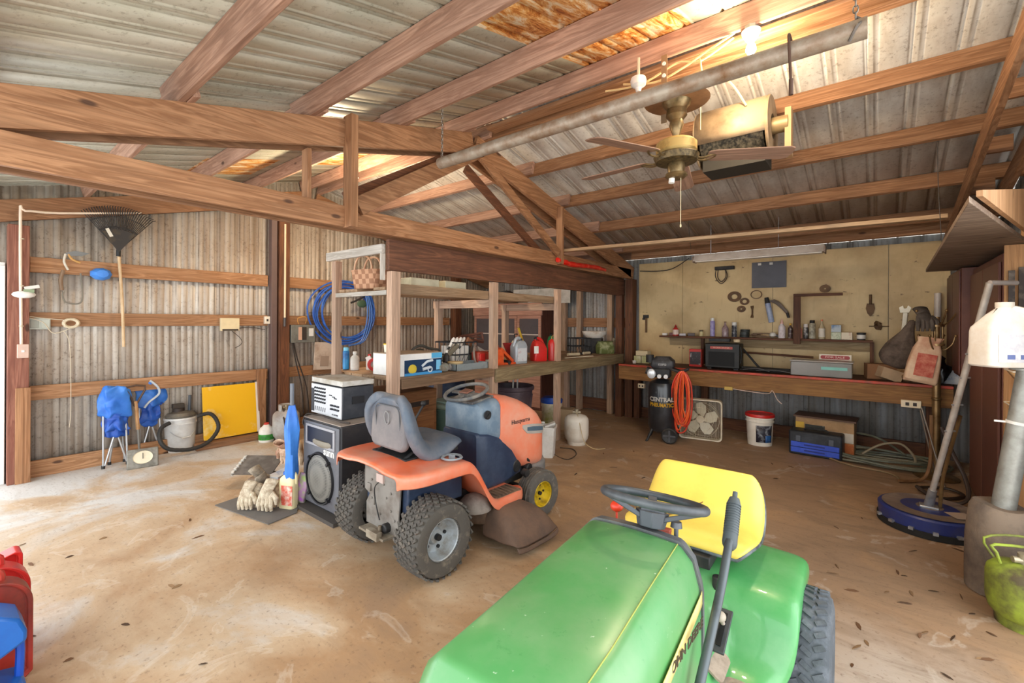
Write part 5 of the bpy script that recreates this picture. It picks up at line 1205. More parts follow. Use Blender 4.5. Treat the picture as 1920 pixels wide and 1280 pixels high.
# chainsaw red, orange jack
cp = standx(903, -3.45); t = T('chainsaw', 'red chainsaw with a pale hand guard standing left of the second front post', 'chainsaw', (cp.x - .03, cp.y, DZ), 75)
obj('motor', MB().bx(-.07, .09, -.07, .07, .01, .17), K('#a83c28', .5, 0, '#7a2c20', 8, .8), t, bevel=.02); obj('cover', MB().bx(-.05, .03, -.085, -.07, .02, .15), RED, t, bevel=.01); obj('front_handle', MB().tube([(-.08, -.07, .02), (-.12, -.08, .12), (-.08, -.02, .22), (0, .06, .22), (.03, .08, .05)], .012, 8, k=4), K('#8a7a70', .6), t); obj('rear_handle', MB().tube([(.08, 0, .14), (.16, 0, .16), (.2, 0, .1), (.09, 0, .03)], .015, 8, k=4), BLK, t); obj('fuel_tank', MB().bx(.03, .12, -.075, .05, .0, .08), K('#e0d8c8', .5), t, bevel=.01)
cp = standx(943, -3.42); t = T('bottle_jack', 'orange floor jack with a slanting handle bar, right of the second front post', 'jack', (cp.x, cp.y, DZ), 82)
OJ = K('#e05a28', .45, 0, '#b04420', 8, .8)
obj('base', MB().bx(-.15, .16, -.06, .06, 0, .025), OJ, t, bevel=.004); obj('body', MB().prism([(-.13, .02), (-.02, .02), (-.02, .14), (-.08, .19), (-.13, .16)], .09, (0, 0, 0), (90, 0, 0)), OJ, t, bevel=.006); obj('arm', MB().board((-.05, 0, .19), (.15, 0, .03), .06, .035), OJ, t, bevel=.004); obj('screw', MB().cyl((-.09, 0, .16), (-.09, 0, .23), .018), K('#8c3a24', .5), t); obj('wheel', MB().cyl((.05, -.065, .025), (.05, .065, .025), .025), BLK, t)
cp = standx(958, -3.62); t = T('red_funnel', 'dark red funnel shaped can behind the orange jack', 'funnel', (cp.x, cp.y, DZ), 0); obj('cone', MB().lathe([(.02, 0), (.03, .05), (.10, .22), (.105, .23)], n=20), K('#a82c2c', .45), t, solid=.004)
# silver gallon jug with handle
def oiljug(lab, p, w, d, h, mat, rz, capm, lb=None, name='oil_jug', handle=True):
    t = T(name, lab, 'jug', p, rz)
    obj('body', MB().loft([[V((x + o_, y, z)) for x, y in rrect(w / 2 * a_, d / 2 * b2, min(w, d) * .2)] for z, a_, b2, o_ in ((0, .94, .94, 0), (h * .03, 1, 1, 0), (h * .66, 1, 1, 0), (h * .78, .86, .9, .02 * w), (h * .86, .55, .7, .10 * w), (h * .90, .30, .45, .14 * w))]), mat, t)
    if handle: obj('handle', MB().tube([(.24 * w, 0, h * .86), (.0, 0, h * .99), (-.28 * w, 0, h * .93), (-.44 * w, 0, h * .66)], d * .15, 8, k=5), mat, t)
    obj('cap', MB().cyl((.14 * w, 0, h * .89), (.14 * w, 0, h * .97), w * .13, n=16), capm, t)
    if lb: obj('label_panel', MB().bx(-w * .38, w * .38, -d / 2 - .002, -d / 2 + .001, h * .1, h * .6), lb, t)
    return t
cp = standx(973, -3.38); oiljug('silver grey oil jug with a white tag among the red fuel cans', (cp.x, cp.y, DZ), .19, .13, .31, K('#a8b0b8', .4, .2), 78, K('#303034', .5), K('#c8ccd0', .5, 0, '#b04040', 18, .3))
cp = standx(998, -3.42); t = T('paper_tag', 'white tag hanging between the silver jug and the red fuel can', 'tag', (cp.x + .12, cp.y - .08, DZ + .11), 75); obj('tag', MB().bx(-.03, .04, -.002, .002, 0, .09), WHT, t)
def gascan(lab, p, w, d, h, mat, rz, name='fuel_can'):
    t = T(name, lab, 'fuel can', p, rz)
    obj('body', MB().loft([[V((x + o_, y, z)) for x, y in rrect(w / 2 * a_, d / 2 * b2, min(w, d) * .25)] for z, a_, b2, o_ in ((0, .93, .93, 0), (h * .04, 1, 1, 0), (h * .55, 1, 1, 0), (h * .75, .8, .85, -.04 * w), (h * .9, .5, .6, -.12 * w), (h * .94, .3, .4, -.14 * w))]), mat, t)
    obj('handle', MB().tube([(-.28 * w, 0, h * .90), (-.1 * w, 0, h * 1.0), (.2 * w, 0, h * .92), (.42 * w, 0, h * .6)], d * .13, 8, k=5), mat, t)
    obj('cap', MB().cyl((-.18 * w, 0, h * .92), (-.26 * w, 0, h * 1.04), w * .11, n=14), BLK, t)
    return t
cp = standx(1010, -3.40); gascan('red plastic fuel can with arched handle, directly right of the silver jug', (cp.x, cp.y, DZ), .20, .16, .29, REDP, 65)
cp = standx(1032, -3.52); gascan('green plastic can standing between the two red fuel cans', (cp.x, cp.y + .02, DZ), .16, .12, .33, K('#1f8a4c', .4, 0, '#187040', 5, .8), 120, 'watering_can')
cp = standx(1034, -3.33); t = T('red_gas_bottle', 'slim red metal can with a brass nozzle, rightmost of the cans', 'fuel can', (cp.x + .02, cp.y - .02, DZ), 60); obj('body', MB().lathe([(0, 0), (.05, 0), (.052, .01), (.052, .22), (.04, .26), (.015, .28)], n=20), REDP, t); obj('nozzle', MB().tube([(0, 0, .27), (0, 0, .31), (.04, 0, .34)], .007, 6), K('#b49a60', .4, .5), t)
cp = standx(990, -3.9); t = T('yellow_handle_tool', 'tool with a yellow handle leaning behind the silver jug', 'tool', (cp.x, cp.y, DZ), 80, ry=-24); obj('handle', MB().bx(-.015, .015, -.01, .01, .2, .46), K('#e0b83c', .5), t, bevel=.004); obj('shaft', MB().cyl((0, 0, 0), (0, 0, .2), .01), STL, t)
cp = standx(965, -3.95); t = T('yellow_sprayer', 'pale pump bottle behind the jack', 'bottle', (cp.x, cp.y, DZ), 0); obj('body', MB().lathe([(0, 0), (.06, 0), (.065, .02), (.06, .18), (.03, .24)], n=18), K('#d8c8a8', .5), t); obj('pump', MB().tube([(0, 0, .23), (0, 0, .33), (.05, 0, .33)], .01, 6), BLK, t)
# far end of deck
crate('black milk crate at the far end of the shelf against the back wall', (-3.66, 6.24, DZ), .28, .28, .25, CRB, 60)
carton('black_bin', 'black box under the white basin at the far end of the shelf', 'box', (-3.62, 6.66, DZ), .26, .22, .24, BLK, 20)
t = T('wash_basin', 'white oval basin with a rusty rim on the black box', 'basin', (-3.62, 6.66, DZ + .243), 20); obj('bowl', MB().lathe([(0, .0), (.10, .0), (.17, .06), (.19, .11), (.2, .115), (.18, .10), (.1, .02), (0, .015)], n=30, sx=1.1, sy=.7), K('#e4ded4', .3, 0, '#b08c68', 6, .5), t)
cp = standx(1135, -3.38); t = T('garden_bag', 'olive green printed bag slumped at the far end of the shelf', 'bag', (cp.x, cp.y, DZ), 60)
obj('bag', MB().loft([[V((x, y, z)) for x, y in rrect(.15 * w_, .07 * d_, .03)] for z, w_, d_ in ((0, 1, .8), (.03, 1.03, 1), (.12, .9, 1), (.18, .85, .5), (.2, 1.0, .15))]).jit(.02, 9), K('#6a7440', .5, 0, '#c8c8a0', 7, .5), t)
cp = standx(1152, -3.45); vessel('plastic_jug', 'pale yellowish plastic jug right of the green bag', 'jug', (cp.x, cp.y - .02, DZ), .075, .24, K('#d8ccb0', .5), K('#c8b898', .5), None, 'bottle')
for i, (px, X_, lab) in enumerate(((1082, -3.5, 'rolled paper lying in front of the far black crate'), (1106, -3.5, 'short paper roll lying left of the green bag'))):
    cp = standx(px, X_); t = T('paper_roll', lab, 'roll', (cp.x, cp.y - .1, DZ + .024), 70 + 15 * i); obj('roll', MB().cyl((-.11 + .03 * i, 0, 0), (.11 - .03 * i, 0, 0), .022), K('#d8c8a8', .7), t)
cp = standx(1080, -3.3); t = T('paint_stick', 'thin pale wooden stick on the shelf near the third front post', 'stick', (cp.x, cp.y + .1, DZ + .006), 80); obj('stick', MB().bx(-.3, .3, -.012, .012, -.005, .004), K('#e8dcc0', .6), t)
# ---------------------------------------------------------------- under the shelf
t = T('trash_can', 'big purple brown plastic trash can under the shelf', 'trash can', (-3.78, 4.70, 0)); DP = K('#4c3e44', .5, 0, '#6a5c60', 5, .7)
obj('can', MB().lathe([(0, .0), (.20, 0), (.215, .02), (.27, .64), (.29, .65), (.295, .68), (.285, .70), (.27, .69), (.20, .02)], n=36), DP, t)
for a in (0, 90, 180, 270): obj('rib', MB().board((.212 * math.cos(R(a + 20)), .212 * math.sin(R(a + 20)), .05), (.268 * math.cos(R(a + 20)), .268 * math.sin(R(a + 20)), .6), .03, .02), DP, t)
for i, (x, y) in enumerate(((-.1, .1), (-.05, .13))):
    tt = T('white_stick', 'white stick standing in the trash can, %s of the two' % ('left' if i else 'right'), 'stick', (-3.78 + x + .1 * 0, 4.70 + y, .04), 0); obj('stick', MB().cyl((0, 0, 0), (.03, .02, .93), .011), WHT, tt)
t = T('storage_tote', 'pale green lidded tote under the shelf behind the mower', 'tote', (-3.74, 3.62, 0), 90); obj('tub', MB().box((0, 0, .30), (.62, .42, .60), None, 0, 1.05), K('#6c8c80', .5), t, bevel=.02); obj('lid', MB().box((0, 0, .62), (.68, .48, .05)), K('#9cb0a0', .5, 0, '#8a9a84', 6, .7), t, bevel=.02); obj('lid_top', MB().box((0, 0, .655), (.5, .32, .02)), K('#a8bcac', .5), t, bevel=.008)
t = T('blue_barrel', 'dark blue plastic drum under the shelf behind the tote', 'drum', (-4.0, 4.12, 0)) if 0 else T('blue_barrel', 'dark blue plastic drum under the shelf beyond the tote', 'drum', (-4.35, 4.05, 0)); obj('drum', MB().lathe([(0, 0), (.22, 0), (.24, .03), (.24, .28), (.25, .3), (.24, .32), (.24, .62), (.25, .64), (.24, .66), (.24, .86), (.22, .90), (0, .9)], n=32), K('#2c3a54', .4, 0, '#46546c', 5, .7), t)
for i in range(2):
    t = T('white_tube', 'thin white tube standing behind the steering wheel of the orange mower, %s one' % ('left', 'right')[i], 'tube', (-4.28, 3.36 + .06 * i, 0)); obj('tube', MB().cyl((0, 0, 0), (0, .0, .98), .012), WHT, t)
t = T('wood_cabinet', 'low brown wooden cabinet with slots under the near end of the shelf', 'cabinet', (-3.92, 2.86, 0), 90); obj('carcass', MB().bx(-.38, .36, -.30, .30, 0, .84), wood('#a87448', '#8a5a34', 'X'), t, bevel=.005); obj('vent_slots', MB().bx(-.05, .25, -.305, -.30, .68, .73), DKP, t); obj('panel', MB().bx(-.34, .32, -.31, -.301, .06, .62), wood('#b07c50', '#946440', 'X'), t)
t = T('steel_ramp', 'folded grey walker frame seen between the mower seat and wheel', 'walker frame', (-3.02, 2.72, 0)) if 0 else None
# blue lid pail, white bin, white gas cylinder
p = V((-3.72, 5.55, 0)); t = T('pail', 'cream pail with a bright blue lid behind the white bin', 'pail', p); obj('pail', MB().lathe([(0, 0), (.13, 0), (.15, .30), (.156, .31), (.156, .36), (.15, .37)], n=28), K('#dcd4c0', .5, 0, '#9a9a50', 5, .5), t); obj('lid', MB().lathe([(.16, .36), (.165, .40), (.16, .415), (.14, .415), (.13, .44), (0, .445)], n=28), K('#1c4cb0', .4), t)
p, s = pl(1032, 857, 0); t = T('styrofoam_bin', 'tall battered white bin with torn rim in front of the second shelf bay', 'bin', (-2.96, 4.30, 0), 25)
mb = MB().loft([[V((x, y, z)) for x, y in rrect(.11 * w_, .10 * w_, .02)] for z, w_ in ((0, .86), (.02, .88), (.30, 1.0), (.33, 1.1), (.35, 1.1), (.35, 1.0), (.04, .82))]); obj('bin', mb.jit(.006, 20), WHT, t); obj('torn_flap', MB().box((.05, -.03, .37), (.13, .05, .02), (10, -20, 20)).jit(.01, 30), WHT, t); obj('torn_flap', MB().box((-.06, -.03, .37), (.10, .05, .02), (-12, -30, -20)), WHT, t)
p, s = pl(1076, 832, 0); t = gas_bottle('gas_cylinder', 'white gas cylinder on the brown floor in front of the third shelf post', (p.x + .02, p.y + .03, 0), .152, .42, K('#e6dfd2', .45, 0, '#c8b8a0', 4, .7), 30, collar=None)
obj('hose', MB().tube([(0, -.02, .40), (.02, -.10, .36), (.05, -.165, .25), (.10, -.2, .08), (.22, -.24, .012), (.35, -.2, .012)], .004, 6, k=6), K('#c8b080', .6), t)
S('black_cable', MB().tube([onZ(1018, 800, .30) , onZ(1022, 826, .1), onZ(1034, 848, .006), onZ(1062, 861, .006), onZ(1080, 852, .006), onZ(1074, 842, .006), onZ(1050, 839, .006)], .006, 6, k=6), K('#4a3a2c', .6), 'thin dark cable curling on the floor beside the white bin', 'cable')
carton('cardboard_parcel', 'small crumpled brown packet behind the white gas cylinder', 'packet', (-3.45, 5.55, 0), .2, .16, .30, K('#a89070', .7), 20)
# hutch in the corner
t = T('hutch', 'pinkish wooden hutch with three glazed doors in the far corner behind the shelves', 'cabinet', (-5.3, 6.72, 0)); HW = wood('#cc9c86', '#b0806c', 'X', c3='#946a58')
obj('carcass', MB().bx(-.80, .80, -.32, .30, 0, 1.86), wood('#6a3c2c', '#4c2a20', 'Z'), t, bevel=.005)
obj('cornice', MB().bx(-.82, .82, -.35, -.32, 1.66, 1.88), HW, t, bevel=.004)
for i, x in enumerate((-.53, 0, .53)):
    d = obj('glazed_door', MB().bx(x - .26, x - .21, -.34, -.32, .95, 1.655).bx(x + .21, x + .26, -.34, -.32, .95, 1.655).bx(x - .21, x + .21, -.34, -.32, 1.60, 1.655).bx(x - .21, x + .21, -.34, -.32, .95, 1.0), HW, t)
    obj('pane', MB().bx(x - .21, x + .21, -.33, -.325, 1.0, 1.60), K('#5c5658', .12), d); obj('glazing_bar', MB().bx(x - .21, x + .21, -.338, -.33, 1.31, 1.33), K('#cfc0b4', .5), d)
obj('lower_front', MB().bx(-.78, .78, -.33, -.32, .05, .92), HW, t)
t = T('white_sheet', 'white painted board standing on top of the hutch', 'board', (-5.0, 6.93, 1.89)); obj('board', MB().bx(-.55, .75, -.01, .01, 0, .28), K('#d8d4cc', .6, 0, '#b8b4a8', 6, .7), t)
t = T('coiled_wire', 'dark coil of wire on top of the hutch', 'wire', (-5.35, 6.6, 1.89)); mb = MB()
for k in range(4): mb.tube([(.14 * math.cos(R(a)), .12 * math.sin(R(a)), .012 + .012 * k) for a in range(0, 360, 24)], .008, 6, True)
obj('coil', mb, DKP, t)
# fluorescent strip? red tie-down on the chord
p0, p1 = onX(1046, 487, -3.07), onX(1136, 506, -3.07)
t = T('red_bundle', 'bright red bundle of plastic tied along the bottom chord of the truss', 'bundle', (-3.075, (p0.y + p1.y) / 2, 2.27)); hl = (p1.y - p0.y) / 2
obj('bundle', MB().tube([(0, -hl, p0.z - 2.27), (0, -.3, p0.z - 2.29), (0, .3, p1.z - 2.26), (0, hl, p1.z - 2.27)], [.03, .034, .03, .02], 9, k=6).jit(.012, 14), K('#d8180c', .3, 0, '#f07058', 16, .4), t)
# ================================================================ workbench, back wall, right side, ceiling
def bk(px, Y, z=None):
    d = ray(px, PY); t_ = Y / d.y; return V((d.x * t_, Y, BZ if z is None else z))
SZ = 1.347
def onshelf(px, Y=6.97): return bk(px, Y, SZ)
# --- items on the wall shelf
for args in (
    ('tin_can', 'red lantern shaped can at the left end of the wall shelf', 'can', 1267, .045, .17, RED, K('#a02020', .4), K('#e8d0c0', .5), 'cone'),
    ('jar', 'small jar with dark lid left of the tall purple spray can', 'jar', 1315, .03, .09, K('#d0c08c', .4), K('#5a4a2a', .4), None, 'jar'),
    ('spray_can', 'tall white and purple spray can on the wall shelf', 'spray can', 1336, .034, .27, K('#8c7cc0', .4, 0, '#c8c4dc', 14, .8), WHT, None, 'spray'),
    ('bottle', 'clear faceted bottle with brown cap on the wall shelf', 'bottle', 1360, .045, .22, K('#b09898', .15, 0, '#6a4848', 14, .7), K('#8a6a4a', .5), None, 'wine'),
    ('jar', 'white capped black and white bottle on the wall shelf', 'bottle', 1377, .034, .21, K('#34343c', .4, 0, '#d0d0d0', 22, .4), WHT, None, 'jar'),
    ('squeeze_bottle', 'white bottle with pink pointed cap left of the dark upright board', 'bottle', 1466, .042, .26, K('#e6dcdc', .45, 0, '#b09494', 16, .6), K('#e8b8a8', .5), None, 'cone'),
    ('bottle', 'dark bottle with yellow cap just left of the upright board', 'bottle', 1482, .028, .20, K('#4a3434', .4, 0, '#c8b8a8', 20, .4), K('#d8a840', .5), None, 'bottle'),
    ('squeeze_bottle', 'orange labelled bottle just right of the upright board', 'bottle', 1500, .026, .20, K('#d89480', .45), K('#e8dcd0', .5), None, 'cone'),
    ('bottle', 'black and white bottle with pale cap, third right of the upright board', 'bottle', 1511, .028, .19, K('#3a3434', .4, 0, '#e0dcd4', 20, .5), K('#e8e0d8', .5), None, 'jar'),
    ('spray_can', 'black capped spray can with pale label on the wall shelf', 'spray can', 1523, .036, .24, K('#c0b8a0', .4, 0, '#3a3a34', 16, .7), BLK, None, 'spray'),
    ('bottle', 'clear tall bottle with orange cap on the wall shelf', 'bottle', 1541, .035, .25, K('#b8a888', .12, 0, '#d8d0b8', 9, .6), K('#d87850', .5), K('#e0d8c8', .5), 'wine'),
    ('jar', 'small black jar with white band at the right end of the wall shelf', 'jar', 1615, .045, .09, BLK, BLK, K('#dcd8d0', .4), 'tub')):
    nm, lab, cat, px, r_, h_, b_, c_, bd, st_ = args
    vessel(nm, lab, cat, onshelf(px), r_, h_, b_, c_, bd, st_)
carton('small_box', 'blue and white box stacked on the green one at the right of the shelf', 'box', onshelf(1568) + V((0, 0, .092)), .10, .06, .09, K('#b8c4cc', .6, 0, '#3c6aa0', 14, .4))
carton('small_box', 'green and white box under the blue one at the right of the shelf', 'box', onshelf(1568), .10, .07, .09, K('#d0d4bc', .6, 0, '#4c8a5c', 14, .5))
carton('small_box', 'cream box with two dark spots beside the stacked small boxes', 'box', onshelf(1588), .11, .06, .09, K('#e4d8c0', .6, 0, '#b8543c', 12, .3))
t = T('tape_rolls', 'stack of dark rolls of tape on the wall shelf', 'tape', onshelf(1396))
for i in range(3): obj('roll', MB().lathe([(.025, 0), (.06, 0), (.06, .035), (.025, .035), (.025, 0)], (.004 * i, 0, .037 * i), None, 22), K('#2c302c', .6, 0, '#5c605c', 9, .5), t)
for i, (px, w_, m_, lab) in enumerate(((1247, .07, WHT, 'small white packet at the far left of the wall shelf'), (1261, .09, K('#6a3430', .5), 'dark red flat tin left of the red can on the shelf'), (1280, .09, K('#c8c0c0', .4), 'flat pale box right of the red can on the shelf'), (1296, .10, K('#5c4c48', .5), 'flat dark box on the left part of the wall shelf'))):
    carton('small_packet', lab, 'packet', onshelf(px), w_, .05, .035 + .008 * (i % 2), m_, 8 * i)
t = T('metal_clamps', 'heap of brown metal scraps in the middle of the wall shelf', 'metal parts', onshelf(1430)); mb = MB(); random.seed(8)
for i in range(9): mb.board((random.uniform(-.16, .16), random.uniform(-.04, .04), .008 + .006 * i), (random.uniform(-.16, .16), random.uniform(-.04, .04), .010 + .006 * i), .02, .012)
obj('scraps', mb, K('#6a5038', .6, .3), t)
t = T('lamp_bulb', 'white bulb lying on the wall shelf beside the pointed bottle', 'bulb', onshelf(1449) + V((0, 0, .04)), 30); obj('glass', MB().sph((0, 0, 0), (.04, .038, .038), 16), WHT, t); obj('base', MB().cyl((.03, 0, -.0), (.075, 0, -.02), .016), STL, t)
# --- hung on the wall
def wl(px, py, off=.05): return onY(px, py, YB - off)
def hang(name, lab, cat, px, py, rz=0): p = wl(px, py); return T(name, lab, cat, (p.x, p.y, p.z), rz)
IR = K('#6e5236', .6, .4, '#4a3424', 9, .8)
for px, py, ro, ri, lab in ((1377, 556, .075, .035, 'large brown hole saw ring hung on the tan wall'), (1418, 552, .06, .052, 'thin hoop hung right of the large ring on the tan wall'), (1396, 565, .05, .026, 'small brown ring hung below the large ring'), (1390, 579, .046, .012, 'solid brown disc hung lowest of the group on the tan wall'), (1547, 541, .05, .01, 'dark round knob hung above the arm of the upright board')):
    t = hang('metal_ring', lab, 'ring', px, py); t.rotation_euler[2] = R(0)
    obj('ring', MB().lathe([(ri, -.01), (ro, -.01), (ro * 1.02, 0), (ro, .01), (ri, .01), (ri, -.01)], (0, 0, 0), (90, 0, 0), 26, sx=1.2), IR, t)
t = hang('bottle_opener', 'short dark metal tool hung beside the thin hoop', 'tool', 1410, 585); obj('tool', MB().tube([(0, 0, .09), (.005, 0, .0), (0, 0, -.08)], [.02, .010, .018], 8, k=3), IR, t)
t = hang('pipe_wrench', 'dark adjustable wrench hung at the left end of the tan wall', 'wrench', 1211, 600); obj('jaw', MB().box((0, 0, .06), (.09, .03, .05)).box((-.03, 0, .02), (.05, .03, .03)), BLK, t, bevel=.005); obj('handle', MB().box((.005, 0, -.08), (.03, .02, .24)), IR, t, bevel=.004)
t = hang('caulking_gun', 'blue and white tube hanging tilted from a dark nozzle on the tan wall', 'caulking tube', 1443, 585)
obj('tube', MB().cyl((-.02, -.03, .12), (.03, -.03, -.14), .035, .035, 16), K('#a8b4cc', .4, 0, '#3c5c94', 9, .6), t); obj('cap', MB().cyl((-.035, -.03, .20), (-.02, -.03, .12), .025, .034, 12), BLK, t)
t = hang('grease_gun', 'dark metal arm slanting down from the blue tube to the bottles', 'grease gun', 1462, 575); obj('barrel', MB().tube([(-.12, -.03, .08), (-.03, -.03, .06), (.09, -.03, -.08)], [.014, .026, .02], 8, k=3), K('#8a8078', .4, .6), t); obj('tip', MB().cyl((.09, -.03, -.08), (.11, -.03, -.15), .016), BLK, t)
t = hang('garden_trowel', 'dark trowel hung blade down on the tan wall', 'trowel', 1632, 578); obj('blade', MB().prism([(-.035, .06), (-.045, 0), (-.03, -.06), (0, -.10), (.03, -.06), (.045, 0), (.035, .06)], .01, (0, 0, 0), (90, 0, 0)), IR, t); obj('handle', MB().cyl((0, 0, .05), (0, 0, .17), .014), IR, t)
t = hang('wire_bundle', 'tangled dark gear hung right of the trowel on the tan wall', 'gear', 1647, 610); obj('gear', MB().sph((0, 0, 0), (.05, .02, .05), 12).jit(.03, 30), IR, t); obj('pin', MB().cyl((-.09, 0, -.01), (.10, 0, -.01), .005), IR, t)
t = hang('spanner', 'long pale open ended spanner hung above the grey sacks', 'spanner', 1695, 605); obj('shaft', MB().box((-.0, 0, -.05), (.045, .012, .34), (0, 4, 0)), K('#d8ccb4', .4, .4), t, bevel=.004); obj('jaw', MB().prism([(-.045, .0), (-.055, .06), (-.02, .085), (-.012, .05), (.012, .05), (.025, .085), (.055, .055), (.035, 0)], .014, (.01, 0, .12), (90, 0, 0)), K('#d8ccb4', .4, .4), t)
p = wl(1443, 516, .045); t = T('dark_board', 'slate grey square sheet hung on the tan wall under the strip light', 'sheet', (p.x, p.y, p.z - .17)); obj('sheet', MB().bx(-.22, .20, -.004, .004, -.0, .36), K('#55555c', .5, 0, '#44444a', 3, .8), t)
for i, x in enumerate((-.12, .02)): obj('clip', MB().box((x, -.01, .33), (.04, .02, .03)), WHT, t)
p = wl(1360, 503, .06); t = T('power_strip', 'black box with two loops of cable on the tan wall under the strip light', 'power strip', (p.x, p.y, p.z)); obj('box', MB().bx(-.14, .12, -.03, .03, -.02, .03), BLK, t, bevel=.005)
for i in range(2): obj('cable_loop', MB().tube([(-.12 + .03 * i, -.01, .02), (-.13 + .03 * i, -.01, -.12), (-.05, -.01, -.22 + .03 * i), (.03 - .02 * i, -.01, -.12), (.0, -.01, -.01)], .006, 6, k=5), DKP, t)
t = T('black_wire', 'black wire sagging along the top of the tan wall to the strip light', 'cable', (-2.9, 7.0, 2.36)); obj('cable', MB().tube([(-.08, 0, .02), (.2, 0, .0), (.45, -.02, .02), (.85, -.5, .09)], .007, 6, k=5), BLK, t)
# --- strip light
p0 = onY(1303, 491, 6.15); p1 = onY(1546, 472, 6.15); L = p1.x - p0.x
t = T('strip_light', 'long unlit white strip light hanging over the workbench', 'strip light', (p0.x + L / 2, 6.15, (p0.z + p1.z) / 2), 0)
LW_ = K('#d0c4b8', .4, 0, '#b4a494', 5, .7)
obj('housing', MB().loft([[V((x, y, z)) for y, z in ((-.085, 0), (.085, 0), (.07, .03), (.035, .085), (-.035, .085), (-.07, .03))] for x in (-L / 2, L / 2)]), LW_, t, bevel=.003)
obj('diffuser', MB().bx(-L / 2 + .02, L / 2 - .02, -.06, .06, -.012, -.001), K('#e0d8cc', .3), t); obj('end_cap', MB().bx(L / 2, L / 2 + .012, -.075, .075, -.015, .06), K('#8c7460', .5), t); obj('end_cap', MB().bx(-L / 2 - .012, -L / 2, -.075, .075, -.015, .06), K('#8c7460', .5), t)
for x in (-.36 * L, .18 * L): obj('hanging_chain', MB().cyl((x, 0, .055), (x, 0, roofz(6.15) - p0.z - .02), .004, n=6), STL, t)
# --- on the bench
vessel('spray_nozzle', 'small clear glass cup at the left end of the workbench', 'cup', bk(1190, 6.55), .03, .05, K('#d8d0c8', .2), None, None, 'tub')
t = T('parts_organizer', 'pale two drawer plastic organizer at the left end of the workbench', 'organizer', bk(1206, 6.72)); obj('case', MB().bx(-.12, .12, -.07, .07, 0, .11), K('#a8a878', .3, 0, '#d0ccac', 12, .6), t, bevel=.004); obj('upper_box', MB().bx(-.09, .10, -.07, .07, .115, .19), K('#d4c4a0', .5), t, bevel=.006); obj('divider', MB().bx(-.005, .005, -.073, -.07, 0, .11), DKP, t)
carton('red_grey_box', 'upright red and dark grey product box left of the black heater', 'box', bk(1306, 6.72), .17, .10, .25, K('#c83028', .45), 0, front=K('#3c3436', .5, 0, '#c8c4c0', 18, .3))
t = T('black_heater', 'large black cabinet heater with a red name strip on the workbench', 'heater', bk(1358, 6.62)); t.scale = (.78, .9, .95); obj('case', MB().bx(-.28, .28, -.13, .13, .02, .37), K('#16140f', .5, 0, '#2a2620', 6, .6), t, bevel=.012); obj('name_strip', MB().bx(-.19, .17, -.136, -.13, .29, .325), K('#b84434', .4), t); obj('strip_text', MB().text('WORKCENTER', .028, (-.01, -.1375, .3075), (90, 0, 0), sx=1.4), K('#e8b8a0', .5), t); obj('side_grip', MB().tube([(.285, -.1, .1), (.30, -.1, .15), (.30, -.1, .28), (.285, -.1, .33)], .01, 6), BLK, t)
obj('grille', MB().bx(-.22, .20, -.134, -.13, .05, .25), K('#0c0c0a', .7), t); obj('foot', MB().bx(-.25, -.18, -.1, .1, 0, .02), BLK, t); obj('foot', MB().bx(.18, .25, -.1, .1, 0, .02), BLK, t)
vessel('cup', 'white cup lying on top of the black heater', 'cup', bk(1382, 6.62, BZ + .372), .045, .04, K('#e0c8a0', .5), None, None, 'tub')
carton('black_pouch', 'flat black pouch on top of the black heater', 'pouch', bk(1350, 6.64, BZ + .372), .26, .14, .04, BLK, 6)
t = T('tangled_tools', 'tangle of black cords and tools along the front of the workbench', 'cords', bk(1437, 6.55)); mb = MB(); random.seed(5)
for k in range(9): mb.tube([(random.uniform(-.3, .3), random.uniform(-.06, .06), random.uniform(.012, .05)) for i in range(5)], .010, 6, k=5)
obj('cords', mb, K('#221e1a', .6), t); obj('plier_handles', MB().tube([(-.25, -.08, .02), (-.1, -.10, .05), (.05, -.08, .02)], .012, 6, k=3).tube([(-.1, -.08, .02), (.1, -.1, .04), (.28, -.08, .02)], .010, 6, k=3), K('#3a3430', .5), t)
S('black_rod', MB().cyl(onY(1390, 660, 6.98), onY(1525, 670, 6.98), .014), WD('X'), 'long dark rod leaning under the wall shelf right of the heater', 'rod')
S('black_hose', MB().tube([bk(1392, 6.80, 1.20), bk(1405, 6.78, 1.1), bk(1425, 6.76, .95), bk(1440, 6.74, .935)], .014, 7, k=5), BLK, 'black hose bending down from the rod to the bench', 'hose')
t = T('storage_box', 'clear plastic storage box with a teal strip inside on the workbench', 'storage box', bk(1542, 6.56)); x0 = bk(1485, 6.5).x - bk(1542, 6.5).x; x1 = bk(1600, 6.5).x - bk(1542, 6.5).x
obj('tub', MB().bx(x0, x1, -.14, .14, 0, .17), K('#b8b4ae', .2, 0, '#a8a49e', 6, .5, trans=.55), t, bevel=.01); obj('lid', MB().bx(x0 - .008, x1 + .008, -.15, .15, .17, .185), K('#c4c0b8', .3, 0, '#b0aca4', 5, .5, trans=.3), t, bevel=.004); obj('teal_strip', MB().bx(x0 * .0, x1 * .85, -.144, -.141, .085, .12), K('#7cc4b8', .4), t)
t = T('small_sign', 'small white sign with red rounded strip behind the clear box', 'sign', bk(1566, 6.74)); obj('plate', MB().bx(-.16, .16, -.004, .004, .0, .25), K('#f0e4d0', .5), t); ss_ = obj('red_strip', MB().prism(rrect(.145, .022, .02, 6), .003, (0, -.006, .215), (90, 0, 0)), K('#a81c18', .4), t); obj('lettering', MB().text('FOR SALE', .034, (0, -.0085, .215), (90, 0, 0), sx=1.35), K('#f0d0c0', .5), ss_)
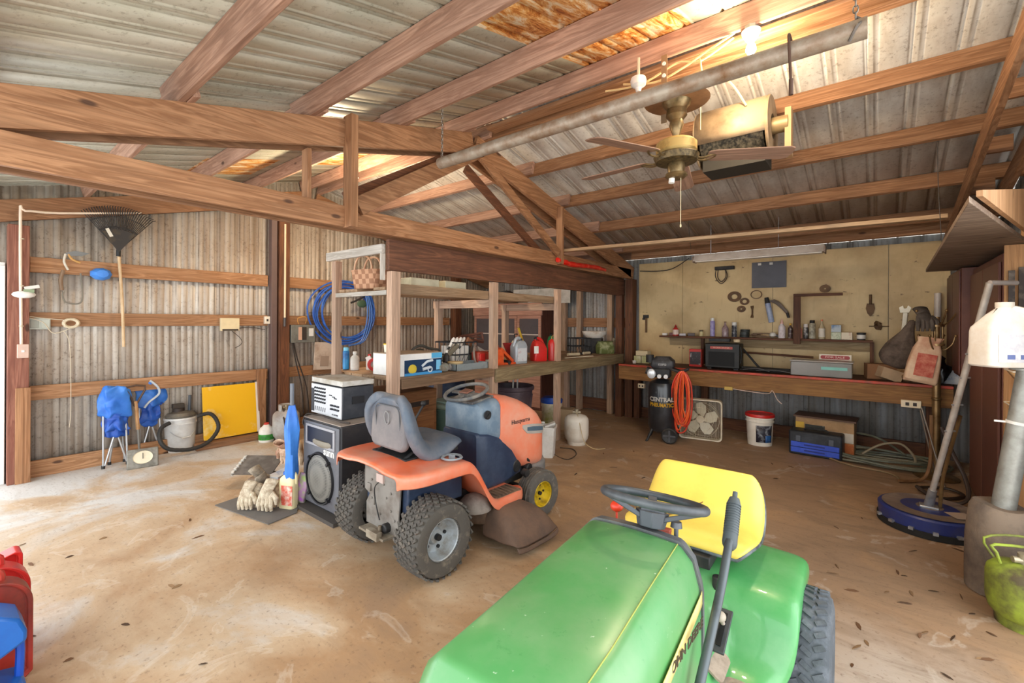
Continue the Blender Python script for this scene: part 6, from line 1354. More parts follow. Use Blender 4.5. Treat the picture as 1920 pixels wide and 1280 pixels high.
# bags at right end of the bench
GB = K('#6c5c50', .8, 0, '#463a32', 12, .9, .4)
def sack(lab, p, rx_, ry_, h, mat, rz=0, name='sack', top=.25, ry=0, hung=True):
    t = T(name, lab, 'sack', p, rz, ry=ry); rows = []
    for k in range(12):
        u = k / 11; w_ = [.5, .85, 1, 1, .92, .8, .66, .52, .4, .3, .22, .2][k]
        rows.append([V((rx_ * w_ * math.cos(a) * (1 + .08 * math.sin(9 * a + k)), ry_ * w_ * math.sin(a) * (1 + .1 * math.sin(7 * a)), h * u)) for a in [2 * PI * i / 28 for i in range(28)]])
    obj('sack', MB().loft(rows).jit(.012, 14), mat, t, sub=1, ang=80)
    return t
p = bk(1680, 6.62); sack('brown grey cloth sack hanging above the right end of the workbench', (p.x - .03, p.y, BZ + .14), .16, .09, .56, GB, 0, 'cloth_sack', .18, 18)
cr_ = onZ(1755, 895, 0); CRX, CRY = cr_.x, cr_.y
t = T('feed_bag', 'red and cream printed paper sack hanging on the coat stand', 'sack', (CRX - .13, CRY - .04, .95), 8, ry=10)
obj('sack', MB().loft([[V((x, y, z)) for x, y in rrect(.13 * w_, .05 * d_, .03)] for z, w_, d_ in ((0, 1.05, .5), (.03, 1.08, .9), (.2, 1.0, 1), (.34, .85, .9), (.42, .65, .6), (.47, .75, .3))]).jit(.014, 10), K('#c89478', .6, 0, '#e4c8a8', 5, .9), t)
obj('red_print', MB().bx(-.075, .075, -.060, -.056, .07, .30), K('#b84c3c', .6, 0, '#d88c74', 14, .8), t)
carton('brown_paper_bag', 'crumpled brown paper bag lying left of the coat stand on the bench', 'paper bag', bk(1650, 6.68), .26, .2, .17, K('#8c6240', .8), 10)
t = T('rag_heap', 'heap of pale and dark rags at the right end of the workbench', 'rags', bk(1700, 6.6)); obj('rags', MB().sph((0, 0, .04), (.24, .12, .07), 20).jit(.06, 9), K('#a8845c', .9, 0, '#3c2c20', 7, .9), t)
t = T('white_box', 'white crumpled carton lying among the rags on the bench', 'carton', bk(1668, 6.52)); obj('carton', MB().box((0, 0, .07), (.2, .14, .12), (0, 20, 20)).jit(.01, 12), K('#b89c7c', .7), t)
carton('detergent_box', 'blue and white printed packet at the right end of the workbench', 'packet', bk(1787, 6.60), .15, .08, .18, K('#dcdce0', .5, 0, '#3c6cb0', 9, .5), -10)
t = T('trash_bag', 'black crumpled plastic bag at the far right end of the workbench', 'plastic bag', (.50, 6.55, BZ + .19)); obj('bag', MB().sph((0, 0, 0), (.11, .11, .17), 24).jit(.07, 9), K('#1e1e20', .25), t); obj('base', MB().sph((0, 0, -.12), (.09, .09, .07), 14).jit(.02, 12), K('#1e1e20', .25), t)
# outlets on the bench front
outlet(1203, 723, 'cream double socket at the left end of the bench front', 6.325, .10, .065, K('#e8d8b8', .4), name='outlet_box', faces=((-.022, .032, .02, .024, DKP), (.022, .032, .02, .024, DKP)), wall='B')
outlet(1708, 757, 'cream double socket at the right end of the bench front', 6.325, .16, .075, K('#ecdcbc', .4), name='outlet_box', faces=((-.03, .037, .03, .034, DKP), (.03, .037, .03, .034, DKP)), wall='B')
t = T('cork_block', 'small yellow block with a pale cord under the bench front', 'block', bk(1367, 6.33, .665)); obj('block', MB().box((0, 0, .03), (.10, .04, .045)), K('#c8a858', .6), t, bevel=.006); obj('cord', MB().tube([(.05, 0, .03), (.25, -.01, .015), (.45, -.01, .01), (.50, -.01, .05), (.55, -.01, -.05), (.60, -.01, -.1)], .005, 5, k=5), K('#d8c0b0', .7), t)
# --- under the bench
p, s = pl(1236, 828, 0); cx, cy = p.x, p.y
t = T('air_compressor', 'black upright air compressor with yellow and white lettering under the bench edge', 'air compressor', (cx, cy + .12, 0), 14)
BKT = K('#1c1e22', .3, 0, '#33343a', 5, .6, coat=.3)
obj('tank', MB().lathe([(0, .10), (.10, .105), (.165, .14), (.185, .2), (.185, .70), (.165, .76), (.10, .80), (0, .81)], n=40), BKT, t)
mb = MB(); 
obj('white_lettering', MB().text('CENTRAL', .075, (0, -.188, .555), (90, 0, 0), sx=.92, bold=.003, depth=.002), K('#ece8e0', .5), t)
obj('yellow_lettering', MB().text('PNEUMATIC', .066, (0, -.188, .485), (90, 0, 0), sx=.80, bold=.003, depth=.002), K('#e8b830', .5), t)
for o_ in [c for c in t.children if 'lettering' in c.name]:
    for v_ in o_.data.vertices:
        x = v_.co.x; v_.co.y = -math.sqrt(max(.0001, .1865 ** 2 - min(abs(x), .18) ** 2)) - .0015 - (v_.co.y + .188) * 0
for s_ in (-1, 1): 
    w_ = obj('wheel', MB().lathe([(.02, -.03), (.075, -.03), (.095, -.03), (.1, -.015), (.1, .015), (.095, .03), (.075, .03), (.02, .03)], (0, 0, 0), (90, 0, 0), 30) if 0 else MB().lathe([(0, -.02), (.06, -.018), (.085, -.03), (.10, -.02), (.10, .02), (.085, .03), (.06, .018), (0, .02)], (0, 0, 0), (90, 0, 0), 30), BLK, t); w_.location = (.10, -.16 if s_ < 0 else .16, .10)
    h_ = obj('wheel_spokes', MB().box((0, -.022, 0), (.15, .006, .02)).box((0, -.022, 0), (.02, .006, .15)).cyl((0, -.04, 0), (0, -.01, 0), .012), K('#48484c', .5), w_)
obj('leg', MB().tube([(-.12, -.12, .16), (-.17, -.15, .03), (-.19, -.15, 0)], .016, 7), BLK, t); obj('leg', MB().tube([(-.12, .12, .16), (-.17, .15, .03), (-.19, .15, 0)], .016, 7), BLK, t)
obj('pump', MB().bx(-.12, .10, -.10, .10, .83, .95), BLK, t, bevel=.02); obj('motor_cover', MB().loft([[V((x, y, z)) for x, y in rrect(.15 * w2, .11 * w2, .04)] for z, w2 in ((.95, .9), (.98, 1), (1.05, .95), (1.10, .6))]), K('#26262a', .5, 0, '#4c4c50', 8, .6), t)
obj('cover_text', MB().text('150PSI', .04, (0, -.112, 1.0), (80, 0, 0)), K('#b8b8b8', .5), t)
obj('air_filter', MB().cyl((-.14, -.08, .90), (-.20, -.08, .92), .05).cyl((-.16, -.05, 1.02), (-.16, -.05, 1.12), .05), BLK, t)
g1 = obj('regulator_dial', MB().sph((-.13, -.13, .88), (.055, .02, .065), 16), K('#d8dce0', .25, .3), t)
for x in (-.03, .05): obj('pressure_gauge', MB().cyl((x, -.115, .855), (x, -.15, .85), .026, n=18), K('#e8e8e8', .3), t)
obj('push_handle', MB().tube([(.10, -.08, .95), (.22, -.12, .92), (.32, -.12, .96)], .018, 8, k=3).tube([(.10, .08, .95), (.22, .02, .92), (.32, -.10, .96)], .014, 8, k=3), BLK, t)
ct = T('orange_air_hose', 'orange air hose hanging in long loops on the compressor handle', 'hose', (0, 0, 0)); ct.location = Matrix.Translation(t.location) @ Matrix.Rotation(R(14), 4, 'Z') @ V((.25, -.13, .0)); ct.rotation_euler[2] = R(8)
random.seed(11)
for k in range(11):
    w2 = random.uniform(.035, .125); lo = random.uniform(.12, .36); xo = random.uniform(-.05, .05); yo = -.02 + .012 * (k % 5)
    pts = [(xo * .3, yo, .93), (xo - w2 * .8, yo - .01, .78), (xo - w2, yo, .5), (xo - w2 * .6, yo + .01, lo + .06), (xo, yo, lo), (xo + w2 * .7, yo, lo + .08), (xo + w2, yo + .01, .5), (xo + w2 * .8, yo, .78)]
    obj('loop', MB().tube(pts, .0095, 7, True, k=5), K('#e8622a', .4, 0, '#c84a20', 6, .7) if k % 3 else K('#c8381c', .4), ct)
p, s = pl(1312, 824, 0); t = T('box_fan', 'beige square box fan standing on the floor beside the orange hose', 'box fan', (p.x, p.y + .03, 0), 10); FB = K('#e0d4bc', .45, 0, '#c0b090', 5, .6)
fr = [[V((x, y, z + .27)) for x, z in rrect(.265 * q_, .265 * q_, .05)] for y, q_ in ((-.06, 1), (.06, 1), (.06, .94), (-.06, .94), (-.06, 1))]
obj('frame', MB().loft(fr, caps=False), FB, t, bevel=.003)
for y in (-.055, .055):
    mb = MB()
    for i in range(24): mb.tube([(-.24 + i * .48 / 23, y, .03), (-.24 + i * .48 / 23, y, .51)], .0016, 4)
    for r_ in (.08, .16, .23): mb.tube([(r_ * math.cos(R(a)), y, .27 + r_ * math.sin(R(a))) for a in range(0, 360, 12)], .002, 4, True)
    obj('grille', mb, FB, t)
obj('hub', MB().cyl((0, -.035, .27), (0, .03, .27), .05, n=20), FB, t)
for k in range(5):
    a = R(72 * k + 20); Q = Matrix.Rotation(-a, 3, 'Y'); P_ = [(0, -.035), (.07, -.075), (.15, -.075), (.19, -.02), (.17, .05), (.06, .05)]
    obj('blade', MB().loft([[Q @ V((x + .03, y0 + z * .35, z)) + V((0, 0, .27)) for x, z in P_] for y0 in (-.004, .004)]), K('#d4ccb4', .4), t)
p, s = pl(1420, 836, 0); t = T('paint_pail', 'white pail with red lid and dark label on the floor under the bench', 'pail', (p.x, p.y + .14, 0), 0)
obj('pail', MB().lathe([(0, 0), (.138, 0), (.152, .29), (.163, .295), (.163, .305), (.155, .31), (.157, .335), (.166, .34), (.166, .35), (.158, .36)], n=36), K('#e8e2d6', .4, 0, '#d0c8b8', 3, .6), t)
obj('lid', MB().lathe([(.163, .355), (.168, .36), (.17, .385), (.165, .395), (.15, .395), (.145, .385), (0, .385)], n=36), K('#c82824', .35), t)
rows = [[V((.1475 * math.cos(R(a)) * (1 + .09 * z / .29 * 1), .1475 * math.sin(R(a)) * (1 + .09 * z / .29), z)) for a in range(-95, -20, 8)] for z in (.05, .26)]
obj('label_panel', MB().loft(rows, caps=False, closed=False), K('#2c2c38', .4, 0, '#c8d0d8', 14, .4), t, solid=.002)
rows = [[V((.149 * math.cos(R(a)) * (1 + .09 * z / .29 * 1), .149 * math.sin(R(a)) * (1 + .09 * z / .29), z)) for a in range(-55, -15, 8)] for z in (.05, .14)]
obj('blue_label', MB().loft(rows, caps=False, closed=False), K('#2c5c98', .4), t, solid=.002)
p, s = pl(1530, 858, 0); t = T('tool_box', 'black tool box with bright blue drawers on the floor under the bench', 'tool box', (p.x - .01, p.y + .13, 0), -3)
obj('case', MB().bx(-.26, .26, -.12, .12, 0, .28), K('#23262c', .5, 0, '#3c4048', 7, .6), t, bevel=.02); obj('handle', MB().tube([(-.12, 0, .28), (-.1, 0, .30), (.1, 0, .30), (.12, 0, .28)], .01, 8), BLK, t)
for i in range(2): d = obj('drawer', MB().bx(-.235, .235, -.13, -.12, .03 + i * .065, .09 + i * .065), K('#2c4cc0', .4, 0, '#4464d8', 6, .7), t, bevel=.006); obj('drawer_pull', MB().bx(-.10, .10, -.136, -.13, .055 + i * .065, .07 + i * .065), K('#1c2c80', .5), d)
for x in (-.16, .16): obj('latch', MB().bx(x - .025, x + .025, -.135, -.12, .16, .23), K('#5c6068', .4, .4), t, bevel=.003)
t = T('cardboard_carton', 'open cardboard carton with yellow and brown sides behind the blue tool box', 'carton', (p.x + .05, p.y + .45, 0), -3); CB = K('#b08c64', .7, 0, '#8a6844', 4, .7)
obj('carton', MB().bx(-.28, .30, -.16, .16, 0, .40), CB, t, bevel=.004); obj('lid_board', MB().bx(-.30, .32, -.19, .17, .401, .42), K('#5c4030', .6), t); obj('printed_panel', MB().bx(-.18, .02, -.164, -.16, .20, .32), K('#2c2c24', .5, 0, '#c8c0a8', 14, .3), t); obj('white_panel', MB().bx(.03, .295, -.164, -.16, .16, .27), K('#d8cfc0', .6), t); obj('orange_panel', MB().bx(.20, .298, -.164, -.16, .02, .15), K('#b8642c', .6, 0, '#e0a060', 16, .5), t); obj('yellow_panel', MB().bx(-.278, -.19, -.164, -.16, .2, .34), K('#d0a83c', .6), t)
t = T('garden_hose', 'grey green garden hose coiled loosely on the floor under the bench', 'hose', (0, 0, 0)); c0 = onZ(1655, 868, 0); t.location = (c0.x, c0.y, 0); random.seed(3)
GH = K('#6a6c5c', .5, 0, '#4c4c40', 9, .7)
for k in range(6):
    rr = .30 + .028 * k; ph = random.uniform(0, 6)
    obj('loop', MB().tube([(rr * 1.25 * math.cos(a) + random.uniform(-.02, .02), rr * .68 * math.sin(a) + .02 * math.sin(2 * a + ph), .018 + .022 * (k % 4) + .014 * (1 + math.sin(a * 2 + ph))) for a in [2 * PI * i / 14 for i in range(14)]], .0125, 7, True, k=5), GH if k % 2 else K('#7c7864', .5), t)
obj('raised_loop', MB().tube([(-.45, .1, .05), (-.52, .18, .16), (-.35, .26, .24), (-.05, .28, .22), (.2, .2, .08)], .0125, 7, k=6), GH, t); obj('raised_loop', MB().tube([(-.18, .05, .06), (-.02, .1, .18), (.15, .1, .22), (.26, .04, .12), (.27, .02, .05)], .0125, 7, k=6), K('#94866c', .5), t)
obj('trailing_end', MB().tube([(-.55, -.15, .02), (-.3, -.36, .014), (.0, -.42, .014), (.1, -.52, .014), (.12, -.66, .014)], .010, 7, k=6), K('#8c7454', .6), t)
a0 = onZ(1685, 905, 0); t = T('bent_pipe', 'brown pipe bent upright beside the coiled garden hose', 'pipe', (a0.x, a0.y, 0), 0)
u_ = V((.778, .628, 0)); obj('pipe', MB().tube([V((0, 0, .02)), u_ * .15 + V((0, 0, .018)), u_ * .25 + V((0, 0, .05)), u_ * .30 + V((0, 0, .16)), u_ * .315 + V((0, 0, .36)), u_ * .315 + V((0, 0, .66))], .016, 9, k=5), K('#8a6644', .5, .2, '#6a4a30', 9, .8), t)
# --- coat stand
BRS = K('#a08258', .35, .7, '#6c5438', 7, .9)
t = T('coat_stand', 'brass coat stand with hooks in front of the right end of the bench', 'coat stand', (CRX, CRY, 0), 0); H = 1.62
obj('pole', MB().lathe([(.0, .04), (.033, .04), (.033, .78), (.042, .79), (.042, .80), (.033, .81), (.028, 1.30), (.036, 1.31), (.036, 1.33), (.024, 1.34), (.024, H)], n=18), BRS, t)
obj('base', MB().lathe([(0, 0), (.17, 0), (.18, .012), (.15, .03), (.05, .045), (0, .05)], n=30), BRS, t)
for z, ln in ((H - .05, .16), (H - .30, .14)):
    for k in range(4):
        a = R(90 * k + 20 + (45 if ln < .15 else 0)); d = V((math.cos(a), math.sin(a), 0)); hk = obj('hook', MB().tube([V((0, 0, z)) + d * .02, V((0, 0, z - .03)) + d * .06, V((0, 0, z + .03)) + d * .12, V((0, 0, z + .10)) + d * ln], .007, 6, k=4), BRS, t); obj('hook_ball', MB().sph(V((0, 0, z + .11)) + d * (ln + .005), .014, 10), BRS, hk)
for k in range(3): a = R(120 * k + 10); obj('rod', MB().cyl((.045 * math.cos(a), .045 * math.sin(a), 1.34), (.045 * math.cos(a), .045 * math.sin(a), 1.53), .007, n=8), BRS, t)
obj('collar', MB().cyl((0, 0, 1.33), (0, 0, 1.35), .06, n=20).cyl((0, 0, 1.52), (0, 0, 1.54), .06, n=20), BRS, t)
glove('dark grey work glove hanging on a top hook of the coat stand', (CRX - .10, CRY - .05, 1.46), 20, K('#5a5048', .8, 0, '#3c342e', 12, .8), 1.2)
t = T('drain_pipe', 'white upright plastic pipe behind the coat stand', 'pipe', (bk(1758, 6.97).x, 6.97, BZ)); obj('pipe', MB().cyl((0, 0, 0), (0, 0, .98), .03), K('#d8ccc0', .4), t)
# --- surface cleaner
c = V((.33, 4.70, 0)); bs = c + V((-.01, -.02, .15)); tp = onY(1856, 530, 4.15)
t = T('surface_cleaner', 'round blue floor surface cleaner with a long silver wand', 'surface cleaner', c)
obj('disc', MB().lathe([(0, .03), (.29, .03), (.305, .04), (.31, .13), (.30, .142), (.12, .15), (0, .15)], n=48), K('#23306c', .4, 0, '#3c3c50', 4, .5), t)
obj('top_plate', MB().lathe([(0, .152), (.28, .145), (.285, .148)], n=40), K('#6c5c54', .7, 0, '#8a7868', 5, .8), t)
obj('brush_skirt', MB().lathe([(.30, .004), (.315, .004), (.315, .05), (.30, .05)], n=48), K('#1a1816', .8), t)
for a in range(200, 345, 24): obj('skirt_bolt', MB().box((.314 * math.cos(R(a)), .314 * math.sin(R(a)), .055), (.03, .03, .02), (0, 0, a)), STL, t)
obj('decal', MB().box((.16, -.10, .154), (.13, .12, .003), (0, 0, 30)), K('#a89484', .6), t)
W_ = tp - c
obj('wand', MB().cyl((-.01, -.02, .15), W_, .019, n=14), K('#ccc4bc', .35, .4, '#a89c90', 6, .8), t); d_ = (W_ - V((-.01, -.02, .15))).normalized()
obj('wand_base', MB().cyl((-.01, -.02, .14), V((-.01, -.02, .15)) + d_ * .16, .032, .026), STL, t); obj('swivel', MB().bx(-.06, .05, -.06, .03, .148, .165), STL, t, bevel=.004)
hd_ = (CM @ V((1, 0, 0))); hd_.z = 0; obj('top_handle', MB().cyl(W_, W_ + hd_ * .17, .016), K('#c8beb8', .3, .5), t)
for f_ in (.38, .5, .62, .72): obj('clip', MB().cyl(V((-.01, -.02, .15)).lerp(W_, f_) - hd_ * .03, V((-.01, -.02, .15)).lerp(W_, f_) + hd_ * .045, .006), STL, t)
obj('second_tube', MB().tube([V((.06, .02, .15)), V((.08, .03, .40)), V((-.01, -.02, .15)).lerp(W_, .45) + hd_ * .05], .012, 8, k=3), BRS, t)
# black hose & tripod beside cabinet
q = onZ(1850, 905, 0); t = T('pressure_hose', 'dark hose looping from the wand down along the brown cabinet', 'hose', (.52, 5.55, 0))
obj('hose', MB().tube([(-.05, .05, .62), (.02, .02, .40), (.09, -.05, .22), (.10, -.15, .08), (.02, -.2, .02), (-.12, -.1, .02), (-.22, 0, .06)], .016, 8, k=6), K('#3c302a', .5), t); obj('second_loop', MB().tube([(-.2, .1, .02), (.0, .2, .03), (.1, .1, .02), (-.05, -.1, .02)], .014, 8, True, k=6), K('#33281f', .5), t)
t = T('tripod_legs', 'thin silver tripod leg leaning behind the wand', 'tripod', (.42, 5.95, 0))
for a_, b2 in (((.10, -.05, .0), (-.06, .05, .72)), ((.06, .1, 0), (-.07, .06, .70))): obj('leg', MB().cyl(a_, b2, .007), K('#8c8074', .4, .4), t)
# --- concrete pedestal, pipe, jug, wire baskets, lime cylinder
pb = V((.58, 3.82, 0)); t = T('concrete_pedestal', 'chipped dark concrete pier standing on the floor at the right edge', 'concrete pier', pb, 20)
obj('pier', MB().lathe([(0, .0), (.165, 0), (.16, .1), (.15, .30), (.135, .47), (.12, .50), (.05, .49), (0, .49)], n=24).jit(.022, 7), K('#857464', .9, 0, '#5c5048', 5, .8, .6), t)
pt = onX(1912, 690, .70)
t = T('steel_pipe', 'grey galvanised pipe leaning up out of the concrete pier', 'pipe', pb + V((.0, -.0, .47)), 0); W2 = V((.68, 3.82, 1.29)) - (pb + V((0, 0, .47)))
obj('pipe', MB().cyl((0, 0, .0), W2, .052, .050, 22), GALV, t); obj('strap', MB().cyl(W2 * .62, W2 * .64, .056), WHT, t); obj('strap_tail', MB().cyl(W2 * .63, W2 * .63 + V((-.10, 0, .0)), .006), WHT, t)
obj('flange', MB().cyl(W2, W2 + V((0, 0, .012)), .08), GALV, t)
W3 = pb + V((0, 0, .47)) + W2
t = T('white_gallon_jug', 'large white gallon jug with printed label sitting atop the leaning pipe', 'jug', (W3.x - .10, W3.y - .02, W3.z + .016), 36, ry=0)
JW = K('#ece4da', .45, 0, '#d8c8b4', 4, .7)
obj('body', MB().loft([[V((x, y, z)) for x, y in rrect(.145 * a_, .085 * b2, .04)] for z, a_, b2 in ((0, .94, .92), (.01, 1, 1), (.20, .97, 1), (.225, .95, .95), (.30, .55, .6), (.335, .28, .42), (.345, .26, .42))]), JW, t)
obj('handle', MB().tube([(.02, -.02, .33), (.055, -.05, .31), (.09, -.06, .24), (.10, -.06, .19)], .022, 10, k=4), JW, t); obj('cap', MB().cyl((0, 0, .34), (0, 0, .37), .040, n=20), K('#e0d4c4', .5), t)
lb_ = obj('label_panel', MB().bx(-.115, .12, -.0875, -.085, .03, .185), K('#e0dcdc', .5, 0, '#c4c0c8', 26, .7), t)
for i, x in enumerate((-.05, .02, .085)): obj('label_print', MB().box((x, -.0885, .06), (.04, .002, .025)), K('#6c78a8', .5), lb_)
t = T('wire_basket_rack', 'cream rack of three stacked baskets at the right edge below the jug', 'rack', (.82, 4.30, 0), 0); BK_ = K('#e0bc8c', .5, 0, '#c89c68', 5, .7)
for z in (.80, 1.03, 1.25):
    b3 = obj('basket', MB().loft([[V((x, y, zz)) for x, y in ((-.14 * k, -.12 * k), (.2, -.12 * k), (.2, .12 * k), (-.14 * k, .12 * k))] for zz, k in ((z - .09, .62), (z, 1.0))], caps=False), BK_, t, solid=.006)
    obj('rim_wire', MB().tube([(-.145, -.125, z), (.2, -.125, z), (.2, .125, z), (-.145, .125, z)], .005, 6, True), K('#f0e4d0', .4), b3)
for x, y in ((.2, -.125), (.2, .125)): obj('upright', MB().cyl((x, y, 0), (x, y, 1.5), .008), BK_, t)
for x, y in ((-.02, -.125), (-.02, .125)): obj('upright', MB().cyl((x, y, .6), (x, y, 1.27), .004), BK_, t)
lp = V((.64, 3.22, 0)); p = onZ(1895, 1160, 0)
LM = K('#98aa38', .65, 0, '#544a30', 7, 1.1, .2)
gas_bottle('gas_cylinder', 'dirty lime green gas cylinder with wire handles at the right edge', (.605, 3.46, 0), .145, .35, LM, 20, collar='wire')
t = T('white_board', 'smooth white board leaning at the lower right corner', 'board', (.45, 2.62, 0), 0); obj('board', MB().board((0.02, 0, .0), (.26, .12, .95), .14, .02), K('#ece6de', .5, 0, '#d8d0c4', 4, .6), t, bevel=.003)
t = T('hung_saws', 'row of dark saws and files hung on the plywood above the jug', 'saws', (.80, 4.585, 1.60), 0)
for i, (x, h_, w_) in enumerate(((-.07, .40, .03), (-.02, .44, .035), (.04, .36, .05), (.10, .38, .03))): obj('blade', MB().box((x, -.012, .12), (w_, .015, h_)), K('#3c302a', .5, .2, '#8a7c6c', 9, .5), t)
carton('plywood_block', 'small plywood block fixed on the plywood board behind the jug', 'block', (.80, 4.56, 1.44), .20, .05, .14, K('#d0a070', .6))
t = T('white_hook', 'white wire hook on the plywood panel above the overhead shelf', 'hook', (1.0, 5.18, 2.40)); obj('hook', MB().tube([(-.02, 0, .1), (-.06, 0, .02), (0, 0, 0), (.2, 0, 0)], .005, 6, k=3), WHT, t)
# ================================================================ ceiling things
# pipe and chains
t = T('hanging_pipe', 'long rusty galvanised pipe hung on chains under the ridge', 'pipe', (-1.34, 2.38, 2.78)); GP = K('#a89c8c', .5, .3, '#7c5a3c', 7, .95, .2)
obj('pipe', MB().lathe([(.036, -1.31), (.043, -1.31), (.043, 1.31), (.036, 1.31), (.036, -1.31)], (0, 0, 0), (0, 90, 0), 22), GP, t)
def chain(par, x, y, z0, z1):
    n = int((z1 - z0) / .028); mb = MB()
    for i in range(n):
        z = z0 + .014 + i * .028; o_ = i % 2
        mb.tube([(x + (.009 * math.cos(R(a)) if o_ else 0), y + (0 if o_ else .009 * math.cos(R(a))), z + .018 * math.sin(R(a))) for a in range(0, 360, 45)], .0032, 5, True)
    return obj('chain', mb, K('#8a8278', .4, .7), par)
chain(t, -1.29, 0, .04, .44); chain(t, 1.27, 0, .05, .55)
obj('chain_hook', MB().tube([(1.27, 0, .06), (1.30, 0, .03), (1.28, -.05, -.0), (1.25, -.02, -.045)], .006, 6, k=4), K('#6c645c', .5, .5), t)
q = onY(1482, 85, 2.38); t = T('hook_rod', 'thin rusty hooked rod hanging over the long pipe', 'hook', (q.x, 2.38, 2.83)); obj('rod', MB().tube([(0, .05, -.02), (0, .045, .005), (0, .0, .012), (0, -.05, -.0), (.005, -.055, -.12), (.01, -.055, -.22)], .006, 7, k=4), K('#5c4438', .5, .3), t); obj('handle', MB().cyl((.01, -.055, -.20), (.01, -.055, -.27), .009), K('#5c4438', .5, .3), t)
# bulbs
def bulb(lab, p, top, power):
    t = T('light_bulb', lab, 'light bulb', p)
    obj('glass', MB().lathe([(0, -.035), (.018, -.03), (.030, -.008), (.026, .018), (.014, .04), (.013, .05)], n=20), K('#fff0d0', .3, emit=55), t)
    obj('socket', MB().lathe([(.016, .045), (.026, .05), (.05, .09), (.055, .11), (0, .112)], n=20), K('#e8e4dc', .4), t)
    l = D.lights.new('bulb_light', 'POINT'); l.energy = power; l.color = (1, .78, .52); l.shadow_soft_size = .06
    o = D.objects.new('bulb_light', l); COL.objects.link(o); o.parent = t; o.location = (0, 0, -.06)
    if top: obj('junction_box', MB().cyl((0, 0, .112), (0, 0, top), .04, n=8), K('#9c9890', .5, .4), t)
    return t
q = onY(1408, 92, 3.1); bulb('bright bare bulb glowing under the ridge near the camera', (q.x, q.y, q.z), .14, 70)
q = onY(663, 350, 2.9); bulb('glowing bare bulb beyond the truss on the left', (q.x, q.y, q.z), .14, 90)
q = onY(1197, 160, 3.0); t = T('empty_lampholder', 'white porcelain lampholder without bulb left of the ceiling fan', 'lampholder', (q.x, q.y, q.z)); obj('body', MB().lathe([(0, -.05), (.016, -.045), (.022, -.02), (.05, .0), (.055, .03), (.05, .05), (0, .05)], n=22), WHT, t); obj('mount', MB().cyl((0, 0, .05), (0, 0, .19), .012, n=8), K('#c8b8a0', .5), t)
t = T('ceiling_wires', 'yellowed cables running along the ridge board to the bulb', 'cables', (-1.0, 3.12, 3.28)); CW = K('#e4c890', .5)
obj('cable', MB().tube([(-.6, -.02, .02), (-.3, -.06, -.04), (-.05, -.06, .02), (.1, -.06, -.02), (.30, -.05, .06)], .008, 6, k=6), CW, t); obj('cable', MB().tube([(-.45, -.03, .02), (-.2, -.06, -.06), (0, -.07, -.03), (.15, -.06, .03), (.3, -.03, .1)], .008, 6, k=6), CW, t); obj('cable_end', MB().tube([(.1, -.06, .0), (.12, -.08, -.12), (.15, -.08, -.20)], .006, 6, k=4), CW, t)
t = T('metal_strap', 'flat drilled metal strap screwed to the ridge purlin beside the fan', 'strap', (-1.12, 3.02, 3.10)); obj('strap', MB().bx(-.02, .02, -.006, .0, -.2, .26), K('#9a8468', .45, .5), t); obj('washer', MB().cyl((0, -.012, .2), (0, -.006, .2), .013, n=12), WHT, t); obj('washer', MB().cyl((0, -.012, .12), (0, -.006, .12), .013, n=12), WHT, t)
# ceiling fan
f0 = onY(1268, 285, 2.9); t = T('ceiling_fan', 'antique brass ceiling fan with its four remaining wooden blades hanging below the pipe', 'ceiling fan', f0, 0); FBR = K('#8a7450', .35, .7, '#54462c', 12, .8)
obj('canopy_plate', MB().lathe([(.0, .33), (.19, .33), (.20, .325), (.19, .318), (0, .315)], n=36), K('#9a7450', .45, .2, '#6c4c30', 4, .8), t)
obj('canopy', MB().lathe([(.02, .10), (.03, .13), (.045, .17), (.04, .20), (.065, .23), (.06, .27), (.085, .30), (.09, .32)], n=24), FBR, t); obj('down_rod', MB().cyl((0, 0, .04), (0, 0, .14), .014).cyl((0, 0, .33), (0, 0, .42), .014), FBR, t)
obj('motor', MB().lathe([(0, .075), (.06, .075), (.11, .065), (.125, .05), (.125, -.0), (.11, -.02), (.07, -.03), (0, -.03)], n=36), K('#c8a868', .4, .4, '#8a7040', 7, .7), t)
obj('motor_vents', MB().lathe([(.127, -.02), (.14, -.03), (.125, -.065), (.06, -.075), (0, -.075)], n=36), K('#6a5838', .45, .5, '#2c2418', 40, .9), t)
obj('light_kit', MB().lathe([(0, -.07), (.05, -.075), (.055, -.10), (.05, -.135), (.065, -.14), (.068, -.155), (.05, -.17), (0, -.172)], n=26), FBR, t); obj('lamp_socket', MB().cyl((-.02, -.02, -.17), (-.022, -.022, -.20), .018), WHT, t); obj('pull_chain', MB().cyl((.03, .0, -.16), (.03, 0, -.47), .002, n=5).sph((.03, 0, -.475), (.006, .006, .012), 8), K('#d8c8a0', .4), t)
rt = (onZ(1495, 270, 2.66) - f0); a0 = math.degrees(math.atan2(rt.y, rt.x))
BW = wood('#a8846c', '#8a6854', 'X', c3='#7c6050')
for k in range(4):
    a = R(a0 + 72 * k); Q = Matrix.Rotation(a, 4, 'Z'); dr = -.0 - .05 * (k % 2)
    br = obj('blade_arm', MB().tube([(.09, 0, -.03), (.15, .02, -.05), (.20, .035, -.04), (.24, .0, -.03), (.20, -.035, -.04), (.15, -.02, -.05)], .007, 6, True, k=4).xf(Q), FBR, t)
    P_ = [(.19, -.045), (.23, -.06), (.66, -.07), (.69, -.055), (.70, 0), (.69, .055), (.66, .07), (.23, .06), (.19, .045)]
    mb = MB().loft([[V((x, y, z0 - y * .18 - .03 + dr * (x - .2))) for x, y in P_] for z0 in (-.003, .004)]); b3 = obj('blade', mb, BW, t, bevel=.002); b3.rotation_euler[2] = a
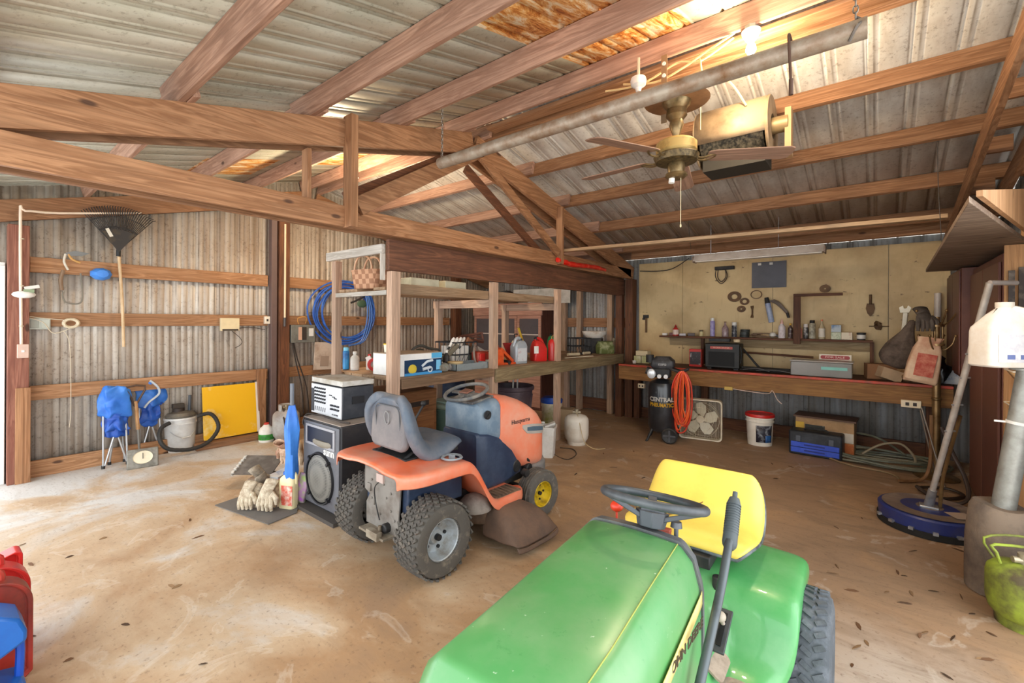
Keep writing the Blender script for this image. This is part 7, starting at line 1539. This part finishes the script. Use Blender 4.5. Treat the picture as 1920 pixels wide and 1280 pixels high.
# blower drum on purlin
q = onY(1383, 252, 3.80); t = T('blower_drum', 'dusty cylindrical blower with open side bolted between two roof purlins', 'blower', q, 0); DR = K('#a08a6c', .6, .1, '#6c5840', 4, .8)
mb = MB(); rows = [[V((x, .22 * math.cos(R(a)), .22 * math.sin(R(a)))) for a in range(-60, 215, 12)] for x in (-.26, .22)]
obj('drum', mb.loft(rows, caps=False, closed=False), DR, t, solid=.006)
obj('squirrel_cage', MB().lathe([(.17, -.24), (.17, .20)], (0, 0, 0), (0, 90, 0), 40), K('#2c281e', .7, 0, '#8a7c60', 30, .8), t)
obj('end_ring', MB().lathe([(.09, 0), (.22, 0), (.225, .012), (.22, .02), (.09, .02), (.09, 0)], (.22, 0, 0), (0, 90, 0), 36), DR, t); obj('end_ring', MB().lathe([(.0, 0), (.22, 0), (.22, .01)], (-.27, 0, 0), (0, 90, 0), 36), DR, t)
obj('motor', MB().cyl((.22, 0, 0), (.34, 0, 0), .06, n=18), K('#8a7450', .5, .3), t); obj('bracket', MB().bx(.32, .36, -.04, .06, -.24, .10), K('#a8845c', .7), t); obj('lower_duct', MB().bx(-.24, .2, -.06, .2, -.26, -.16), K('#2c2820', .7), t); obj('wire', MB().tube([(.1, -.2, .12), (0, -.25, .3), (-.15, -.22, .4), (-.3, -.2, .38)], .008, 6, k=5), CW, t); obj('pull_cord', MB().cyl((-.2, -.26, .3), (-.2, -.26, 0), .003, n=5), CW, t)
# cobweb strings and small hanging wires
for px, y, z0, z1, lab in ((1290, 5.68, 2.83, 2.45, 'thin dark wire hanging from the purlin above the pale strip'), (1755, 4.90, 3.03, 2.2, 'fine grey string hanging near the right rafter')):
    q = bk(px, y, z0); S('hanging_string', MB().tube([q, q + V((.01, 0, (z1 - z0) * .5)), q + V((.03, 0, z1 - z0))], .003, 5, k=3), DKP, lab, 'string')
# dead leaves / chips on the floor
random.seed(21); LV = [K('#6a4a30', .9), K('#4c3624', .9), K('#8a6c4c', .9)]
proto = None
def leaf(p, rz, s_, m_):
    mb = MB(); L_ = .035 * s_
    mb.loft([[V((-L_, 0, 0)), V((-L_ * .4, .008 * s_, .004)), V((L_ * .4, .007 * s_, .006)), V((L_, 0, .002)), V((L_ * .4, -.007 * s_, .001)), V((-L_ * .4, -.006 * s_, .001))], [V((-L_, 0, .002)), V((-L_ * .4, .008 * s_, .006)), V((L_ * .4, .007 * s_, .008)), V((L_, 0, .004)), V((L_ * .4, -.007 * s_, .003)), V((-L_ * .4, -.006 * s_, .003))]])
    return mb
protos = []
for i in range(3):
    o = obj('dry_leaf', leaf(None, 0, 1, None), LV[i], None); o['label'] = 'small dry brown leaf scrap lying on the concrete floor'; o['category'] = 'leaf'; o['group'] = 'dry leaf scraps on the floor'; protos.append(o)
spots = [onZ(random.uniform(1560, 1860), random.uniform(960, 1270), 0) for i in range(34)] + [onZ(random.uniform(1050, 1500), random.uniform(840, 900), 0) for i in range(14)] + [onZ(random.uniform(30, 420), random.uniform(960, 1250), 0) for i in range(12)]
for i, q in enumerate(spots):
    o = protos[i] if i < 3 else protos[i % 3].copy()
    if i >= 3: COL.objects.link(o)
    o.location = (q.x, q.y, .0005); o.rotation_euler = (0, 0, random.uniform(0, 6)); o.scale = (random.uniform(.5, 1.2), random.uniform(.5, 1.2), 1)

# ---------------------------------------------------------------- shared groups of repeated things
GR = {'roof_purlin': 'roof purlins', 'wall_rail': 'timber rails on the walls', 'timber_post': 'timber posts of the barn', 'gable_rafter': 'rafters along the gables', 'rafter_block': 'blocks between the right gable rafters',
      'work_glove': 'work gloves', 'milk_crate': 'black milk crates', 'folding_chair': 'folded blue camp chairs', 'ivory_box': 'ivory boxes on the upper shelf', 'plastic_can': 'red plastic cans in a row', 'metal_ring': 'rings hung on the tan wall',
      'small_packet': 'small packets on the wall shelf', 'small_box': 'small boxes on the wall shelf', 'outlet_box': 'electrical outlet boxes', 'white_tube': 'white tubes behind the mower', 'white_stick': 'white sticks in the trash can', 'light_bulb': 'glowing bare bulbs',
      'paper_roll': 'paper rolls on the shelf', 'gas_cylinder': 'gas cylinders', 'squeeze_bottle': 'bottles and cans on the wall shelf', 'hanging_string': 'thin wires hanging from the roof', 'plywood_board': 'plywood boards at the upper right'}
for o in SC.objects:
    if o.parent is None and 'group' not in o:
        b_ = o.name.split('.')[0]
        if b_ in GR: o['group'] = GR[b_]
        elif b_ in ('bottle', 'jar', 'spray_can', 'tin_can') and abs(o.location.z - SZ) < .01: o['group'] = 'bottles and cans on the wall shelf'
